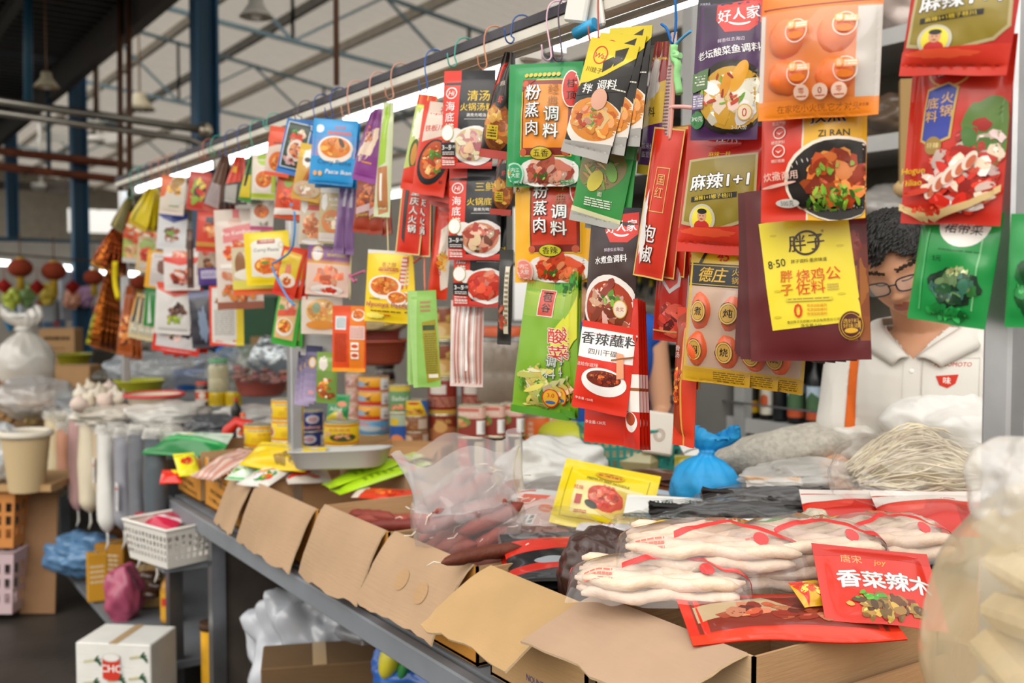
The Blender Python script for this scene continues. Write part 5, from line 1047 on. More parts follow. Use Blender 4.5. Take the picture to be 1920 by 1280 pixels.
carton(-1.335, -.985, 1.0, .90, .945, 'nearest cardboard box, with the broadest flap, heaped with white bean-curd packs', seed=8, front='d0b088', printed=pr, flapcol='b2957c', y1=1.46)
carton(-.97, -.40, .93, .93, .80, 'plain cardboard box at the near end of the counter, behind the big clear bag', seed=9, y0=1.06, y1=1.46, flapcol='cdb089')
# raised display board behind the boxes
t = thing('display_board', 'raised wooden board behind the boxes carrying cans, bags and jars', 'board', (0, 0, 0))
b = B('card', 'a88458'); b.box((-3.0, 1.81, .935), (1.8, .68, .02)); b.box((-.85, 1.65, .935), (2.5, .36, .02)); b.build('board_top', t)
for x in (-3.8, -2.4, -1.0, .3): b = B('card', '8a6a44'); b.box((x, 1.65, .843), (.04, .3, .163)); b.build('support', t)
TZ = .946
def yaw_to_cam(p, rel=0.): return math.atan2(CAM.x - p[0], p[1] - CAM.y) + math.radians(rel)
def can(px, yb, w, h, d, label, z=TZ, base=None, name='food_can', cat='can', span=210, lid='d8d0b8', rel=0., group=None, rect=False, prof=None, rim='c8c0a0'):
    p = atZ(px, yb, z) if base is None else base
    F = depth(p); r = w * F / F_PX / 2; H = h * F / F_PX
    t = thing(name, label, cat, p, yaw_to_cam(p, rel), group)
    n = 32
    b = B('label'); b.col = d.bg
    sp = math.radians(span)
    if rect:
        def ringpt(a):
            c, s_ = np.cos(a), np.sin(a); k = (np.abs(c) ** 5 + np.abs(s_) ** 5) ** (-1 / 5.); return c * k, s_ * k * .72
    else:
        def ringpt(a): return np.cos(a), np.sin(a)
    a = np.linspace(0, 2 * PI, n * (2 if rect else 1), endpoint=False); cx, cy = ringpt(a)
    zs = [.02, .04, .96, .98]; b.grid(np.array([np.stack([cx * r * (1 if 0 < j < 3 else .985), cy * r * (1 if 0 < j < 3 else .985), 0 * cx + q * H], -1) for j, q in enumerate(zs)]), close_u=True)
    if rect: f = lambda u, v: np.stack([*(k * r * 1.002 for k in ringpt((u - .5) * sp - PI / 2)), H * (.97 - v * .94)], -1)
    else: f = lambda u, v: np.stack([r * 1.002 * np.sin((u - .5) * sp), -r * 1.002 * np.cos((u - .5) * sp), H * (.97 - v * .94)], -1)
    emit_print(b, d, f, 2 * r * 1.6, H); b.m('tin').c(lid); b.grid(np.array([np.stack([cx * r * q, cy * r * q, 0 * cx + z], -1) for q, z in ((1.0, H * .035), (1.03, H * .015), (1.03, 0), (.001, 0))]), close_u=True, flip=True); b.build('can_body', t)
    b = B('tin', lid)
    for z0, sg in ((H, 1),):
        rr = [(1.0, H * .965), (1.03, H * .985), (1.03, H), (.97, H), (.95, H * .975), (.6, H * .972), (.58, H * .965), (.001, H * .965)] if sg > 0 else [(1.0, H * .035), (1.03, H * .015), (1.03, 0), (.001, 0)]
        b.grid(np.array([np.stack([cx * r * q, cy * r * q, 0 * cx + z], -1) for q, z in rr]), close_u=True, flip=(sg < 0))
    b.build('lid', t)
    return t, H
def stack_on(base, H, k=1): return Vector((base.location.x, base.location.y, base.location.z + H * k))
dyc = D(100, 60, 'e8c418'); dyc.r(0, 3, 100, 7, 'd86a20'); dyc.r(0, 52, 100, 56, 'd86a20'); dyc.lines(26, 11, 76, 15, 1, '8a90a8', .8); dyc.e(8, 34, 12, 15, 'f0e8d0'); dyc.e(8, 34, 10, 13, 'a8401c'); dyc.t('五香鱼', 56, 24, 8, 'd8781c'); dyc.lines(34, 32, 80, 48, 4, 'd8a418', .5)
dyd = D(100, 60, 'e8c418'); dyd.r(0, 4, 100, 8, 'd86a20'); dyd.r(0, 52, 100, 56, 'd86a20'); dyd.t('五香鲮鱼', 46, 17, 9, 'e08a38', bold=.03); dyd.e(52, 38, 22, 11, '4a4a24'); dyd.food(54, 35, 20, 10, 'd89060 c87848 e0a878', 14, .4, asp=.5); dyd.e(28, 28, 5, 4, 'e8b0a0'); dyd.lines(10, 20, 22, 44, 4, 'f0e8b8')
dblc = D(100, 60, '243a84'); dblc.e(56, 22, 13, 13, 'e4e8f0'); dblc.e(56, 22, 9, 9, 'c8a0b0'); dblc.t('肉罐头', 24, 12, 11, 'e87848', bold=.03); dblc.food(18, 38, 16, 16, 'e8a8a0 f0d8d0 d87868 c8b878', 16, .4); dblc.t('Gulong', 52, 46, 14, 'e88a90', sh=.2, bold=.06, out='f0e8e8', ow=.04); dblc.barcode(80, 12, 96, 54, True)
yg = 'yellow fish cans beside the grey tray'
c1, h1 = can(489, 836, 62, 42, dyc, 'large yellow fish can, farthest of those before the grey tray', group=yg)
c2, h2 = can(540, 862, 60, 38, dyc, 'yellow fish can at the bottom between the large yellow and blue cans', group=yg, z=TZ)
can(540, 0, 60, 40, dyc, 'yellow fish can in the middle layer, half hidden by the blue cans', base=stack_on(c2, h2), group=yg, rel=10)
can(540, 0, 60, 38, dyc, 'topmost yellow fish can, standing before the middle steel post', base=stack_on(c2, h2, 2.03), group=yg)
c3, h3 = can(578, 843, 56, 37, dblc, 'lower blue meat can of the pair beside the yellow cans', rel=-8)
can(580, 0, 56, 37, dblc, 'upper blue meat can of the pair beside the yellow cans', base=stack_on(c3, h3), rel=6)
c4, h4 = can(641, 872, 66, 40, dyd, 'yellow fish can at the bottom right, just behind the grey tray', group=yg)
can(641, 0, 66, 43, dyd, 'yellow can with picture of fish pieces, over the grey tray', base=stack_on(c4, h4), group=yg)
def d_sard(top, bot): 
    d = D(100, 56, top); d.r(0, 40, 100, 56, bot); d.e(22, 28, 14, 12, '9ab0c4', rot=.2); d.p([(32, 28), (44, 16), (40, 30), (46, 40)], '3a3a40'); d.r(62, 4, 84, 52, 'e8e4dc'); d.barcode(66, 8, 80, 48, True); return d
dsr = d_sard('e8a41c', 'c83020'); dsb = D(100, 56, '5a9ac8'); dsb.e(40, 30, 24, 12, 'b8c4cc', rot=.1); dsb.p([(60, 32), (76, 20), (70, 34), (78, 44)], 'b88a90'); dsb.r(80, 8, 98, 30, 'a8b070'); dsb.e(28, 12, 14, 4, 'e88a6a')
s0, hs = can(701, 812, 58, 27, dsb, 'blue sardine can at the foot of the yellow sardine stack')
for k, q in enumerate(('lowest', 'middle', 'topmost')): can(701, 0, 58, 27, dsr, 'yellow and red sardine can, %s of three on the blue one' % q, base=stack_on(s0, hs, k + 1), rel=4 * (k % 2))
dtn = D(100, 56, 'c8a090'); dtn.e(70, 28, 20, 22, '8a4a34'); dtn.e(70, 28, 17, 19, 'd8a888'); dtn.food(30, 28, 18, 18, 'd8b0a8 b08078 e8d0c8', 14, .4); dtn.r(0, 0, 100, 3, 'd8c8b0'); dtn.r(0, 53, 100, 56, 'b83a30')
t0, ht = can(668, 806, 40, 27, dtn, 'pinkish tuna can, lowest of the stack left of the sardines')
for k, q in enumerate(('second', 'third', 'fourth')): can(668, 0, 40, 27, dtn, 'pinkish tuna can, %s from the bottom left of the sardines' % q, base=stack_on(t0, ht, k + 1), rel=8 * (k % 2))
can(688, 0, 34, 20, D(100, 50, 'c8b878').r(60, 6, 90, 44, 'e8dc98').lines(64, 10, 86, 40, 5, 'a89858'), 'small cream can on top of the tuna stack', base=stack_on(t0, ht, 4.02))
dpn = D(60, 60, '6a9a68'); dpn.r(0, 0, 60, 12, 'd8c048'); dpn.t('Salad', 30, 28, 14, 'e8f0e0', sh=.2, bold=.03); dpn.food(30, 48, 24, 9, 'd87a58 e89a78', 14, .4)
dpn2 = D(60, 66, 'a8b8a0'); dpn2.r(0, 24, 60, 66, '2a5aa8'); dpn2.e(20, 16, 8, 8, 'e0c030'); dpn2.e(24, 54, 12, 12, 'e89058'); dpn2.r(42, 20, 52, 66, 'd8d0c0')
p0, hp = can(750, 836, 38, 64, dpn2, 'blue and pale tall can standing left of the peanut cans', name='food_can')
can(750, 0, 40, 52, dpn, 'green can with pink nuts, on the blue and pale tall can', base=stack_on(p0, hp))
dbr = D(100, 56, '8a5a3a'); dbr.e(24, 24, 12, 13, 'd8b898'); dbr.food(60, 34, 24, 16, 'b07a4a 9a6238 d0a070', 24, .3); dbr.r(60, 8, 84, 46, 'c8b8a8'); dbr.e(12, 14, 7, 7, 'd8d0c8')
dyb = D(100, 60, 'e8c41c'); dyb.p([(60, 0), (100, 0), (100, 60), (80, 60)], '2a6ab8'); dyb.p([(0, 34), (30, 38), (20, 60), (0, 60)], '2a6ab8'); dyb.e(44, 10, 14, 5, 'c83020'); dyb.food(50, 42, 24, 12, 'b06a30 8a4a1c d89858', 18, .4)
q0, hq = can(780, 836, 46, 29, dbr, 'brown nut can at the bottom of the three-can pile behind the small cardboard box', rel=12)
can(780, 0, 46, 29, dbr, 'brown nut can in the middle, under the yellow and blue peanut can', base=stack_on(q0, hq), rel=-10)
can(780, 0, 46, 30, dyb, 'yellow and blue peanut can on top of two brown nut cans', base=stack_on(q0, hq, 2))
dgt = D(60, 64, '7a2a20'); dgt.r(0, 0, 60, 64, '8a3424'); dgt.e(30, 40, 24, 18, 'b07048'); dgt.e(26, 24, 8, 12, 'd8a868'); dgt.t('鲍鱼', 30, 12, 10, 'e0b868', bold=.03); dgt.r(0, 58, 60, 64, 'd8b050')
g0, hg = can(830, 833, 54, 58, dgt, 'dark red and gold abalone tin behind the luncheon-meat cans', rel=5)
can(830, 0, 54, 66, D(60, 64, '8a2c22').r(14, 8, 34, 26, 'e0d8d0').lines(10, 32, 50, 52, 4, 'c8907a').r(0, 56, 60, 64, 'c8a040'), 'dark red tin with white label, on the abalone tin', base=stack_on(g0, hg))
can(856, 0, 54, 66, D(60, 64, '93302a').r(14, 8, 34, 26, 'e0d8d0').lines(10, 32, 50, 52, 4, 'c8907a').r(0, 56, 60, 64, 'c8a040'), 'second dark red tin with white label, right of the other', base=stack_on(g0, hg) + RIGHT * .12)
for k, q in enumerate(('lower', 'upper')):
    dbg = D(60, 64, '8a4426'); dbg.t('鲍', 20, 16, 16, 'e0c060', bold=.04); dbg.t('鱼', 40, 20, 16, 'e0c060', bold=.04); dbg.e(30, 42, 20, 14, 'd8a860'); dbg.e(24, 46, 10, 12, 'e8c890'); dbg.r(0, 54, 60, 62, 'e8d488')
    can(829, 704 - 62 * k, 62, 62, dbg, '%s gold and brown gift tin of the tall pair behind the green packets' % q, z=1.12 + .15 * k, base=atY(829, 706 - 68 * k, 2.12))
dlm = D(60, 66, 'd8b0a0'); dlm.r(0, 26, 60, 66, '8a2c20'); dlm.e(16, 34, 15, 13, '6a8a38'); dlm.food(14, 36, 14, 12, 'd8a070 e0b890 c88050', 14, .4); dlm.r(8, 4, 40, 10, 'c86a58'); dlm.lines(10, 14, 40, 22, 2, 'f0e0d0'); dlm.barcode(38, 30, 53, 60)
dlr = D(60, 66, 'b82a20'); dlr.p([(26, 0), (60, 0), (60, 66), (32, 66)], '241c18'); dlr.r(36, 6, 50, 62, 'd8ccb0'); dlr.lines(38, 8, 49, 60, 9, '8a7a60'); dlr.t('午餐肉', 14, 36, 9, 'f0dcd0', bold=.03); dlr.e(14, 14, 7, 9, 'd83a2c'); dlr.food(14, 58, 13, 7, 'e0a090 d08070', 8, .4)
lb = None
for k, (px, w) in enumerate(((886, 50), (926, 44), (962, 44))):
    o_, H_ = can(px, 878 - 2 * k, w, 60, dlr, 'lower luncheon-meat can, %s' % ('nearest the small yellow can', 'middle of the bottom row', 'at the end of the bottom row by the white bag')[k] if k else 'lower luncheon-meat can with red front, nearest the cardboard', rect=True, rel=-16)
    can(px, 0, w, 60, dlm, 'upper luncheon-meat can with barcode, %s of three' % ('first', 'second', 'third')[k], base=stack_on(o_, H_), rect=True, rel=-16)
dor2 = D(80, 60, 'e06a28'); dor2.food(12, 36, 14, 22, 'd83a20 e8a030 5a7a28', 24, .4); dor2.t('黄桃罐头', 28, 12, 10, 'f0d8c0', vert=True, bold=.03); dor2.r(56, 0, 80, 60, 'd8ccb8'); dor2.e(68, 10, 7, 8, 'f4f0ea'); dor2.lines(58, 22, 78, 56, 9, 'b09a80')
can(1010, 838, 58, 60, dor2, 'orange can with white lettering beside the white plastic bag')
def jar(px, yb, w, h, Y, label, body, fill, lid, z=None, name='food_jar', fillh=.8, mat_='glass', lidh=.12, neck=.8, lab=None):
    p = atY(px, yb, Y) if z is None else atZ(px, yb, z); F = depth(p); r = w * F / F_PX / 2; H = h * F / F_PX
    t = thing(name, label, 'jar', p, yaw_to_cam(p))
    pf = [(.001, 0), (.92, 0), (1, .03), (1, .38), (.97, .42), (1, .46), (1, .72), (.9, .82), (neck, .87), (neck, 1 - lidh * .4)]
    b = B(mat_, body); b.lathe([(q * r, z_ * H) for q, z_ in pf], n=28); b.build('glass_body', t)
    b = B('food_dry', fill); b.lathe([(.001, .01 * H)] + [(q * r * .95, max(.012, z_) * H) for q, z_ in pf[1:] if z_ < fillh] + [(.9 * r, fillh * H), (.001, fillh * H)], n=24); o = b.build('contents', t); o['kind'] = 'stuff'
    b = B('plastic', lid); b.lathe([(neck * r * 1.12, H * (1 - lidh)), (neck * r * 1.14, H * (1 - lidh * .1)), (neck * r * 1.08, H), (.001, H * 1.002)], n=28); b.build('lid', t)
    if lab: 
        b = B('label'); b.col = lab.bg; f = lambda u, v: np.stack([r * 1.012 * np.sin((u - .5) * 2.6), -r * 1.012 * np.cos((u - .5) * 2.6), H * (.66 - v * .5)], -1); uu, vv = np.meshgrid(np.linspace(0, 1, 20), np.linspace(0, 1, 6)); b.grid(f(uu, vv), flip=True); emit_print(b, lab, f, r * 2.6, H * .5); b.build('label', t)
    return t
jar(945, 752, 104, 140, 1.95, 'big clear plastic jar of grey grains with orange lid, behind the green packets', 'd8d4cc', '8a7660', 'c85a30')
jar(722, 770, 40, 90, 2.1, 'dark brown sauce jar with black lid under the red-brown colanders', '4a1c14', '3a140e', '1e1614', lab=D(40, 30, 'c8b088'))
# colanders stacked behind the yellow packet
def colander(px, yb, w, h, label, col, Y=1.9, base=None, tilt=0.):
    p = atY(px, yb, Y) if base is None else base; F = depth(p); R = w * F / F_PX / 2; H = h * F / F_PX
    b = B('plastic', col); n = 48
    b.lathe([(.001, 0), (R * .72, 0), (R * .8, H * .15), (R * .93, H * .9), (R * 1.0, H * .92), (R * 1.02, H), (R * .97, H), (R * .9, H * .9), (R * .77, H * .15), (R * .7, .008), (.001, .008)], n=n)
    b.c(tuple(k * .55 for k in C(col)))
    for j in range(4):
        for i in range(n):
            a = 2 * PI * (i + .5 * (j % 2)) / n; zz = H * (.26 + .15 * j); rr = R * (.8 + .13 * (zz / H - .15) / .75) + .0012; b.box((rr * math.cos(a), rr * math.sin(a), zz), (.002, R * .04, H * .07), Matrix.Rotation(a, 3, 'Z'))
    o = b.build('plastic_colander', None, p, (math.radians(tilt), 0, 0)); return tag(o, label, 'colander')
colander(706, 682, 122, 46, 'lower red-brown plastic colander of the nested pair behind the orange packet', 'b0543c')
cl = colander(700, 650, 112, 44, 'upper pinkish colander nested in the red-brown one', 'b86458', Y=1.92)
b = B('food_dry', 'b8a070'); b.ball((0, 0, 0), (.16, .16, .03), 24, 10, nz=.25, nf=5); tag(b.build('dried_food_heap', None, atY(690, 612, 1.9)), 'heap of dried tan food in the upper colander', 'food', kind='stuff')
# grey tray and the small carton behind it
p = atZ(640, 866, 1.0); t = B('plastic', 'b8b8b4'); 
def tray_mesh(b, W, Dp, H):
    n = 40; a = np.linspace(0, 2 * PI, n, endpoint=False); c = np.cos(a); s = np.sin(a); k = (np.abs(c) ** 4 + np.abs(s) ** 4) ** -.25
    pr = [(.001, 0), (.78, 0), (.84, .1), (.96, .9), (1, .94), (1, 1), (.95, 1), (.92, .92), (.8, .12), (.75, .04), (.001, .04)]
    b.grid(np.array([np.stack([c * k * W / 2 * q, s * k * Dp / 2 * q, 0 * a + z * H], -1) for q, z in pr]), close_u=True)
tray_mesh(t, .30, .18, .055); tag(t.build('grey_tray', None, (p.x, p.y, .985), (math.radians(-4), math.radians(-3), math.radians(50))), 'long grey plastic tray lying in front of the yellow cans', 'tray')
p = atZ(778, 866, TZ); t = thing('small_carton', 'low open cardboard carton right of the grey tray', 'box', (p.x, p.y, TZ), math.radians(40)); b = B('card', 'c49a6c'); 
for c_, d_ in (((0, -.06, .03), (.22, .004, .06)), ((0, .06, .03), (.22, .004, .06)), ((-.11, 0, .03), (.004, .12, .06)), ((.11, 0, .03), (.004, .12, .06)), ((0, 0, .003), (.22, .12, .004))): b.box(c_, d_)
b.build('carton_body', t); b = B('card', 'b48a5c'); b.box((0, -.075, .045), (.2, .05, .003), Matrix.Rotation(.6, 3, 'X')); b.build('flap', t)
can(935, 900, 18, 34, D(50, 60, 'e8cc20').e(25, 34, 12, 12, '3a7ab8').e(25, 36, 9, 6, 'e0c878'), 'small yellow can with blue oval, at the foot of the luncheon-meat cans', z=TZ)

# ---------------------------------------------------------------- packs lying about
def lay(d, px, py, z, W, H, label, rel=0., tilt=25., roll=0., t=.012, name='food_pack', cat='packet', film='film', back='film', group=None, **kw):
    p = atZ(px, py, z); b = make_packet(name, d, W, H, t, film, back, **kw)
    R = Matrix.Rotation(math.radians(56 + rel), 3, 'Z') @ Matrix.Rotation(math.radians(-90 + tilt), 3, 'X') @ Matrix.Rotation(math.radians(roll), 3, 'Y')
    o = b.build(name); o.matrix_world = Matrix.Translation(p + R @ Vector((0, 0, H / 2))) @ R.to_4x4()
    return tag(o, label, cat, group)
lim = D(60, 200, 'a8d020'); lim.r(0, 0, 60, 30, 'c8d878'); lim.p([(0, 40), (60, 34), (60, 56), (0, 62)], 'c8301c'); lim.t('粉丝', 30, 47, 12, 'e8c8a0', bold=.04); lim.r(14, 80, 20, 180, 'b8dc50'); lim.lines(34, 80, 50, 150, 5, '7aa018')
LZ = .975
lay(lim, 700, 880, LZ, .085, .30, 'upper lime green noodle pack with red band, lying by the grey tray', rel=-62, tilt=14, t=.018, seed=90)
lay(lim, 716, 893, LZ - .015, .085, .30, 'lower lime green noodle pack with red band, under the other', rel=-58, tilt=12, t=.018, seed=91)
gw = D(120, 160, 'd8d4cc'); gw.p([(0, 0), (50, 0), (30, 90), (0, 110)], '2a9a3c'); gw.p([(50, 20), (110, 0), (120, 50), (70, 80)], 'c83424'); gw.food(70, 110, 40, 34, 'c83424 e0dcd4 d8a838 3a8a38', 24, .4)
lay(gw, 505, 888, .955, .12, .16, 'green and white pack with red print, lying in the third box from the torn ones', rel=-30, tilt=18, t=.02, seed=92, lump=.3)
lay(D(100, 140, 'd8d0c8').p([(0, 0), (100, 0), (100, 30), (0, 50)], 'c83a28').food(50, 90, 40, 40, 'c8382c e0d8d0 b02a20', 20, .4), 575, 888, .95, .13, .15, 'white and red clear pack beside the lime packs', rel=20, tilt=12, t=.02, seed=93, lump=.3)
lay(D(100, 140, '3aa848').p([(0, 60), (100, 40), (100, 140), (0, 140)], 'c8d8c8').food(50, 100, 40, 30, '2a8a38 e8e8d8 88b838', 16, .4), 462, 882, .95, .08, .12, 'small bright green pack at the far corner of the box row', rel=-20, tilt=20, t=.02, seed=94, lump=.3)
lay(D(100, 140, 'd83020').p([(40, 0), (100, 0), (100, 80), (60, 70)], 'e8cc20'), 322, 893, .885, .07, .07, 'red and yellow pack in the farthest torn box', rel=10, tilt=30, t=.014, seed=95, lump=.3)
lay(D(100, 140, 'e0d820').e(50, 70, 30, 20, 'c83020'), 350, 870, .92, .07, .12, 'small yellow pack in the farthest torn box', rel=30, tilt=30, t=.02, seed=96, lump=.3)
pinkd = D(100, 140, 'd0a898'); 
for k in range(9): pinkd.p([(4 + k * 11, 0), (7 + k * 11, 0), (9 + k * 11, 140), (5 + k * 11, 140)], 'c87868' if k % 2 else 'e0d0c4')
lay(pinkd, 425, 870, .94, .13, .2, 'clear pack of pink striped sticks in the second torn box', rel=-40, tilt=20, t=.025, seed=97, lump=.3, film='film')
yb_ = D(100, 60, 'e0c010'); yb_.food(70, 40, 26, 16, 'b08818 c89a20 8a6a14', 24, .4); yb_.lines(10, 10, 60, 20, 2, 'f0e8b0')
lay(yb_, 530, 856, 1.0, .26, .12, 'yellow pack lying beneath the large yellow can', rel=-28, tilt=30, t=.03, seed=98, lump=.3)
rdp = D(160, 60, 'c83a20'); rdp.food(90, 30, 60, 22, 'd84a20 e87030 b02a18', 24, .5); rdp.p([(0, 0), (30, 0), (16, 60), (0, 60)], 'd8c8bc')
lay(rdp, 726, 926, .93, .19, .07, 'thin red chili pack inside the sausage box', rel=-10, tilt=14, t=.01, seed=99)

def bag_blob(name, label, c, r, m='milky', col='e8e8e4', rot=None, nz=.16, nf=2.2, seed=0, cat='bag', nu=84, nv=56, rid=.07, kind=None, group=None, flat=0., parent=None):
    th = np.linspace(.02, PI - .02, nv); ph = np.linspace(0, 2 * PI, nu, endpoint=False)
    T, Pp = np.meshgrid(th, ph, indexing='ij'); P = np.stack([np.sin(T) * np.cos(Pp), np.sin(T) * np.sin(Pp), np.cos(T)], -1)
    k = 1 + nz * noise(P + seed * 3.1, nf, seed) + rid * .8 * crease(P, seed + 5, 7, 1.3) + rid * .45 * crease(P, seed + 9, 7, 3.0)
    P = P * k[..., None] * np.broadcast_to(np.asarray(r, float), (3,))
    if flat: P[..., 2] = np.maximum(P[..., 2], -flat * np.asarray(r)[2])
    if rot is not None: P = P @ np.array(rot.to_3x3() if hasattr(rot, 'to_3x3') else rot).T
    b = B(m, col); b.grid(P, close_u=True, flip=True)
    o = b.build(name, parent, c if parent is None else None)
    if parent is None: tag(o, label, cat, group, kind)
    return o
def sausage(c, L, r, ang, pitch, label, col, bend=.12, group='dried sausages in bags and boxes', tails=True, roll=0.):
    n = 16; x = np.linspace(-.5, .5, n); pts = np.stack([x * L, bend * L * (.25 - x ** 2) * 2, 0 * x], -1)
    rad = r * np.clip(1 - np.abs(x * 2.02) ** 6, .08, 1) * (1 + .07 * np.sin(np.arange(n) * 2.1))
    b = B('food_dry', col); b.tube(pts, rad, 10)
    if tails:
        b.m('matte').c('e8e0d0')
        for s_ in (-1, 1): e = pts[0 if s_ < 0 else -1]; b.tube([e, e + np.array([s_ * .012, .004, .004]), e + np.array([s_ * .025, .012, -.004])], .0012, 5)
    R = Matrix.Rotation(ang, 3, 'Z') @ Matrix.Rotation(-pitch, 3, 'Y') @ Matrix.Rotation(roll, 3, 'X')
    o = b.build('dried_sausage'); o.matrix_world = Matrix.Translation(c) @ R.to_4x4(); return tag(o, label, 'sausage', group)
SC = ('84382c', '944234', '783026', '9c4e3c', '883e30')
A56 = math.radians(56)
rng = random.Random(4)
# the big clear bag of sausages
bc = atZ(882, 985, .995)
for k in range(22):
    rr = RIGHT * ((k % 4 - 1.5) * .030) + Vector((0, 0, (k // 4) * .027 - .055)) + FLAT * ((k % 3 - 1.2) * .035)
    sausage(bc + rr + Vector((0, 0, .0)), .145 + .02 * rng.random(), .0165, A56 + rng.uniform(-.4, .4), .45 + rng.uniform(-.2, .25), 'dark red dried sausage inside the big clear bag', SC[k % 5], roll=rng.uniform(0, 6))
t = bag_blob('sausage_bag', 'big clear plastic bag full of dark red dried sausages on the box with damp spots', bc + Vector((0, 0, .01)), (.118, .10, .115), 'haze', 'f0e2e2', Matrix.Rotation(A56, 3, 'Z'), nz=.16, seed=3, rid=.05)
# its open loose mouth
b = B('milky', 'f2f0f0'); n = 46; nv = 14; P = np.zeros((nv, n, 3))
for j in range(nv):
    q = j / (nv - 1)
    for i in range(n):
        a = 2 * PI * i / n; r_ = 1 + .1 * q * math.sin(a * 5 + q * 3) + .05 * math.sin(a * 11 + 1)
        P[j, i] = (.118 * (1 - .10 * q + .2 * q * q) * r_ * math.cos(a), .075 * (1 - .3 * q) * r_ * math.sin(a), .02 + .12 * q + .018 * q * math.sin(a * 4 + 1))
b.grid(P, close_u=True); o = b.build('bag_mouth', t); o.rotation_euler = (math.radians(12), math.radians(-10), A56); o.location = (0, 0, .03)
for k, (px, py) in enumerate(((690, 968), (718, 976), (745, 985), (765, 975))): sausage(atZ(px, py, .925 - .006 * k), .17, .016, A56 - .5 + .2 * k, .05, 'dark dried sausage with white string, loose in its own box', SC[k % 5])
for k, (px, py, an) in enumerate(((1010, 1000, -.6), (1020, 1020, -.1), (975, 1030, .2), (905, 1040, .35))): sausage(atZ(px, py, .985), .17, .014, A56 + an, .1, 'brown dried sausage lying loose beside the big sausage bag', ('6a3418', '5a2814', '6e3a20', '5e2a18')[k])
bag_blob('plastic_bag', 'clear bag of sausages lying open behind the black and red packs', atZ(1030, 1000, .99), (.12, .10, .055), 'clear', 'e8e0dc', Matrix.Rotation(A56, 3, 'Z'), seed=8)
brd = D(100, 130, '1c1a1c'); brd.p([(0, 30), (100, 10), (100, 50), (0, 70)], 'c02818'); brd.p([(0, 100), (100, 80), (100, 96), (0, 116)], 'b02418'); brd.e(50, 88, 20, 8, '8a9094'); brd.r(72, 60, 88, 74, 'd8d4cc')
for k in range(4): lay(brd, 1010 + 6 * k, 1090 - 16 * k, .925 + .018 * k, .17, .17, 'glossy black and red pack, %s of the pile in the tan-flapped box' % ('lowest', 'second', 'third', 'topmost')[k], rel=-8 + 6 * k, tilt=10 + 3 * k, t=.014, seed=100 + k, lump=.2)
pkw = D(100, 130, 'e0c0b8'); pkw.p([(10, 0), (60, 0), (40, 50), (0, 60)], 'd86a58'); pkw.e(70, 60, 14, 10, 'e87830'); pkw.barcode(30, 80, 60, 110)
lay(pkw, 1003, 962, 1.0, .13, .16, 'pink and white pack with barcode, behind the big sausage bag', rel=-20, tilt=20, t=.014, seed=105, lump=.3)
lay(D(100, 100, 'd8d8d4').p([(0, 0), (50, 10), (44, 40), (0, 30)], 'c83a24'), 1012, 938, 1.0, .13, .12, 'grey clear pack with red corner, behind the pink and white pack', rel=10, tilt=16, t=.02, seed=106)
# dark bean bag
bag_blob('dark_bean_bag', 'clear bag of dark brown beans at the corner of the nearest box', atZ(1130, 1075, .985), (.085, .075, .085), 'film', '3c2620', Matrix.Rotation(A56, 3, 'Z'), nz=.1, seed=11, rid=.06)
bag_blob('plastic_bag', 'knotted clear top of plastic between the bean bag and the seaweed', atZ(1190, 1000, 1.03), (.06, .05, .035), 'clear', 'c8c0b8', seed=12, nz=.3)
# yellow beef noodle pack
dyl = D(160, 120, 'e8d010'); dyl.frame(14, 14, 146, 106, .8, '6a5a10'); dyl.p([(30, 40), (140, 40), (140, 96), (30, 96)], 'ead890'); dyl.e(104, 72, 42, 26, 'dcc060'); 
for q in range(4): dyl.ring(104, 72, 42 - q * 4, 26 - q * 3, .8, 'c8a838')
dyl.e(84, 66, 30, 22, 'c84a34', rot=.25, irr=.06); dyl.food(84, 66, 28, 20, 'd8604a c03c28 b83424 e08068', 40, .3); dyl.e(64, 80, 12, 6, '2a2a18', rot=.4); dyl.t('PREMIUM BEEF NOODLE', 82, 36, 6.5, '3a3410', ang=3, bold=.03); dyl.e(82, 24, 24, 8, 'd8a820'); dyl.lines(62, 19, 102, 28, 2, 'a8481c', .7); dyl.t('牛肉面', 86, 46, 7, 'c82c1c', ang=6, bold=.04); dyl.r(36, 66, 46, 82, 'b03428'); dyl.t('红烧', 38, 54, 8, 'c84828', bold=.03); dyl.lines(38, 92, 60, 98, 2, 'b83020'); dyl.t('25g', 130, 112, 8, '3a3010')
lay(dyl, 1134, 935, 1.05, .215, .15, 'bright yellow noodle pack with a red meat picture, standing in the middle of the counter', rel=-14, tilt=58, roll=9, t=.022, seed=107, lump=.25, wav=.03)
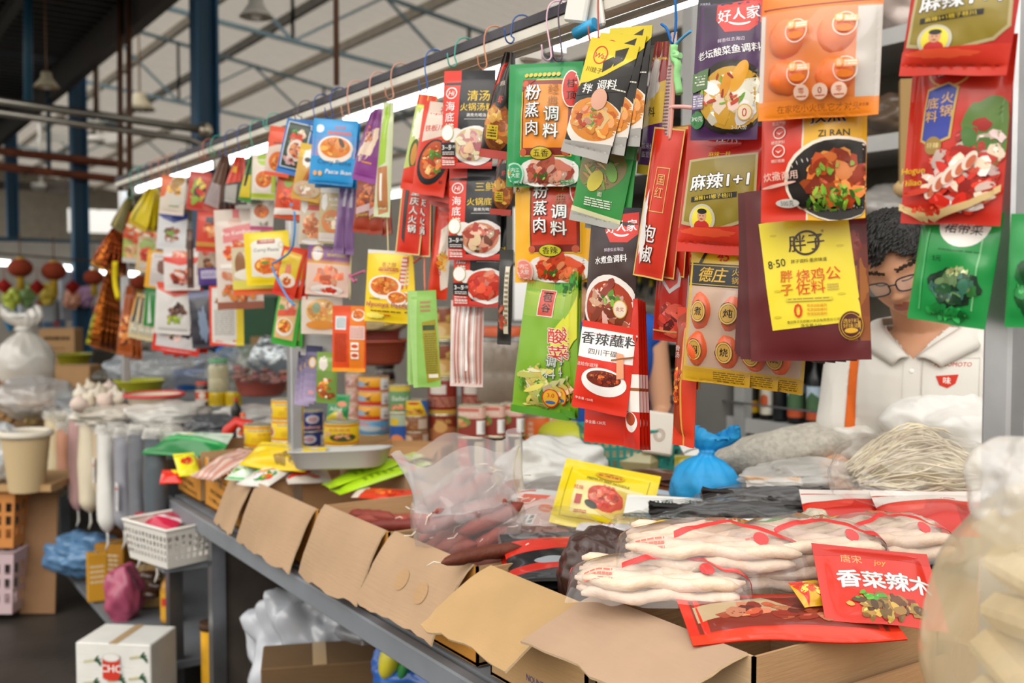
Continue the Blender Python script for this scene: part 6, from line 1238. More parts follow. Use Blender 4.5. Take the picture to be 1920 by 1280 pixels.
# white, greenish and blue bags on the board
bag_blob('white_plastic_bag', 'big translucent white plastic bag behind the yellow noodle pack', atZ(1038, 882, 1.03), (.15, .10, .08), 'milky_thick', 'ebebe6', Matrix.Rotation(A56, 3, 'Z'), nz=.2, seed=14, rid=.08)
bag_blob('grey_snack_bag', 'clear bag of grey dried pieces under the white plastic bag', atZ(1060, 922, 1.0), (.13, .08, .035), 'film', '8a8480', Matrix.Rotation(A56, 3, 'Z'), nz=.2, seed=15)
b = B('film', 'aaa278'); b.box((0, 0, 0), (.19, .11, .075), bev=.022); o = b.build('wrapped_block', None, atZ(1172, 860, 1.02), (.25, .05, A56 - .15)); tag(o, 'olive-grey block wrapped in clear film beside the white bag', 'packet')
def basket(px, py, z, W, Dp, H, label, col, rel=0., rows=4, cols=10, name='plastic_basket', flare=.86, fill=None):
    p = atZ(px, py, z); b = B('plastic', col); a56 = A56 + math.radians(rel)
    def wall(p0, p1, q0, q1, nc):
        p0, p1, q0, q1 = (np.array(k, float) for k in (p0, p1, q0, q1))
        def pt(u, v): return (p0 * (1 - u) + p1 * u) * (1 - v) + (q0 * (1 - u) + q1 * u) * v
        us = [0]; 
        for i in range(nc): us += [(i + .22) / nc, (i + .78) / nc]
        us.append(1); vs_ = [0, .14]
        for j in range(rows): vs_ += [.14 + .7 * (j + .15) / rows, .14 + .7 * (j + .85) / rows]
        vs_ += [.86, 1]
        for i in range(len(us) - 1):
            for j in range(len(vs_) - 1):
                if i % 2 == 1 and j % 2 == 0 and 1 < j < len(vs_) - 2: continue
                if i % 2 == 1 and j % 2 == 0 and j >= 2 and j <= 2 * rows: continue
                b.poly([pt(us[i], vs_[j]), pt(us[i + 1], vs_[j]), pt(us[i + 1], vs_[j + 1]), pt(us[i], vs_[j + 1])])
    x, y = W / 2, Dp / 2; f = flare; lo = [(-x * f, -y * f, 0), (x * f, -y * f, 0), (x * f, y * f, 0), (-x * f, y * f, 0)]; hi = [(-x, -y, H), (x, -y, H), (x, y, H), (-x, y, H)]
    for k in range(4): wall(lo[k], lo[(k + 1) % 4], hi[k], hi[(k + 1) % 4], cols if k % 2 == 0 else max(4, int(cols * Dp / W)))
    b.poly(lo[::-1]); b.tube([*hi, hi[0]], .006, 6, cap=False)
    o = b.build(name, None, p, (0, 0, a56)); tag(o, label, 'basket'); return o
basket(1180, 878, .985, .26, .2, .12, 'teal perforated basket behind the olive-grey block', '3a9a90', rel=10, rows=3, cols=12)
# knotted blue bag
p = atZ(1322, 905, 1.055)
def knot_bag(p, R, H, col, m, label, name='knotted_bag', neck=.12, tail=.16, seed=0, rot=0., lean=(0, 0), rid=.1, n=40):
    b = B(m, col); prof = [(.02, -.9), (.5, -.98), (.85, -.8), (1.0, -.35), (.98, .1), (.8, .5), (.5, .78), (.22, .95), (neck, 1.05), (neck * 1.3, 1.15), (neck * 2.6, 1.3), (neck * 3.6, 1.55), (neck * 3.2, 1.8)]
    P = np.zeros((len(prof) * 3 - 2, n, 3)); zs = np.linspace(0, len(prof) - 1, len(prof) * 3 - 2)
    for j, q in enumerate(zs):
        i0 = int(min(q, len(prof) - 2)); fr = q - i0; r = prof[i0][0] * (1 - fr) + prof[i0 + 1][0] * fr; z = prof[i0][1] * (1 - fr) + prof[i0 + 1][1] * fr
        for i in range(n):
            a = 2 * PI * i / n; w = max(0, (z + .2)) * .9; k = 1 + rid * w * math.sin(a * 13 + seed) + .5 * rid * math.sin(a * 7 + z * 5 + seed) + .08 * math.sin(a * 2 + seed)
            fl = .35 if z > 1.1 else 1.; tw = max(0, z - 1.0)
            P[j, i] = (r * R * k * math.cos(a) + lean[0] * max(0, z - .9) * R, r * R * k * math.sin(a) * fl + lean[1] * max(0, z - .9) * R, z * H * (1 + (.10 * math.sin(a * 2 + 1) if z > 1.6 else 0)))
    b.grid(P, close_u=True); o = b.build(name, None, p, (0, 0, rot)); return tag(o, label, 'bag')
knot_bag(p, .078, .068, '2aa0e0', 'film_soft', 'knotted sky blue plastic bag beside the black seaweed packs', seed=3, rot=A56, neck=.2, lean=(.35, 0))
bag_blob('bean_paste_pack', 'clear pack of brown paste left of the blue bag', atZ(1222, 895, 1.03), (.11, .07, .02), 'film', '5a3018', Matrix.Rotation(A56 - .3, 3, 'Z'), nz=.2, seed=17)
lay(D(100, 60, 'b8c4d0').r(40, 14, 96, 50, '6a3a20').food(70, 32, 24, 16, '5a2c18 7a4428 8a5a38', 30, .3), 1205, 905, 1.02, .2, .12, 'silvery clear pack with brown contents behind the yellow noodle pack', rel=-25, tilt=12, t=.01, seed=108)
# long black seaweed packs
dsw = D(60, 260, '1a1210'); dsw.r(0, 0, 8, 260, 'c8c8c4')
def rope_pack(px, py, z, L, W, label, col, rel, seed, strands=7):
    p = atZ(px, py, z); t = thing('seaweed_pack', label, 'packet', p, A56 + math.radians(rel)); b = B('film_soft', col); rg = random.Random(seed)
    for k in range(strands):
        y = (k / (strands - 1) - .5) * W * .8; pts = [((q - .5) * L, y + .006 * math.sin(q * 9 + k * 2), .014 + .008 * math.sin(q * 7 + k) + .010 * (1 - (2 * k / (strands - 1) - 1) ** 2)) for q in np.linspace(0, 1, 22)]
        b.tube(pts, [W / strands * .75 * (1 + .25 * math.sin(q * 2.3 + k)) for q in range(22)], 7)
    o = b.build('dried_seaweed', t); o['kind'] = 'stuff'
    f = B('clear_thin', 'e8e8ec'); u, v = np.meshgrid(np.linspace(0, 1, 40), np.linspace(0, 1, 12)); P = np.stack([(u - .5) * L * 1.12, (v - .5) * W * 1.3, .045 * np.sin(PI * v) ** .6 * np.sin(PI * u) ** .4 + .004 * noise(np.stack([u * 14, v * 5, u * 0], -1), 1, seed)], -1); f.grid(P); f.c('c8c8c8').box((0, -W * .62, .002), (L * 1.1, W * .12, .002)); f.build('clear_wrap', t); return t
rope_pack(1385, 975, 1.035, .36, .07, 'front pack of long black seaweed strips under clear wrap', '0e0907', -8, 1)
rope_pack(1462, 945, 1.06, .32, .06, 'rear pack of long black seaweed strips under clear wrap', '160c08', -4, 2)
dwt = D(160, 60, 'e4e4e0'); dwt.t('粗面', 60, 30, 22, '1e3a34', ang=-12, bold=.08); dwt.t('海', 110, 24, 24, '1e3a34', ang=-10, bold=.08); dwt.r(0, 52, 160, 60, '1a4a40'); dwt.r(140, 0, 150, 60, 'b0b8b0')
lay(dwt, 1262, 952, 1.05, .2, .07, 'white pack with dark green brush lettering, left of the black seaweed', rel=-14, tilt=30, t=.012, seed=109)
lay(D(100, 60, 'd8d4d8').t('辣', 50, 30, 30, 'b83a4a', bold=.05), 1140, 985, 1.0, .13, .05, 'pale pink pack edge under the yellow noodle pack', rel=-20, tilt=20, t=.01, seed=110)
# red noodle packs to the right
def dred(t_):
    d = D(160, 70, 'c8281c'); d.r(0, 0, 160, 26, 'e0d8d0'); d.r(90, 34, 150, 60, 'a82014'); d.t(t_, 118, 47, 14, 'e8dcd4', bold=.05); d.p([(0, 30), (60, 26), (50, 40), (0, 44)], 'd83a28'); return d
lay(dred('面条'), 1640, 958, 1.075, .27, .12, 'red and white noodle pack lying left of the pair behind the bean-curd packs', rel=-6, tilt=30, t=.022, seed=111, lump=.2)
lay(dred('米粉'), 1770, 962, 1.08, .25, .12, 'red and white noodle pack lying nearest the steel post', rel=2, tilt=32, t=.022, seed=112, lump=.2)
lay(D(100, 60, '2a9a4a').p([(0, 0), (60, 0), (0, 40)], 'e4e4e0').p([(80, 20), (100, 10), (100, 60), (70, 60)], '1c3a2c').lines(30, 20, 70, 44, 5, '6ac088'), 1440, 993, 1.045, .15, .07, 'green and white pack edge in front of the seaweed', rel=0, tilt=25, t=.01, seed=113)
bag_blob('garlic_bag', 'small clear bag with a pale lump in front of the red noodle packs', atZ(1528, 982, 1.06), (.032, .03, .03), 'film', 'cfc4ae', nz=.15, seed=21)
lay(D(100, 60, 'e8e4dc').p([(0, 0), (100, 0), (90, 30), (60, 20), (30, 30), (0, 16)], 'e8a030'), 1452, 908, 1.08, .12, .06, 'white and orange pack under the clear plastic sheet', rel=-6, tilt=24, t=.012, seed=114)
# white bean-curd stick packs
def beancurd(px, py, z, L, W, label, rel, tilt, seed, n=14):
    p = atZ(px, py, z); t = thing('bean_curd_pack', label, 'packet', p, A56 + math.radians(rel), 'white bean-curd stick packs'); t.rotation_euler = (math.radians(tilt), 0, A56 + math.radians(rel)); rg = random.Random(seed); b = B('food_dry', 'e6d2b8')
    for k in range(n):
        y = ((k % (n // 2)) / (n // 2 - 1) - .5) * W * .82; z0 = .010 + .020 * (k // (n // 2)); q = np.linspace(0, 1, 20)
        pts = np.stack([(q - .5) * L * rg.uniform(.9, 1), y + .005 * np.sin(q * 12 + k), z0 + .004 * np.sin(q * 15 + k * 2)], -1); b.c(jit('e0c8b2', rg, .07)); b.tube(pts, .0105 * (1 + .10 * np.sin(q * 40 + k * 2)) * np.clip(1.2 - np.abs(2 * q - 1) ** 8, .3, 1), 8)
    o = b.build('bean_curd_sticks', t); o['kind'] = 'stuff'
    f = B('clear', 'f0e0dc'); d = D(200, 80, 'f0e0dc'); d.e(40, 20, 22, 9, 'e8c020'); d.t('腐竹', 120, 24, 24, 'd85030', bold=.06, out='e8b840', ow=.03); d.p([(60, 56), (120, 40), (170, 50), (200, 44), (200, 50), (170, 56), (120, 46), (60, 62)], 'd83a38'); d.e(150, 60, 8, 6, 'd83a38'); d.lines(20, 60, 50, 72, 3, 'e07060'); d.lines(0, 4, 200, 10, 1, 'd84a48', .7)
    g = lambda u, v: np.stack([(u - .5) * L * 1.1, -(v - .5) * W * 1.15, .002 + .062 * np.sin(PI * np.clip(v, 0, 1)) ** .5 * np.sin(PI * np.clip(u, 0, 1)) ** .35 + .004 * noise(np.stack([u * 12, v * 5, u * 0 + seed], -1), 1, seed)], -1)
    u, v = np.meshgrid(np.linspace(0, 1, 40), np.linspace(0, 1, 16)); f.grid(g(u, v), flip=True); f.m('film'); emit_print(f, d, g, L, W); f.build('clear_wrap', t); return t
for px, py, z, L, W, rel, ti, sd, lb in ((1235, 1108, 1.03, .26, .12, -6, 4, 1, 'bean-curd stick pack at the front left of the heap, over the broad flap'), (1410, 1085, 1.035, .27, .12, -2, 6, 2, 'bean-curd stick pack in the middle of the front, left of the red vegetable pack'),
                                      (1330, 1045, 1.075, .27, .12, -4, 8, 3, 'bean-curd stick pack with yellow patch, topmost of the heap'), (1500, 1040, 1.075, .25, .12, 4, 8, 4, 'bean-curd stick pack in the second row, behind the red vegetable pack'),
                                      (1640, 1030, 1.07, .24, .11, 8, 6, 5, 'bean-curd stick pack at the right rear of the heap, near the big clear bag')): beancurd(px, py, z, L, W, lb, rel, ti, sd)
# red packs in the nearest box
dvr = D(150, 120, 'cc2c18'); dvr.r(0, 0, 150, 20, 'c02414'); dvr.t('唐宋', 46, 24, 14, 'd8a868', bold=.02); dvr.t('joy', 82, 26, 12, 'e0a030', sh=.2); dvr.t('香菜辣木', 82, 58, 30, 'e4e0dc', bold=.07, sh=.05, out='b8b4b4', ow=.02); dvr.food(74, 98, 66, 20, '7a5a24 9a7a38 5a3a18 c8a048 8a2c18', 60, .34); dvr.food(54, 84, 40, 8, '6ab838 48982a', 10, .5)
lay(dvr, 1646, 1098, 1.06, .18, .135, 'bright red vegetable pack with white lettering, leaning on the bean-curd packs', rel=8, tilt=40, roll=9, t=.012, seed=115, lump=.2, kind='pouch')
dbr2 = D(200, 120, 'c82a18'); dbr2.r(10, 12, 190, 96, '7a2a1c'); dbr2.p([(12, 30), (80, 20), (110, 60), (12, 70)], 'b09a78'); dbr2.food(100, 60, 80, 34, '8a2c1c 5a2018 a84a30 c87858', 30, .34); dbr2.r(0, 100, 200, 120, 'd8381c')
lay(dbr2, 1478, 1158, 1.02, .31, .12, 'large flat red clear-faced pack at the rim of the nearest box', rel=4, tilt=16, roll=0, t=.014, seed=116, kind='pouch', wav=.02)
lay(D(60, 60, 'd8a020').p([(0, 0), (30, 0), (10, 60)], 'c83020').food(30, 30, 24, 24, 'c84020 e8c050', 10, .5), 1520, 1112, 1.05, .05, .05, 'tiny orange and yellow wrapper between bean-curd and red pack', rel=20, tilt=30, t=.014, seed=117)
# ---------------------------------------------------------------- far table: grain bags, baskets, jars
def grain_bag(px, yt, yb, w, col, label, Y=.955, seed=0, dark=None, tag_=False):
    p = atY(px, yt, Y); q = atY(px, yb, Y); F = depth(p); H = p.z - q.z; r = w * F / F_PX / 2 * 1.3
    t = thing('grain_bag', label, 'bag', (p.x, p.y, q.z)); n = 20; nv = 24; P = np.zeros((nv, n, 3))
    for j in range(nv):
        s = j / (nv - 1); k = min(1, (s / .14) ** .6 + .08) * (1 - .12 * s) * (1 + .05 * math.sin(s * 9 + seed))
        for i in range(n):
            a = 2 * PI * i / n; P[j, i] = (r * k * math.cos(a) * (1 + .06 * math.sin(3 * a + s * 6 + seed)), r * .8 * k * math.sin(a) * (1 + .06 * math.sin(4 * a + s * 5)), s * H)
    b = B('film', col); b.grid(P, close_u=True); b.build('filled_film', t)
    b = B('milky', 'e0dcd4'); m = 8; Q = np.zeros((m, n, 3))
    for j in range(m):
        s = j / (m - 1)
        for i in range(n):
            a = 2 * PI * i / n; k = .9 + .35 * s + .08 * math.sin(5 * a + seed); Q[j, i] = (r * k * math.cos(a) * 1.05, r * k * math.sin(a) + .05 * s, H * .97 + .05 * math.sin(s * PI) - .02 * s)
    b.grid(Q, close_u=True); b.build('folded_mouth', t)
    b = B('milky_thick', 'e8e4dc'); b.tube([(0, 0, .012), (.004, 0, -.015), (.012, .0, -.04), (.006, -.01, -.07)], [.006, .004, .006, .003], 6); b.build('knotted_tail', t)
    if tag_: b = B('label', 'ecebe8'); b.box((r * 1.02, -.8 * r, H * .38), (.03, .002, .11)); b.c('c83a30').box((r * 1.02, -.8 * r - .0012, H * .46), (.026, .001, .012)); b.c('9098a8').box((r * 1.02, -.8 * r - .0012, H * .36), (.008, .001, .06)); b.build('price_tag', t)
for k, (px, yt, yb, w, col, lb, tg) in enumerate(((106, 778, 930, 44, 'd2c4a0', 'beige grain bag, leftmost of the row hanging from the far table', 0), (127, 800, 906, 40, 'c08a70', 'orange-pink peanut bag between the beige and rosy grain bags', 0), (143, 782, 955, 30, 'c29a98', 'narrow rosy grain bag, third in the row from the left', 0),
        (166, 790, 958, 40, 'dacdb4', 'cream grain bag hanging right of the rosy one', 0), (184, 800, 925, 24, 'c8b498', 'narrow tan bean bag squeezed behind the white and cream grain bags', 1), (198, 806, 996, 34, 'e4e2dc', 'long white grain bag in the middle of the row', 0), (230, 812, 992, 34, '96969e', 'mid grey grain bag with paper tag, right of the white one', 1),
        (257, 806, 1026, 34, '707278', 'dark grey bean bag, second from the right of the row', 0), (290, 812, 1050, 42, '545c62', 'dark blue-grey bean bag, rightmost of the row beside the white basket', 0), (240, 830, 940, 18, 'b8a0a0', 'slim dusty pink bean bag between the two grey ones', 0))): grain_bag(px, yt, yb, w, col, lb, seed=k, tag_=tg, Y=.955 if k not in (1, 4, 9) else .985)
ZT2 = .92
for k, (px, py, r, col, lb, nm, m_) in enumerate(((318, 775, (.17, .13, .06), 'd6d2ca', 'big open white plastic bag over the grain bags, its mouth folded outward', 'plastic_bag', 'milky_thick'), (215, 778, (.16, .12, .045), 'd8cfc0', 'pale sack mouth with greenish rim behind the grain bags', 'open_sack', 'milky_thick'),
        (398, 800, (.11, .10, .05), '44464a', 'dark grey shiny bag of black seeds behind the green pack', 'seed_bag', 'film'), (470, 782, (.17, .10, .05), 'd4d2cc', 'white crumpled bag below the pink colander', 'plastic_bag', 'milky_thick'), (345, 690, (.26, .16, .09), 'b8bcc0', 'large clear bag of pale goods behind the red-lidded jar', 'plastic_bag', 'milky'),
        (270, 690, (.22, .16, .10), 'c4ccd4', 'bluish white plastic bag under the striped packet fan', 'plastic_bag', 'milky'), (318, 722, (.10, .08, .06), 'b8bcc4', 'grey clear bag hanging over the blue bowl', 'plastic_bag', 'milky'), (235, 706, (.2, .12, .05), '4e4a40', 'dark bag of dried mushrooms in the yellow-green basin', 'mushroom_bag', 'film'),
        (520, 668, (.13, .1, .11), 'c8d0d4', 'crinkled silver foil bag just left of the middle post', 'foil_bag', 'foil'), (455, 690, (.2, .14, .13), 'a8b0a4', 'big greenish clear bag behind the glass jar with green lid', 'plastic_bag', 'milky'))):
    z = ZT2 + r[2] * .7 if py > 740 else 1.04 + r[2] * .4
    bag_blob(nm, lb, atZ(px, py, z) if py > 740 else atY(px, py, 1.95 if px > 400 else 1.5), r, m_, col, Matrix.Rotation(A56, 3, 'Z'), nz=.2, seed=30 + k, rid=.1)
b = B('plastic', '2a62b0'); b.ball((0, 0, 0), (.07, .07, .06)); tag(b.build('blue_bowl', None, atY(426, 664, 1.95)), 'blue plastic bowl turned over on the greenish clear bag', 'bowl')
def basin(px, yb, w, h, z, label, col, name='plastic_basin', inner=None, tilt=0, cat='basin'):
    p = atZ(px, yb, z); F = depth(p); R = w * F / F_PX / 2; H = h * F / F_PX * .9
    b = B('plastic', col); b.lathe([(.001, 0), (R * .74, 0), (R * .78, H * .06), (R * .95, H * .9), (R * 1.02, H * .93), (R * 1.03, H), (R * .97, H)], n=36)
    b.c(inner or col); b.lathe([(R * .97, H), (R * .93, H * .9), (R * .75, H * .1), (.001, H * .1)], n=36)
    return tag(b.build(name, None, p, (math.radians(tilt), 0, 0)), label, cat)
basin(262, 742, 92, 34, 1.0, 'yellow-green basin holding the dark mushroom bag', 'a8a820')
basin(355, 730, 60, 40, .98, 'bright blue basin left of the red-lidded jar', '2470c4')
basin(290, 768, 104, 32, .97, 'pale ribbed basket with red rim, in the middle of the far table', 'd0c4ae', name='ribbed_basket', cat='basket')
b = B('plastic', 'c83838'); p = atZ(290, 768, .97); F = depth(p); R = 104 * F / F_PX / 2 * 1.03; b.tube([(R * math.cos(a), R * math.sin(a), 0) for a in np.linspace(0, 2 * PI, 33)[:-1]], .008, 6, close=True); o = b.build('red_rim', bpy.data.objects['ribbed_basket'], (0, 0, 32 * F / F_PX * .9)); 
colander(490, 738, 104, 34, 'reddish pink colander heaped with clear wrapped snacks, left of the middle post', 'b05a4c', base=atZ(490, 740, 1.03))
rng = random.Random(9)
for k in range(26):
    p = atZ(490 + rng.uniform(-46, 46), 712 - rng.random() * 26 + abs(rng.uniform(-8, 8)), 1.115 + .03 * rng.random())
    b = B('film', jit('8a5f58', rng, .3)); b.ball((0, 0, 0), (.024, .016, .011), 10, 7, Matrix.Rotation(rng.uniform(0, 3), 3, 'Z') @ Matrix.Rotation(rng.uniform(-.6, .6), 3, 'X'), nz=.3, nf=3, seed=k)
    tag(b.build('wrapped_snack', None, p), 'small brown snack in clear wrap, heaped in the reddish pink colander', 'snack', 'wrapped snacks in the pink colander')
for k, (px, py) in enumerate(((152, 738), (165, 750), (148, 758), (178, 742), (190, 736), (205, 728), (215, 742), (226, 735), (196, 750), (222, 748), (170, 728))):
    b = B('matte', ('e0d6c6', 'd8ccb8', 'dcc8bc')[k % 3]); b.lathe([(.001, -.022), (.018, -.02), (.03, -.004), (.026, .012), (.01, .024), (.004, .04), (.001, .042)], n=14); tag(b.build('garlic_bulb', None, atZ(px, py, 1.01), (rng.uniform(-1, 1), rng.uniform(-1, 1), 0), (1.3, 1.3, 1.3)), 'pale garlic bulb heaped on the far table', 'garlic', 'garlic bulbs on the far table')
bag_blob('plastic_bag', 'clear plastic bag under the garlic bulbs', atZ(185, 760, .96), (.16, .12, .05), 'milky', 'e4e4e0', seed=51)
jar(410, 734, 38, 62, 1, 'glass jar of pale seeds with green lid, on the yellow cans of the far table', 'd8dcc8', 'd0c49a', '6aa878', z=1.09, lidh=.12)
jar(379, 760, 24, 45, 1, 'red-lidded sauce jar with red and white label', '4a1814', '3a120e', 'c8402c', z=.95, lab=D(40, 30, 'e8e0d8').r(0, 4, 40, 22, 'd84a20').e(20, 13, 8, 8, 'f0e0d0'))
for k, (px, lb) in enumerate(((407, 'yellow can under the jar with green lid, left one'), (438, 'yellow can right of the one carrying the glass jar'))): can(px, 760, 31, 27, D(60, 50, 'e0c01c').lines(10, 10, 50, 40, 5, 'b8921a'), lb, z=.95)
can(286, 748, 11, 16, D(40, 50, '3a62b0').r(0, 0, 40, 14, 'c83028').e(20, 30, 8, 8, 'e0e4ec'), 'tiny red and blue can between the basins', z=.99)
def bottle(p, H, r, col, cap, label, lab=None, m_='label', name='sauce_bottle', group=None, neck=.34, sh=.6, capcol2=None):
    t = thing(name, label, 'bottle', p, yaw_to_cam(p), group)
    b = B(m_, col); b.lathe([(.001, 0), (r * .92, 0), (r, .01), (r, H * sh * .96), (r * .94, H * (sh + .05)), (r * neck * 1.25, H * .78), (r * neck, H * .83), (r * neck, H * .9)], n=22); b.build('bottle_body', t)
    b = B('plastic', cap); b.lathe([(r * neck * 1.25, H * .86), (r * neck * 1.3, H * .87), (r * neck * 1.25, H * .99), (.001, H)], n=18); b.build('cap', t)
    if lab:
        b = B('label'); b.col = lab.bg; f = lambda u, v: np.stack([r * 1.015 * np.sin((u - .5) * 2.8), -r * 1.015 * np.cos((u - .5) * 2.8), H * sh * (.88 - v * .76)], -1); u, v = np.meshgrid(np.linspace(0, 1, 18), np.linspace(0, 1, 5)); b.grid(f(u, v), flip=True); emit_print(b, lab, f, r * 2.8, H * sh * .7); b.build('label', t)
    return t
bottle(atZ(443, 798, .93), .12, .022, '1a1a14', 'c83a20', 'small dark soy bottle with red cap, left of the yellow cans')
bottle(atZ(456, 822, .93), .10, .024, 'c8b8a0', 'e0602c', 'small bottle with orange cap and brown label', lab=D(40, 30, 'e0d8cc').food(20, 18, 16, 10, '8a3a20 c8603a', 10, .5))
b = B('plastic', 'c82a1c'); b.tube([(0, 0, 0), (.02, 0, .05), (.05, .01, .08), (.09, 0, .07), (.11, 0, .02)], [.016, .022, .02, .026, .03], 10); tag(b.build('red_squeeze_bottle', None, atZ(418, 832, .94), (0, 0, A56)), 'shiny red squeeze bottle lying beside the green pack', 'bottle')
lay(D(120, 60, '1e7a3c').r(0, 0, 120, 28, 'b8c8b8').food(60, 16, 50, 10, '5aa868 d8d070 e0e4d8', 20, .5).r(0, 30, 120, 36, '2a9a4a'), 352, 832, .965, .30, .12, 'long green and white clear pack lying in front of the white plastic bag', rel=-12, tilt=35, t=.03, seed=120, lump=.3)
# packets propped at the middle post
dpv = D(30, 100, '4a3c70'); dpv.grad(0, 0, 30, 100, '2c2a50', 'b0a0c0', 8); dpv.e(14, 30, 7, 10, 'd8a828'); dpv.e(14, 30, 5, 8, 'e0d0c8'); dpv.e(14, 84, 6, 4, 'd8a0a8')
hang(dpv, 586, 648, 30, 104, 'purple sachet hanging low right of the middle post, {o} of three', turn=18, roll=4, dy=.01, n=3, step=(-9, 6, .01, 4, 1), t=.007, seed=121)
dgn = D(36, 100, '6a8a38'); dgn.r(0, 0, 36, 36, '7a9a40'); dgn.e(12, 22, 8, 14, 'd8d0c4', irr=.1); dgn.food(18, 70, 17, 28, 'c8742a a8541c e09a48 8a4418 e8d8c0', 30, .34)
hang(dgn, 612, 660, 38, 96, 'green and brown chicken-spice packet right of the purple sachets', turn=18, roll=2, dy=.02, t=.008, seed=122)
hang(D(70, 70, 'b8b4b0').r(4, 6, 66, 64, 'a8a6a4'), 600, 626, 72, 40, 'blank grey card above the purple sachets', turn=20, dy=.03, t=.003, seed=123, film='film_soft')
dgp = D(40, 50, '1e8a4a'); dgp.t('Adabi', 18, 26, 10, 'e8f0e8', sh=.2, bold=.04); dgp.e(28, 18, 8, 5, 'e8906a'); dgp.p([(0, 40), (20, 30), (40, 44), (40, 50), (0, 50)], 'd8c838'); dgp.e(26, 38, 6, 9, 'd8b8a0')
lay(dgp, 634, 766, 1.1, .075, .1, 'small green crinkled sachet standing between yellow can and sardines', rel=-8, tilt=72, t=.014, seed=124, lump=.3)

# white basket at the end of the counter
bk = basket(322, 1046, .60, .27, .2, .13, 'white perforated basket with pink packs at the end of the counter', 'dcd8d0', rel=-40, rows=4, cols=12)
b = B('paint', '7c8086'); b.box((-3.62, 1.02, .585), (.36, .24, .02)); tag(b.build('basket_bracket'), 'small grey steel bracket shelf under the white perforated basket', 'shelf')
for k, (px, py, c) in enumerate(((310, 976, 'c8284a'), (330, 968, 'd84060'), (292, 972, 'b02040'))): lay(D(80, 60, c).p([(0, 30), (80, 24), (80, 32), (0, 40)], 'e8d0d4'), px, py, .71 - .01 * k, .14, .11, 'crimson clear pack in the white perforated basket, %s' % ('middle', 'topmost', 'left-hand')[k], rel=-20 + 20 * k, tilt=18, t=.02, seed=130 + k, lump=.3)
lay(D(60, 60, 'e0cc30'), 358, 962, .71, .06, .07, 'yellow pack corner in the white perforated basket', rel=10, tilt=30, t=.012, seed=134)

# ---------------------------------------------------------------- next stall to the left
nt = thing('wooden_table', 'worn wooden table of the next stall, covered with goods', 'table', (0, 0, 0))
b = B('matte', '8a6c4a'); b.box((-8.3, 1.1, .70), (4.0, 1.9, .04)); b.build('table_top', nt)
for x, y in ((-6.4, .3), (-6.4, 2.0), (-10.1, .3), (-10.1, 2.0)): b = B('matte', '5a4632'); b.box((x, y, .34), (.07, .07, .68)); b.build('leg', nt)
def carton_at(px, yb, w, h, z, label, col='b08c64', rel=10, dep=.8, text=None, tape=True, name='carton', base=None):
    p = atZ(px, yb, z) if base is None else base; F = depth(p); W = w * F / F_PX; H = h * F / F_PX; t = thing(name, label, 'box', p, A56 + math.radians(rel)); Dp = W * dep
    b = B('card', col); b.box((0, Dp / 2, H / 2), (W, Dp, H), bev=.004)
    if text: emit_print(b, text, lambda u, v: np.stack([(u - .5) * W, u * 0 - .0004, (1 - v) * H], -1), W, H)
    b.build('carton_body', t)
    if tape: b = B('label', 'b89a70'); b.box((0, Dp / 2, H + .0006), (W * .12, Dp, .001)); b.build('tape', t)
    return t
tb = D(100, 80, 'a8845c'); tb.lines(14, 14, 88, 22, 1, '4a3826', .8); tb.lines(24, 34, 76, 60, 3, '7a5c3e', .3)
carton_at(108, 700, 64, 84, .73, 'tall printed carton behind the white knotted bag on the next stall', text=tb, rel=6)
carton_at(136, 728, 66, 42, .73, 'small carton carrying the olive basin', rel=0)
basin(140, 686, 66, 26, 0.86, 'olive green basin on the small carton', '8c8c1c')
carton_at(66, 774, 78, 52, .73, 'carton wrapped in clear plastic at the left of the next stall', col='b89878', rel=-6)
bag_blob('plastic_sheet', 'clear plastic sheet pulled over the wrapped carton', atZ(70, 745, .90), (.26, .22, .12), 'milky', 'd8d8d8', seed=60, nz=.12)
basin(108, 764, 62, 34, .75, 'turquoise basin with yellow rim behind the ginger', '2a98b8', inner='b8b830')
knot_bag(atZ(48, 672, 1.08), .16, .17, 'dcd8d0', 'milky_thick', 'big white knotted plastic bag with blue print on the next stall', seed=6, rot=.5, neck=.3, lean=(-.3, 0), rid=.06)
b = B('plastic', '7a2420'); b.box((0, 0, 0), (.5, .3, .1), bev=.03); tag(b.build('red_crate_lid', None, atZ(30, 712, .80), (0, 0, A56)), 'dark red plastic lid under the white knotted bag', 'lid')
carton_at(10, 770, 40, 50, .73, 'leaning brown carton at the left edge of the photo', rel=30)
rng = random.Random(12)
for k in range(18):
    p = atZ(rng.uniform(12, 112), rng.uniform(762, 792), .76 + .03 * rng.random())
    b = B('matte', jit('9a7a50', rng, .2)); b.ball((0, 0, 0), (.045, .022, .02), 10, 7, nz=.35, nf=2.5, seed=k); b.ball((.03, .02, .008), (.02, .016, .014), 8, 6); b.ball((-.02, -.018, .006), (.018, .014, .014), 8, 6)
    tag(b.build('ginger_root', None, p, (0, 0, rng.uniform(0, 6))), 'knobbly ginger root heaped on the next stall', 'ginger', 'ginger roots on the next stall')
def wicker(px, yt, w, z, H, label, col='c8b088'):
    p = atZ(px, yt, z); F = depth(p); R = w * F / F_PX / 2; b = B('matte', col); n = 40
    P = []
    for j in range(13):
        s = j / 12; r = R * (.72 + .28 * s); P.append([(r * (1 + .02 * (-1) ** (i + j)) * math.cos(2 * PI * i / n), r * (1 + .02 * (-1) ** (i + j)) * math.sin(2 * PI * i / n), -H + H * s) for i in range(n)])
    b.grid(np.array(P), close_u=True); b.c('9a6c34').lathe([(R * .97, 0), (R * .8, -H * .6), (.001, -H * .62)], n=n); b.c('d8d0c0').tube([(R * math.cos(a), R * math.sin(a), 0) for a in np.linspace(0, 2 * PI, 40, endpoint=False)], .016, 8, close=True)
    return tag(b.build('wicker_basket', None, p), label, 'basket')
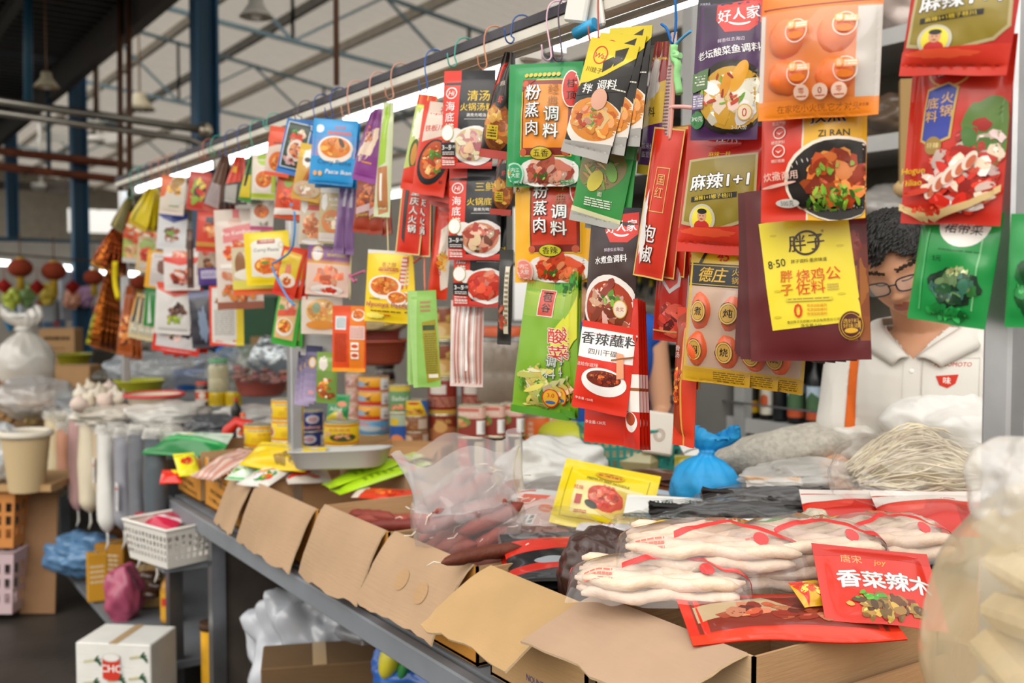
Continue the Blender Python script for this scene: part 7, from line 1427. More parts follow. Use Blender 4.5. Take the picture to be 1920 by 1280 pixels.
wicker(48, 812, 86, .86, .26, 'round wicker basket with pale rim left of the grain bags')
b = B('matte', 'b89468'); b.box((0, 0, 0), (.55, .4, .03)); tag(b.build('wooden_board', None, atZ(22, 900, .615), (0, 0, A56)), 'pale wooden board on the stacked crates, under the wicker basket', 'board')
bag_blob('plastic_bag', 'white plastic bag with blue print at the left edge, beside the wicker basket', atZ(6, 850, .76), (.10, .10, .14), 'milky_thick', 'd4d8dc', seed=61)
basket(-12, 1014, .33, .36, .3, .26, 'orange plastic crate on top of the pink one', 'd08a4a', rel=0, rows=3, cols=7, name='plastic_crate')
basket(-14, 1135, .03, .36, .3, .29, 'pale pink plastic crate standing on the floor at the left edge', 'c8b0b4', rel=0, rows=3, cols=7, name='plastic_crate')
p0 = atZ(70, 1150, .004); b = B('card', '8c6a4c'); b.box((0, 0, .28), (.17, .012, .56), bev=.002); tag(b.build('brown_board', None, p0, (math.radians(-6), 0, A56)), 'tall brown board leaning against the crates on the floor', 'board')
# lower shelf goods
def drink_bag(px, py, z): 
    bag_blob('water_bottle_pack', 'shrink-wrapped pack of blue bottled water under the grain bags', atZ(px, py, z), (.17, .13, .10), 'film', '5c84ac', Matrix.Rotation(A56, 3, 'Z'), nz=.15, seed=70, rid=.14)
drink_bag(156, 1036, .27)
for k, (px, yb, w, h, z, col, lb) in enumerate(((205, 1100, 60, 80, .14, 'b07c2c', 'yellow-brown carton on the low shelf under the grain bags'), (240, 1070, 70, 80, .14, '5c3a22', 'dark brown carton behind the hanging bean bags'), (265, 1140, 70, 70, .14, 'b09060', 'tan carton beside the pink wrapped bag on the low shelf'), (184, 1128, 36, 90, .14, 'c8922c', 'amber carton with white print at the front of the low shelf'))):
    carton_at(px, yb, w, h, z, lb, col=col, rel=k * 12 - 10, text=D(60, 60, col).lines(8, 14, 50, 40, 4, 'd8c8a8', .4) if k in (0, 3) else None)
bag_blob('pink_wrapped_bag', 'clear bag of magenta goods on the low shelf behind the white carton', atZ(232, 1112, .24), (.08, .08, .12), 'film', 'a84c68', seed=72, nz=.15)
bottle(atZ(318, 1164, .14), .24, .036, 'c8902c', 'd8453a', 'amber oil bottle with red cap behind the steel counter leg', lab=D(40, 40, 'd8a02c').r(6, 8, 34, 20, 'c83a28'))
for k, (px, py) in enumerate(((282, 1078), (296, 1096), (284, 1112))):
    b = B('film', '3a2214'); b.ball((0, 0, 0), (.045, .035, .02), 12, 8, nz=.1); tag(b.build('brown_sachet_bundle', None, atZ(px, py, .34 - .05 * k), (0, 0, A56)), 'dark brown sachet bundle hanging behind the white basket, %s' % ('upper', 'middle', 'lower')[k], 'packet')
# white carton of canned bamboo shoots in the aisle
dch = D(150, 140, 'dcdad4')
for cx, cy in ((32, 34), (124, 24), (30, 74), (122, 62), (80, 66), (34, 112), (122, 104)):
    for q in range(3): dch.p([(cx - 16, cy + q * 2 - 1), (cx + 6, cy - 5 + q * 2), (cx + 6, cy - 4 + q * 2), (cx - 16, cy + q * 2)], 'b8b070')
    for q in range(4): dch.e(cx + 10 + q * 2, cy - 6 + q * 3, 7, 2, '2c5236', rot=-.9 + q * .6)
dch.r(56, 24, 90, 60, 'c83a2a'); dch.e(73, 24, 17, 8, 'c8c4bc'); dch.e(73, 24, 15, 6.5, 'e4e2dc'); dch.e(73, 60, 17, 6, 'c83a2a'); dch.t('CHC', 73, 44, 19, 'eeebe6', bold=.06, sx=1.05); dch.t('IMPORTED BY', 80, 82, 5, 'b84a3c'); dch.t('CHIAP HENG CHAN (M) SDN. BHD.', 76, 89, 6.5, 'b83a2c', bold=.02); dch.t('NO 126, JALAN DR. LIM CHONG EU', 78, 96, 5, 'b84a3c'); dch.t('PENANG, MALAYSIA', 78, 102, 5, 'b84a3c')
ca = carton_at(214, 1350, 148, 146, .06, 'white printed carton of canned bamboo shoots in the aisle', col='dcdad4', rel=-6, dep=.75, text=dch)
# ---------------------------------------------------------------- goods on the back shelving
def on_shelf(px, Y, z): 
    p = atY(px, 500, Y); return Vector((p.x, p.y, z))
def goods_bottle(px, z, hpx, wpx, col, cap, label, lab=None, Y=2.86, **kw):
    p = on_shelf(px, Y, z); F = depth(p); return bottle(p, hpx * F / F_PX, wpx * F / F_PX / 2, col, cap, label, lab, **kw)
ll = D(40, 60, 'e0e0dc'); ll.r(0, 0, 40, 26, 'b8ccdc'); ll.p([(0, 26), (14, 10), (26, 20), (40, 14), (40, 44), (0, 44)], '4a6a48'); ll.r(0, 44, 40, 60, 'b8502c')
ly = D(40, 60, 'd8b020'); ly.r(8, 6, 32, 36, '2a241c'); ly.r(0, 40, 40, 48, 'c83a20')
lw = D(40, 60, 'd8d0c0'); lw.e(14, 30, 10, 14, 'c85a30'); lw.r(22, 8, 36, 52, 'e4e0d4')
lo = D(40, 60, '3a1c14'); lo.e(20, 24, 15, 22, 'd8742c'); lo.e(20, 26, 11, 16, 'c83a24'); lo.r(5, 24, 35, 58, 'd8742c'); lo.t('酱', 20, 34, 16, 'f0e0c8', bold=.05)
Zb = 1.035
for px, h, w, col, cap, lb, lab in ((1386, 112, 22, '5a2a18', '8a2018', 'red-brown sauce bottle, leftmost on the bottle shelf beside the steel upright', D(40, 60, 'c8a890').r(0, 20, 40, 34, 'c83a30')), (1412, 120, 34, '2a1c10', 'c8a018', 'broad bottle with yellow label on the bottle shelf', ly), (1441, 112, 26, '1c1814', '1a1816', 'dark bottle with white label and small orange picture', lw),
                                    (1466, 116, 28, '14181c', '101214', 'black ribbed bottle without label, centre of the bottle shelf', None), (1496, 138, 32, '12161a', 'd8b81c', 'black soy bottle with landscape label and yellow cap, left of its twin', ll), (1532, 138, 32, '12161a', 'd8b81c', 'black soy bottle with landscape label, the twin nearer the man', ll),
                                    (1562, 130, 26, '3a1a12', '6a1c14', 'dark sauce bottle with orange arched label beside the man', lo), (1584, 120, 20, '2a1a14', '3a1c14', 'slim dark bottle half hidden by the man', None)): goods_bottle(px, Zb, h, w, col, cap, lb, lab)
for px, h, w, col, cap, lb, z in ((1176, 84, 18, '1c2a4a', 'd8c828', 'blue bottle with yellow cap behind the dip packets, upper shelf', 1.35), (1200, 96, 18, '16301c', 'd8c828', 'dark green bottle with yellow cap on the upper shelf', 1.35), (1222, 88, 18, '1a1a1e', 'd8c020', 'black bottle with yellow cap left of the dark red clear packet', 1.35), (1244, 70, 22, '6a2418', 'e0c81c', 'red bottle with yellow label on the upper shelf', 1.35)): goods_bottle(px, z, h, w, col, cap, lb, D(40, 40, 'b8a888').r(0, 10, 40, 24, 'c8382c'))
def shelf_jar(px, z, h, w, lb, body, fill, lid, lab=None, Y=2.8):
    return _sj(on_shelf(px, Y, z), h, w, lb, fill, lid, lab)
def _sj(p, h, w, lb, fill, lid, lab):
    F = depth(p); r = w * F / F_PX / 2; H = h * F / F_PX; t = thing('food_jar', lb, 'jar', p, yaw_to_cam(p))
    b = B('label', fill); b.lathe([(.001, 0), (r * .94, 0), (r, .008), (r, H * .72), (r * .8, H * .84), (r * .8, H * .86)], n=20); b.build('jar_body', t)
    b = B('plastic', lid); b.lathe([(r * .88, H * .84), (r * .9, H * .98), (.001, H)], n=20); b.build('lid', t)
    if lab: b = B('label'); b.col = lab.bg; f = lambda u, v: np.stack([r * 1.015 * np.sin((u - .5) * 2.6), -r * 1.015 * np.cos((u - .5) * 2.6), H * (.62 - v * .5)], -1); u, v = np.meshgrid(np.linspace(0, 1, 14), np.linspace(0, 1, 4)); b.grid(f(u, v), flip=True); emit_print(b, lab, f, r * 2.6, H * .5); b.build('label', t)
jl = D(40, 40, 'd8d0c8'); jl.r(0, 8, 40, 26, 'c83028')
for px, z, h, w, lb, fill, lid in ((1182, 1.98, 78, 30, 'red-lidded jar with white label on the dark upper shelf', '8a4420', 'b02c20'), (1222, 1.04, 66, 26, 'dark jar with black lid on the lower shelf behind the dip packets', '2a1a16', '1a1614'), (1246, 1.04, 58, 26, 'brown jar with pale label on the lower shelf', '5a3426', '8a8480'), (1198, 1.04, 60, 22, 'amber jar on the lower shelf behind the dip packets', '8a5a20', '7a1c18'),
                                   (1274, 1.04, 90, 14, 'narrow stack-like red jar by the grey cabinet', '8a2a20', 'c8402c')): shelf_jar(px, z, h, w, lb, None, fill, lid, jl)
for k, (px, yb, w, h, z, col, lb) in enumerate(((1668, 0, 46, 40, 1.67, 'a8845c', 'plain brown carton on the shelf above the man, left one'), (1712, 0, 44, 44, 1.67, 'b08c64', 'plain brown carton on the shelf above the man, right one'), (1208, 0, 50, 40, 1.67, '8a7050', 'brown carton on the shelf behind the gold-edged red packets'), (1240, 0, 60, 26, 1.98, 'a8643c', 'flat orange carton on the dark upper shelf'))):
    carton_at(px, 0, w, h, z, lb, col=col, rel=-50, base=on_shelf(px, 2.82, z))
for k, (px, z, r, col, lb, m_) in enumerate(((1665, 1.75, (.13, .1, .09), 'a09c98', 'grey clear bag on the shelf above the brown cartons', 'film'), (1672, 2.40, (.14, .12, .11), 'b8a8a0', 'clear bag of coloured sweets on the top shelf at the upper right', 'film'), (1690, 2.05, (.15, .1, .08), '5a4a3c', 'dark bag on the shelf left of the red hotpot bag', 'film'), (1202, 1.42, (.2, .12, .1), '8c8478', 'grey bag behind the dark red clear packet', 'film'),
                                   (1230, 1.14, (.16, .1, .09), '3e3a34', 'dark bag of dried goods on the lower shelf', 'film'), (1060, 1.12, (.14, .1, .07), 'c8c4b8', 'pale bag on the shelf behind the green packets', 'film'))):
    bag_blob('plastic_bag', lb, on_shelf(px, 2.9, z), r, m_, col, nz=.2, seed=80 + k)
b = B('matte', '9a7c50'); b.bar((0, 0, 0), (.02, -.02, -.3), .05, .03); b.c('c8a878').ball((.02, -.02, -.31), (.05, .03, .03), 10, 6); tag(b.build('wooden_scoop', None, atY(1704, 150, 2.6)), 'wooden handled tool hanging left of the red hotpot bag', 'tool')
# wall and goods beyond the shelving
b = B('paint', '8a857c'); b.box((-8.6, 3.15, 1.1), (7.6, .05, 2.2)); struct(b.build('wall_back'), 'grey board wall behind the stalls')
b = B('paint', '2c5a3c'); b.box((0, 0, 0), (1.0, .03, .5)); tag(b.build('green_board', None, atY(480, 610, 3.08)), 'dark green board behind the far table', 'board')
pc = atY(490, 632, 2.9); carton_at(490, 0, 70, pc.z * F_PX / depth((pc.x, pc.y, 0)), 0, 'tall brown carton behind the pink colander', base=Vector((pc.x, pc.y, 0)), rel=-40)
for y0, y1, z0, z1 in ((-2, 16, 0, 3.6), (-2, 7.3, 3.6, 6.6), (9.9, 16, 3.6, 6.6), (7.3, 9.9, 4.45, 6.6)):
    b = B('paint', '8a8274'); b.box((-40, (y0 + y1) / 2, (z0 + z1) / 2), (.08, y1 - y0, z1 - z0)); struct(b.build('wall_gable'), 'far end wall of the market hall with a bright opening')
# far row of stalls at the end of the aisle
b = B('paint', 'a39d94'); b.box((-14, 2, 1.05), (.05, 12, 2.1)); struct(b.build('wall_far'), 'pale cluttered wall of the far stalls')
b = B('matte', '55504a'); b.box((-13.2, 2, .4), (.8, 9, .8)); tag(b.build('far_counter'), 'dark counter of the far stalls under the lanterns', 'counter')
def tube_far(px0, px1, py0, py1, lb):
    a = atX(px0, py0, -12.9); c = atX(px1, py1, -12.9); t = thing('fluorescent_lamp', lb, 'lamp', a); v = c - a
    b = B('tube_light', 'ffffff'); b.tube([(0, 0, 0), v], .03, 8); b.build('tube', t); b = B('paint', 'b8b4ac'); b.bar((0, 0, .05), tuple(v + Vector((0, 0, .05))), .06, .03); b.build('batten', t)
for a, c, y0, y1, lb in ((-30, 22, 490, 494, 'far lit tube lamp at the left edge above the lanterns'), (112, 132, 500, 503, 'short far lit tube lamp between two lanterns'), (134, 174, 503, 508, 'far lit tube lamp right of the second lantern'), (188, 222, 509, 512, 'far lit tube lamp behind the bronze sachets'), (230, 262, 512, 515, 'far lit tube lamp behind the farthest post')): tube_far(a, c, y0, y1, lb)
def lantern(px, py, X, w, lb):
    c = atX(px, py, X); R = w * depth(c) / F_PX / 2; t = thing('paper_lantern', lb, 'lantern', c)
    b = B('matte', '8e3a22'); n = 24; P = []
    for j in range(11):
        th = .25 + (PI - .5) * j / 10; P.append([(R * math.sin(th) * (1 + .04 * math.cos(12 * i * 2 * PI / n)) * math.cos(2 * PI * i / n), R * math.sin(th) * (1 + .04 * math.cos(12 * i * 2 * PI / n)) * math.sin(2 * PI * i / n), R * .82 * math.cos(th)) for i in range(n)])
    b.grid(np.array(P), close_u=True, flip=True); b.build('lantern_body', t)
    b = B('plastic', 'c8a040'); b.lathe([(R * .36, -R * .74), (R * .34, -R * .9), (R * .001, -R * .9)], n=16); b.build('gold_collar', t)
    b = B('plastic', 'c8a040'); b.lathe([(R * .001, R * .93), (R * .34, R * .92), (R * .36, R * .74)], n=16); b.build('gold_top', t)
    b = B('matte', 'b0902c'); b.lathe([(R * .3, -R * .9), (R * .32, -R * 1.9), (.001, -R * 1.92)], n=14); b.build('tassel', t)
    b = B('matte', '6a4a30'); b.tube([(0, 0, R * .9), (0, 0, R * .9 + .25)], .006, 5); b.build('cord', t)
a = atX(-60, 470, -11.6); c = atX(300, 500, -11.6); b = B('matte', '4a443c'); b.tube([a, c], .012, 6); tag(b.build('lantern_cable'), 'dark cable carrying the row of paper lanterns', 'cable')
for px, py, w, lb in ((38, 502, 44, 'red-brown paper lantern at the far left of the lantern row'), (101, 508, 44, 'red-brown paper lantern, second from the left'), (176, 520, 36, 'red-brown paper lantern behind the bronze sachets'), (262, 530, 36, 'red-brown paper lantern behind the small sachets near the rail end')): lantern(px, py, -11.6, w, lb)
for px, py, lb in ((8, 536, 'red diamond ornament at the left edge under the lanterns'), (70, 538, 'red diamond ornament between the first two lanterns'), (136, 538, 'red diamond ornament right of the second lantern')):
    b = B('matte', '9c2018'); c = atX(px, py, -11.9); s = .085; b.add([(0, -s, 0), (0, 0, s), (0, s, 0), (0, 0, -s), (.03, 0, 0), (-.03, 0, 0)], [(0, 1, 4), (1, 2, 4), (2, 3, 4), (3, 0, 4), (1, 0, 5), (2, 1, 5), (3, 2, 5), (0, 3, 5)], smooth=False); b.tube([(0, 0, s), (0, 0, s + .12)], .004, 5); tag(b.build('red_ornament', None, c), lb, 'ornament')
for k, (px, yb, w, h, z, col, lb) in enumerate(((66, 606, 62, 50, .82, 'b4bac0', 'white plastic crate with red mark on the far counter'), (132, 600, 44, 90, .82, 'a8aab4', 'pale grey cupboard door behind the second lantern'), (20, 618, 26, 60, .82, '2a8ab8', 'blue plastic bag on the far counter at the left'), (205, 618, 60, 60, .82, '8a4a5a', 'pink and grey bundle on the far counter'), (98, 624, 40, 24, .82, '4a6a8a', 'low blue box on the far counter'))):
    p = atX(px, yb, -12.9); F = depth(p); W = w * F / F_PX; H = h * F / F_PX; 
    if k in (2, 3): bag_blob('plastic_bag', lb, p + Vector((0, 0, H / 2)), (W / 2, W / 2, H / 2), 'film', col, seed=90 + k)
    else: b = B('plastic', col); b.box((0, 0, H / 2), (.3, W, H), bev=.02); b.c('b04038').box((.155, .02, H * .75), (.004, .06, .05)); tag(b.build('storage_crate' if k == 0 else 'storage_box', None, p), lb, 'box')
for k, (px, py, col, lb) in enumerate(((90, 552, 'c8b040', 'yellow packs hanging under the first lantern'), (22, 560, 'b8c848', 'bunch of green-yellow fruit on the far counter'), (136, 560, 'd89a80', 'orange and white pack under the red diamond ornament'), (160, 555, 'b890b8', 'lilac puffed bag right of the red ornament'), (50, 552, '7a9a60', 'green leafy pack left of the white plastic crate'))):
    bag_blob('hanging_pack', lb, atX(px, py, -12.4), (.08, .1, .12), 'film', col, seed=100 + k, nz=.25, cat='packet')

# ---------------------------------------------------------------- under the counter and in front
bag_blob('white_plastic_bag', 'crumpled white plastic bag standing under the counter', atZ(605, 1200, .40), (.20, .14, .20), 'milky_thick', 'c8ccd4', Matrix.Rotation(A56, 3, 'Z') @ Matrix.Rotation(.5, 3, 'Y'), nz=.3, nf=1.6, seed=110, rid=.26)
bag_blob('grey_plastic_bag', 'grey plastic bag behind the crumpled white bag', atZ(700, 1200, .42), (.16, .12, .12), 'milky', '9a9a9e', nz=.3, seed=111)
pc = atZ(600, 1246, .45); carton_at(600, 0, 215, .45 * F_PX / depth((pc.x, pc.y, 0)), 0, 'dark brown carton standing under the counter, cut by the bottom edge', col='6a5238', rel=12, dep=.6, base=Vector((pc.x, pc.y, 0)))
pbl = bag_blob('snack_multipack', 'blue and yellow snack bag under the counter', atZ(800, 1258, .50), (.14, .1, .09), 'film', '2460b4', Matrix.Rotation(A56, 3, 'Z'), nz=.15, seed=112)
for k, (dx, col) in enumerate(((-.10, 'd8cc38'), (-.06, '3a8a4a'), (.03, 'e0e0dc'))):
    b = B('label', col); b.ball((dx, -.055, .03), (.03, .05, .06) if k == 0 else (.02, .05, .055), 12, 8); b.build('printed_band', pbl).rotation_euler = (0, .3, A56)
p = atZ(398, 1300, .10); b = B('rusty', 'd8a020'); b.tube([(0, 0, 0), (0, 0, .34)], .036, 20); b.c('4a3424').tube([(0, 0, .33), (0, 0, .355)], .040, 20); tag(b.build('yellow_pipe', None, (p.x, p.y, 0)), 'short yellow steel bollard pipe with rusty cap by the counter leg', 'pipe')
b = B('steel', '6a5a4a'); b.tube([(0, 0, 0), (0, 0, .22), (.03, 0, .25), (.05, 0, .24)], .012, 8); b.tube([(-.03, 0, .21), (.03, 0, .21)], .008, 6); p = atZ(462, 1290, .12); tag(b.build('water_tap', None, (p.x, p.y, .0)), 'old metal tap between the yellow pipe and the brown carton', 'tap')
bag_blob('plastic_bag', 'small clear bag on the floor beside the metal tap', atZ(440, 1265, .16), (.07, .06, .05), 'milky', 'b8bcc4', seed=113)
# big clear bag of beige slabs in the near right corner
p = atD(1972, 1215, .98)
t = bag_blob('bean_curd_skin_bag', 'big clear plastic bag of beige slabs in the lower right corner', p, (.118, .10, .165), 'milky', 'e2cfa8', nz=.08, seed=120, rid=.025, rot=Matrix.Rotation(.12, 3, 'Y'))
for k in range(5): b = B('food_dry', ('d8bf94', 'dcc69e', 'd2b88c')[k % 3]); b.box((.004 * (k % 2), .0, -.11 + .045 * k), (.14 - .012 * k, .12, .036), Matrix.Rotation(.15 * (k % 3 - 1), 3, 'X') @ Matrix.Rotation(.1 * (k % 2), 3, 'Y'), bev=.014); b.build('beige_slab', t).rotation_euler = (0, 0, A56)
bag_blob('plastic_bag', 'puffed clear top of plastic resting on the bag of beige slabs', atD(1925, 930, 1.0), (.05, .06, .055), 'milky', 'ece8e2', nz=.2, seed=121)
# white bags, sack and rice noodles at the back right of the counter
bag_blob('white_plastic_bag', 'huge translucent white bag in front of the man', atZ(1800, 830, 1.16), (.17, .12, .125), 'milky_thick', 'e6e4de', Matrix.Rotation(A56, 3, 'Z'), nz=.18, seed=122, rid=.07)
bag_blob('white_plastic_bag', 'crumpled white bag left of the huge one, before the shirt', atZ(1645, 830, 1.14), (.12, .09, .075), 'milky_thick', 'e2ded4', Matrix.Rotation(A56, 3, 'Z'), nz=.25, seed=123, rid=.09)
def sack(px, py, z, L, R, rel, pitch, label, col):
    b = B('weave', col); n = 30; P = []
    for j in range(26):
        s = j / 25; k = (math.sin(PI * min(1, s * .9 + .06)) ** .4); P.append([((s - .5) * L, R * k * math.cos(a) * (1 + .05 * math.sin(3 * a + s * 8) + .03 * math.sin(s * 40 + a * 2)), R * .75 * k * math.sin(a) * (1 + .05 * math.sin(5 * a + s * 11))) for a in np.linspace(0, 2 * PI, n, endpoint=False)])
    b.grid(np.array(P), close_u=True, flip=True); o = b.build('woven_sack', None, atZ(px, py, z)); o.rotation_euler = (0, math.radians(-pitch), A56 + math.radians(rel)); return tag(o, label, 'sack')
sack(1492, 842, 1.12, .38, .075, -16, 12, 'grey-white woven sack lying behind the blue knotted bag', 'b6b0a4')
def noodle_nest(px, py, z, L, W, H, label, n=280, seed=3):
    rg = random.Random(seed); b = B('food_dry', 'e8dcc0')
    for k in range(n):
        y = rg.uniform(-1, 1); zz = rg.random(); a = rg.uniform(-.35, .35); ph = rg.uniform(0, 6); q = np.linspace(-1, 1, 14)
        X = q * L / 2 * rg.uniform(.6, 1); b.c(jit('e6d8ba', rg, .1)); b.tube(np.stack([X, y * W / 2 * (1 - .3 * q ** 2) + a * X * .4 + .010 * np.sin(q * 3 + ph), H * zz * (1 - .7 * q ** 2) * (1 - .5 * y * y) + .006 * np.sin(q * 5 + ph)], -1), .0018, 5, cap=False)
    b.c('dccfae').ball((0, 0, H * .25), (L * .44, W * .42, H * .4), 20, 10)
    o = b.build('rice_noodles', None, atZ(px, py, z), (0, 0, A56)); return tag(o, label, 'noodles', kind='stuff')
noodle_nest(1722, 905, 1.09, .29, .20, .125, 'heap of thin pale rice noodles left of the steel post')
bag_blob('clear_noodle_bag', 'clear plastic bag around the pale rice noodles', atZ(1715, 892, 1.14), (.165, .12, .085), 'clear', 'f2f0ea', Matrix.Rotation(A56, 3, 'Z'), nz=.14, seed=124)
bag_blob('clear_plastic_sheet', 'clear crumpled plastic sheet over the white and orange pack', atZ(1500, 895, 1.09), (.13, .09, .035), 'milky', 'eae8e2', Matrix.Rotation(A56, 3, 'Z'), nz=.25, seed=125, rid=.12)
# small things around the blue bag
b = B('matte', 'e4dcd0'); b.box((0, 0, 0), (.085, .012, .12), bev=.006); o = b.build('paper_card', None, atZ(1236, 812, 1.10), (math.radians(-14), .15, A56)); tag(o, 'cream card with a round brown stamp beside the hanging red packets', 'card')
dd_ = D(60, 80, 'e4dcd0'); dd_.ring(30, 44, 11, 12, 1.6, '8a5a30'); dd_.ring(30, 44, 7, 8, 1.2, '8a5a30'); q = B('label'); emit_print(q, dd_, lambda u, v: np.stack([(u - .5) * .085, u * 0 - .0065, (.5 - v) * .12], -1), .085, .12); q.build('round_stamp', o)
bottle(atZ(1262, 850, 1.03), .17, .022, '4a1c14', '2a1412', 'slim dark red glass bottle beside the cream card')
lay(D(100, 60, 'e2e0da').t('米', 70, 20, 16, 'd84a8a', bold=.05).p([(0, 60), (60, 20), (80, 30), (30, 60)], '1a1a1a').r(0, 20, 40, 24, '8a8a84'), 1342, 855, 1.06, .17, .12, 'white printed carton-like pack behind the blue knotted bag', rel=14, tilt=30, t=.02, seed=140)
lay(D(60, 60, '8a8024').e(30, 30, 20, 20, 'a89a30'), 1290, 872, 1.05, .07, .06, 'small olive gold pack left of the blue knotted bag', rel=-10, tilt=50, t=.012, seed=141)
bag_blob('yellow_basin_rim', 'yellow basin edge behind the orange can', atZ(1060, 815, 1.02), (.11, .08, .05), 'plastic', 'b8bc30', nz=0, rid=0, seed=1, cat='basin')
# ---------------------------------------------------------------- people
from mathutils.bvhtree import BVHTree
def head_pts(nu=110, nv=90, grow=0.):
    th = np.linspace(.01, PI - .01, nv); ph = np.linspace(0, 2 * PI, nu, endpoint=False); T, Pp = np.meshgrid(th, ph, indexing='ij')
    d = np.stack([np.sin(T) * np.cos(Pp), np.sin(T) * np.sin(Pp), np.cos(T)], -1)
    x = d[..., 0] * (.076 + grow); y = d[..., 1] * (.096 + grow); z = d[..., 2] * (.118 + grow)
    low = np.clip((-z - .02) / .09, 0, 1); x = x * (1 - .24 * low ** 1.3); y = np.where(y > 0, y * (1 - .35 * low), y)
    fr = np.clip(-d[..., 1] * 1.6, 0, 1); g = lambda v, c, s: np.exp(-((v - c) / s) ** 2); ax = np.abs(x)
    dy = .0035 * g(z, .036, .010) * g(ax, .028, .026) - .011 * g(ax, .031, .017) * g(z, .014, .013) + .006 * g(ax, .030, .012) * g(z, .012, .009)
    nz_ = np.clip((.030 - z) / .052, 0, 1) * (z > -.026) * 1.0 + np.exp(-((z + .026) / .007) ** 2) * (z <= -.026); dy = dy + .022 * nz_ ** 1.1 * g(x, 0, .0105 + .004 * nz_) + .009 * g(z, -.022, .009) * g(ax, .013, .007)
    dy = dy + .007 * g(ax, .043, .02) * g(z, -.018, .022) + .009 * g(x, 0, .026) * (g(z, -.053, .0055) + 1.1 * g(z, -.066, .007)) - .003 * g(z, -.059, .0022) * g(x, 0, .022) - .004 * g(z, -.079, .006) * g(x, 0, .02) + .010 * g(x, 0, .024) * g(z, -.098, .014)
    y = y - dy * fr
    return np.stack([x, y, z], -1)
def capsule(b, a, c, r0, r1, n=18):
    a = np.array(a, float); c = np.array(c, float); q = np.linspace(0, 1, 10); pts = a[None] * (1 - q[:, None]) + c[None] * q[:, None]; b.tube(pts, r0 + (r1 - r0) * q, n); b.ball(a, r0, 18, 12); b.ball(c, r1, 18, 12)
def remeshed(b, voxel, smooth=4):
    o = b.build('body_draft'); m = o.modifiers.new('r', 'REMESH'); m.mode = 'VOXEL'; m.voxel_size = voxel; m2 = o.modifiers.new('s', 'SMOOTH'); m2.factor = .5; m2.iterations = smooth
    me = o.evaluated_get(bpy.context.evaluated_depsgraph_get()).to_mesh(); V = np.array([v.co[:] for v in me.vertices]); Fs = [tuple(p.vertices) for p in me.polygons]; bpy.data.objects.remove(o); return V, Fs
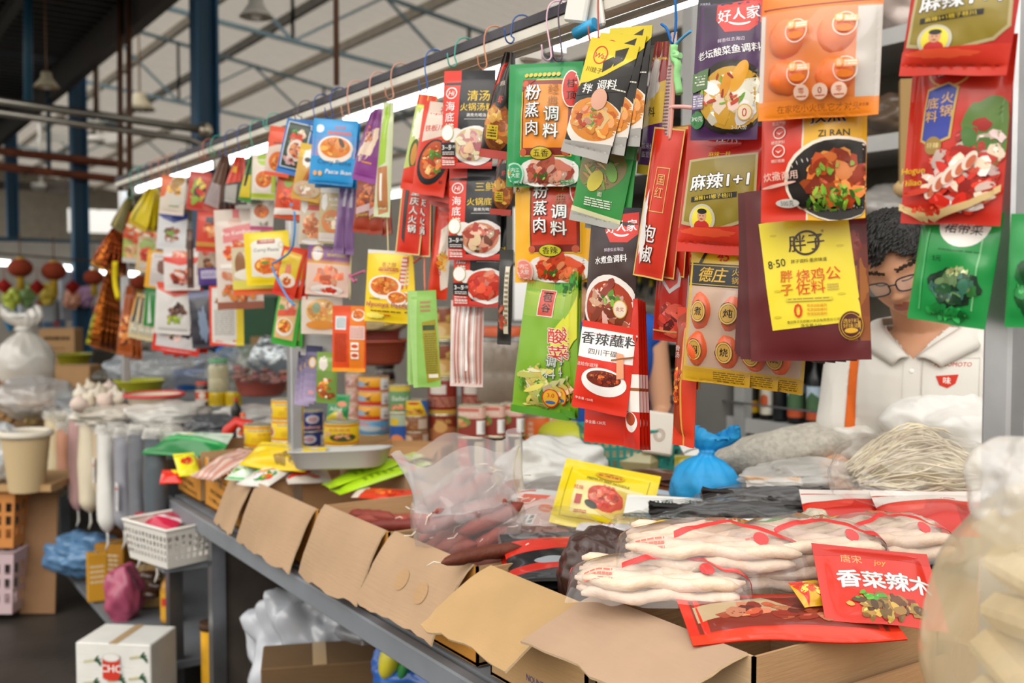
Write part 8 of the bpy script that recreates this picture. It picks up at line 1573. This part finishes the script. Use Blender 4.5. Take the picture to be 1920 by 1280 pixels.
def person(base, label, yawbody, hc, hr, arms, shirt, skin='d09c7a', stripe=True, sleeve=True, hair='15120f', glasses=True, trousers='3a3c44'):
    root = thing('person', label, 'person', base, yawbody); HC = Vector(hc); HR = (Matrix.Rotation(hr[0], 3, 'Z') @ Matrix.Rotation(hr[1], 3, 'X') @ Matrix.Rotation(hr[2], 3, 'Y')); R = np.array(HR)
    b = B('skin', skin); H = head_pts() @ R.T + np.array(hc); b.grid(H, close_u=True, flip=True)
    n0 = len(H) // 2
    for s in (-1, 1): b.ball(np.array(hc) + R @ np.array([s * .077, .012, -.004]), (.008, .018, .03), 14, 10, HR)
    nb = HC + HR @ Vector((0, .035, -.06)); capsule(b, (0, .015, 1.40), tuple(nb), .060, .056); capsule(b, (0, .02, 1.36), (0, .015, 1.43), .085, .06)
    tors = [((0, 0, 1.26), (.165, .105, .16)), ((0, .0, 1.08), (.15, .10, .16)), ((0, 0, .95), (.155, .105, .13))]
    for c, r in tors: b.ball(c, r, 26, 18)
    capsule(b, (-.15, .01, 1.345), (.15, .01, 1.345), .058, .058)
    for (sh, el, wr, fd) in arms:
        capsule(b, sh, el, .050, .041); capsule(b, el, wr, .040, .027); w = Vector(wr); f = Vector(fd).normalized(); sd = f.cross(Vector((0, 0, 1))).normalized(); up = sd.cross(f); palm = w + f * .055
        b.ball(tuple(palm), (.036, .046, .016), 14, 10, Matrix((sd, f, up)).transposed())
        for k in range(4):
            o_ = palm + f * .035 + sd * (.026 - .0175 * k); L = (.062, .072, .068, .054)[k]; m = o_ + f * L * .5 - up * .008; capsule(b, tuple(o_), tuple(m), .0085, .008, 8); capsule(b, tuple(m), tuple(m + f * L * .42 - up * .024), .008, .007, 8)
        o_ = w + f * .03 + sd * .03; m = o_ + sd * .022 + f * .026; capsule(b, tuple(o_), tuple(m), .011, .009, 8); capsule(b, tuple(m), tuple(m + f * .03 - up * .01), .009, .008, 8)
    for s in (-1, 1): capsule(b, (s * .085, 0, .90), (s * .095, -.01, .50), .078, .052); capsule(b, (s * .095, -.01, .50), (s * .1, .02, .09), .052, .036); capsule(b, (s * .1, .03, .045), (s * .11, -.13, .03), .04, .03)
    V, Fs = remeshed(b, .0048, 3)
    cen = np.array([V[list(f)].mean(0) for f in Fs]); L = (cen - np.array(hc)) @ R
    base_c = np.array(C(skin)); cols = np.tile(base_c, (len(Fs), 1))
    lip = (np.abs(L[:, 0]) < .024 * (1 - ((L[:, 2] + .060) / .018) ** 2).clip(0, 1) ** .5) & (np.abs(L[:, 2] + .060) < .0135) & (L[:, 1] < -.05); cols[lip] = C('a5614f')
    brow = (np.abs(np.abs(L[:, 0]) - .033) < .021) & (np.abs(L[:, 2] - (.036 - .12 * np.abs(np.abs(L[:, 0]) - .03))) < .0045) & (L[:, 1] < -.04); cols[brow] = C('3a2a22')
    sk = B('skin', skin); sk.add(V, Fs, [tuple(c) for c in cols]); body = sk.build('body', root)
    # closed, downcast eyes: lash lines
    for s in (-1, 1):
        b = B('hair', '1c1410'); q = np.linspace(-1, 1, 9); pts = np.stack([s * .031 + .014 * q, -.0885 + .018 * np.abs(s * .031 + .014 * q) ** 1.0 * 14 * .03 + .004 * q * q, .0085 - .0035 * (1 - q * q)], -1)
        bv = BVHTree.FromPolygons([tuple(v) for v in V], Fs); P3 = []
        for x, y, z in pts:
            o_ = HC + HR @ Vector((x, -.2, z)); h = bv.ray_cast(o_, HR @ Vector((0, 1, 0)), .3); P3.append(tuple((h[0] if h[0] else HC) - (HR @ Vector((0, 1, 0))) * .0006))
        b.tube(P3, .0014, 6); b.build('eyelashes', root)
    # hair
    rg = random.Random(5); b = B('hair', hair); Hn = head_pts(90, 70, .004); Ho = head_pts(90, 70, .016); d = Ho
    keep = []; nv, nu = Ho.shape[:2]; Ho = Ho + (.002 * noise(Ho, 60, 3))[..., None] * (Ho / np.linalg.norm(Ho, axis=-1, keepdims=True))
    def hairy(p):
        x, y, z = p; front = .072 + .010 * math.sin(x * 90) - .15 * abs(x) ** 1.0 * .3
        if y < -.02: return z > front - .06 * max(0, (abs(x) - .055) / .03)
        if y < .03: return z > .0 + (.03 - y) * -.2 + (.012 if abs(x) > .05 else 0)
        return z > -.055
    idx = -np.ones((nv, nu), int); 
    for j in range(nv - 1):
        for i in range(nu):
            i2 = (i + 1) % nu; c = (Ho[j, i] + Ho[j + 1, i2]) / 2
            if hairy(c):
                quad = [Ho[j, i], Ho[j + 1, i], Ho[j + 1, i2], Ho[j, i2]]; b.add(np.array(quad) @ R.T + np.array(hc), [(0, 1, 2, 3)])
    for k in range(1500):
        th = rg.random() * 1.75; ph = rg.random() * 2 * PI; p = np.array([math.sin(th) * math.cos(ph) * .09, math.sin(th) * math.sin(ph) * .11, math.cos(th) * .132])
        if not hairy(p * .98): continue
        if p[1] > -.03 and rg.random() < .6: continue
        nn = p / np.linalg.norm(p); fw = np.array([.25 * rg.uniform(-1, 1), -.28 if p[1] < .03 else .3, -.05 if p[1] < -.03 else -.3]); fw = np.array([-.35 + .2 * rg.uniform(-1, 1), -.55 if p[1] < .05 else .1, .1 if p[1] < .0 else -.5]); fw = fw - nn * (fw @ nn); tip = p + nn * .001 + fw * .05 * rg.uniform(.6, 1.1); pts = np.array([p - nn * .006, (p + tip) / 2 + nn * .003, tip]) @ R.T + np.array(hc); b.tube(pts, [.004, .0032, .0006], 4, cap=False)
    b.build('hair', root)
    if glasses:
        b = B('plastic', '23252c')
        def rim(cx): 
            q = np.linspace(0, 2 * PI, 28, endpoint=False); c, s = np.cos(q), np.sin(q); k = (np.abs(c) ** 3.2 + np.abs(s) ** 3.2) ** (-1 / 3.2); return np.stack([cx + .026 * c * k, -.112 + .30 * np.abs(cx + .026 * c * k) ** 1.6 * 2.2, .008 + .0165 * s * k], -1)
        for s in (-1, 1):
            b.tube(rim(s * .0335) @ R.T + np.array(hc), .0018, 6, close=True); e = np.array([[s * .06, -.098, .014], [s * .072, -.085, .015], [s * .083, -.03, .012], [s * .084, .012, .008]]); b.tube(e @ R.T + np.array(hc), .0024, 6)
        b.tube(np.array([[-.0085, -.112, .012], [0, -.116, .015], [.0085, -.112, .012]]) @ R.T + np.array(hc), .0018, 6); g = b.build('glasses', root)
        for s in (-1, 1):
            b = B('glass', 'e8eef0'); r_ = rim(s * .0335); b.add(np.concatenate([r_, r_.mean(0, keepdims=True)]) @ R.T + np.array(hc), [(i, (i + 1) % 28, 28) for i in range(28)]); b.build('lens', g)
    # shirt and trousers
    b = B('cloth', shirt)
    for c, r in tors: b.ball(c, (r[0] + .022, r[1] + .022, r[2] + (.0 if c[2] < 1 else .016)), 26, 18)
    capsule(b, (arms[0][0][0] + .03, .01, 1.345), (.155, .01, 1.345), .072, .072)
    if sleeve:
        for (sh, el, wr, fd) in arms: capsule(b, sh, tuple(Vector(sh).lerp(Vector(el), .62)), .066, .062)
    capsule(b, (0, .025, 1.36), (0, .02, 1.405), .10, .082)
    V2, F2 = remeshed(b, .0055, 5); V2 = V2 + (.0035 * noise(V2, 14, 2) + .003 * ridge(V2 * np.array([1, 1, .5]), 13, 6))[:, None] * (V2 - np.array([0, 0, 1.1])) / (np.linalg.norm(V2 - np.array([0, 0, 1.1]), axis=1)[:, None] + 1e-6)
    VB, VK = (1.345, .95) if sleeve else (1.30, .8)
    for sgn in (-1, 1):
        tgt = -.01 + sgn * (V2[:, 2] - VB) * VK; nr = (np.abs(V2[:, 0] - tgt) < .005) & (V2[:, 1] < 0) & (V2[:, 2] > VB - .004); V2[nr, 0] = tgt[nr]
    if stripe:
        off = .036 * (1.38 - V2[:, 2])
        for e_ in (-.150, -.128):
            tgt = e_ - off; nr = (np.abs(V2[:, 0] - tgt) < .0045) & (V2[:, 1] < .03); V2[nr, 0] = tgt[nr]
    cen = np.array([V2[list(f)].mean(0) for f in F2]); keep = []; kc = []
    for f, c in zip(F2, cen):
        if c[1] < .0 and c[2] > VB and abs(c[0] + .01) < (c[2] - VB) * VK: continue
        if c[2] > 1.418 or c[2] < .84: continue
        col = C(shirt)
        if stripe and -.150 < c[0] + .036 * (1.38 - c[2]) < -.128 and c[1] < .03 and c[2] > 1.0 and abs(c[0]) < .17: col = C('dd6a28')
        keep.append(f); kc.append(col)
    sb = B('cloth', shirt); sb.add(V2, keep, kc); so = sb.build('polo_shirt' if sleeve else 'vest', root)
    sol = so.modifiers.new('t', 'SOLIDIFY'); sol.thickness = .003; sol.offset = -1
    if sleeve:
        bv = BVHTree.FromPolygons([tuple(v) for v in V2], F2)
        def skin_y(x, z, o=.007):
            h = bv.ray_cast(Vector((x, -.4, z)), Vector((0, 1, 0)), .6); return (h[0].y if h[0] else -.05) - o
        for s in (-1, 1):
            I = [(0, .105, 1.425), (s * .07, .07, 1.436), (s * .09, .01, 1.432), (s * .08, -.045, 1.412), (s * .048 - .006, None, 1.385), (s * .008 - .01, None, 1.350)]
            O = [(0, .135, 1.375), (s * .10, .095, 1.385), (s * .135, .01, 1.398), (s * .122, None, 1.372), (s * .082, None, 1.350), (s * .050, None, 1.332)]
            I = np.array([(x, skin_y(x, z) if y is None else y, z) for x, y, z in I]); O = np.array([(x, skin_y(x, z) if y is None else y, z) for x, y, z in O])
            qs = np.linspace(0, 5, 21); f_ = lambda A: np.stack([np.interp(qs, range(6), A[:, c]) for c in range(3)], 1); Ii, Oo = f_(I), f_(O)
            P = np.array([Ii * (1 - t) + Oo * t + np.array([0, -.010, .008]) * math.sin(PI * t) for t in np.linspace(0, 1, 6)])
            b = B('cloth', shirt); b.grid(P, flip=(s > 0)); co = b.build('collar', root); m = co.modifiers.new('t', 'SOLIDIFY'); m.thickness = .004
        b = B('cloth', shirt); bv = BVHTree.FromPolygons([tuple(v) for v in V2], keep)
        def chest(u, v, x0, z0, w, h):
            out = []
            for a, c in zip(np.ravel(u), np.ravel(v)):
                hh = bv.ray_cast(Vector((x0 + a * w, -.4, z0 - c * h)), Vector((0, 1, 0)), .6); out.append(tuple(hh[0] - Vector((0, .0015, 0))) if hh[0] else (x0 + a * w, -.12, z0 - c * h))
            return np.array(out).reshape(*np.shape(u), 3)
        u, v = np.meshgrid(np.linspace(0, 1, 8), np.linspace(0, 1, 20)); b.grid(chest(u, v, -.028, 1.342, .036, .18), flip=True); b.c('f4f2ec')
        for z in (1.32, 1.25): b.ball(tuple(chest(np.array([.5]), np.array([0.]), -.028, z, .036, .1)[0]), (.006, .003, .006), 10, 6)
        b.build('placket', root)
        b = B('cloth', shirt); u, v = np.meshgrid(np.linspace(0, 1, 14), np.linspace(0, 1, 14)); b.grid(chest(u, v, .012, 1.352, .115, .125), flip=True)
        dj = D(115, 125, shirt); dj.t('AJINOMOTO', 62, 14, 13, 'c8502c', sh=.15); dj.p([(28, 40), (74, 36), (68, 56), (52, 66), (36, 60)], 'c83a2c'); dj.t('味', 51, 50, 17, 'f0e4dc', bold=.05); dj.frame(0, 0, 115, 125, 1, 'c8c2b8'); emit_print(b, dj, lambda u, v: chest(u, v, .012, 1.352, .115, .125) - np.array([0, .001, 0]), .115, .125); b.build('chest_pocket', root)
    b = B('cloth', trousers); b.ball((0, 0, .93), (.172, .12, .13), 24, 14)
    for s in (-1, 1): capsule(b, (s * .085, 0, .90), (s * .095, -.01, .50), .092, .07); capsule(b, (s * .095, -.01, .50), (s * .1, .02, .10), .07, .062)
    V3, F3 = remeshed(b, .012, 3); b = B('cloth', trousers); b.add(V3, F3); b.build('trousers', root)
    return root
pb_ = CAM + FLAT * 2.42 + RIGHT * .955
armsM = [((-.15, .01, 1.335), (-.185, -.06, 1.09), (-.13, -.27, 1.07), (.7, -.6, -.1)), ((.185, .01, 1.335), (.235, -.05, 1.09), (.10, -.26, 1.07), (-.7, -.6, -.1))]
BODY_YAW = A56 - .45
person((pb_.x, pb_.y, .0), 'man with glasses in a white polo shirt looking down behind the counter', BODY_YAW, (-.040, -.114, 1.557), (math.radians(0), math.radians(30), math.radians(-16)), armsM, 'dad6ce')
pw = CAM + FLAT * 3.75 + RIGHT * .33
armsW = [((-.18, .01, 1.335), (-.22, .0, 1.07), (-.12, -.2, .99), (.6, -.7, -.1)), ((.18, .01, 1.335), (.215, -.02, 1.06), (.12, -.22, .98), (-.6, -.7, -.1))]
person((pw.x, pw.y, .0), 'person in a blue sleeveless vest mostly hidden behind the green packets', A56, (-.15, -.03, 1.55), (math.radians(10), math.radians(14), 0), armsW, '2a56a8', stripe=False, sleeve=False, glasses=False)
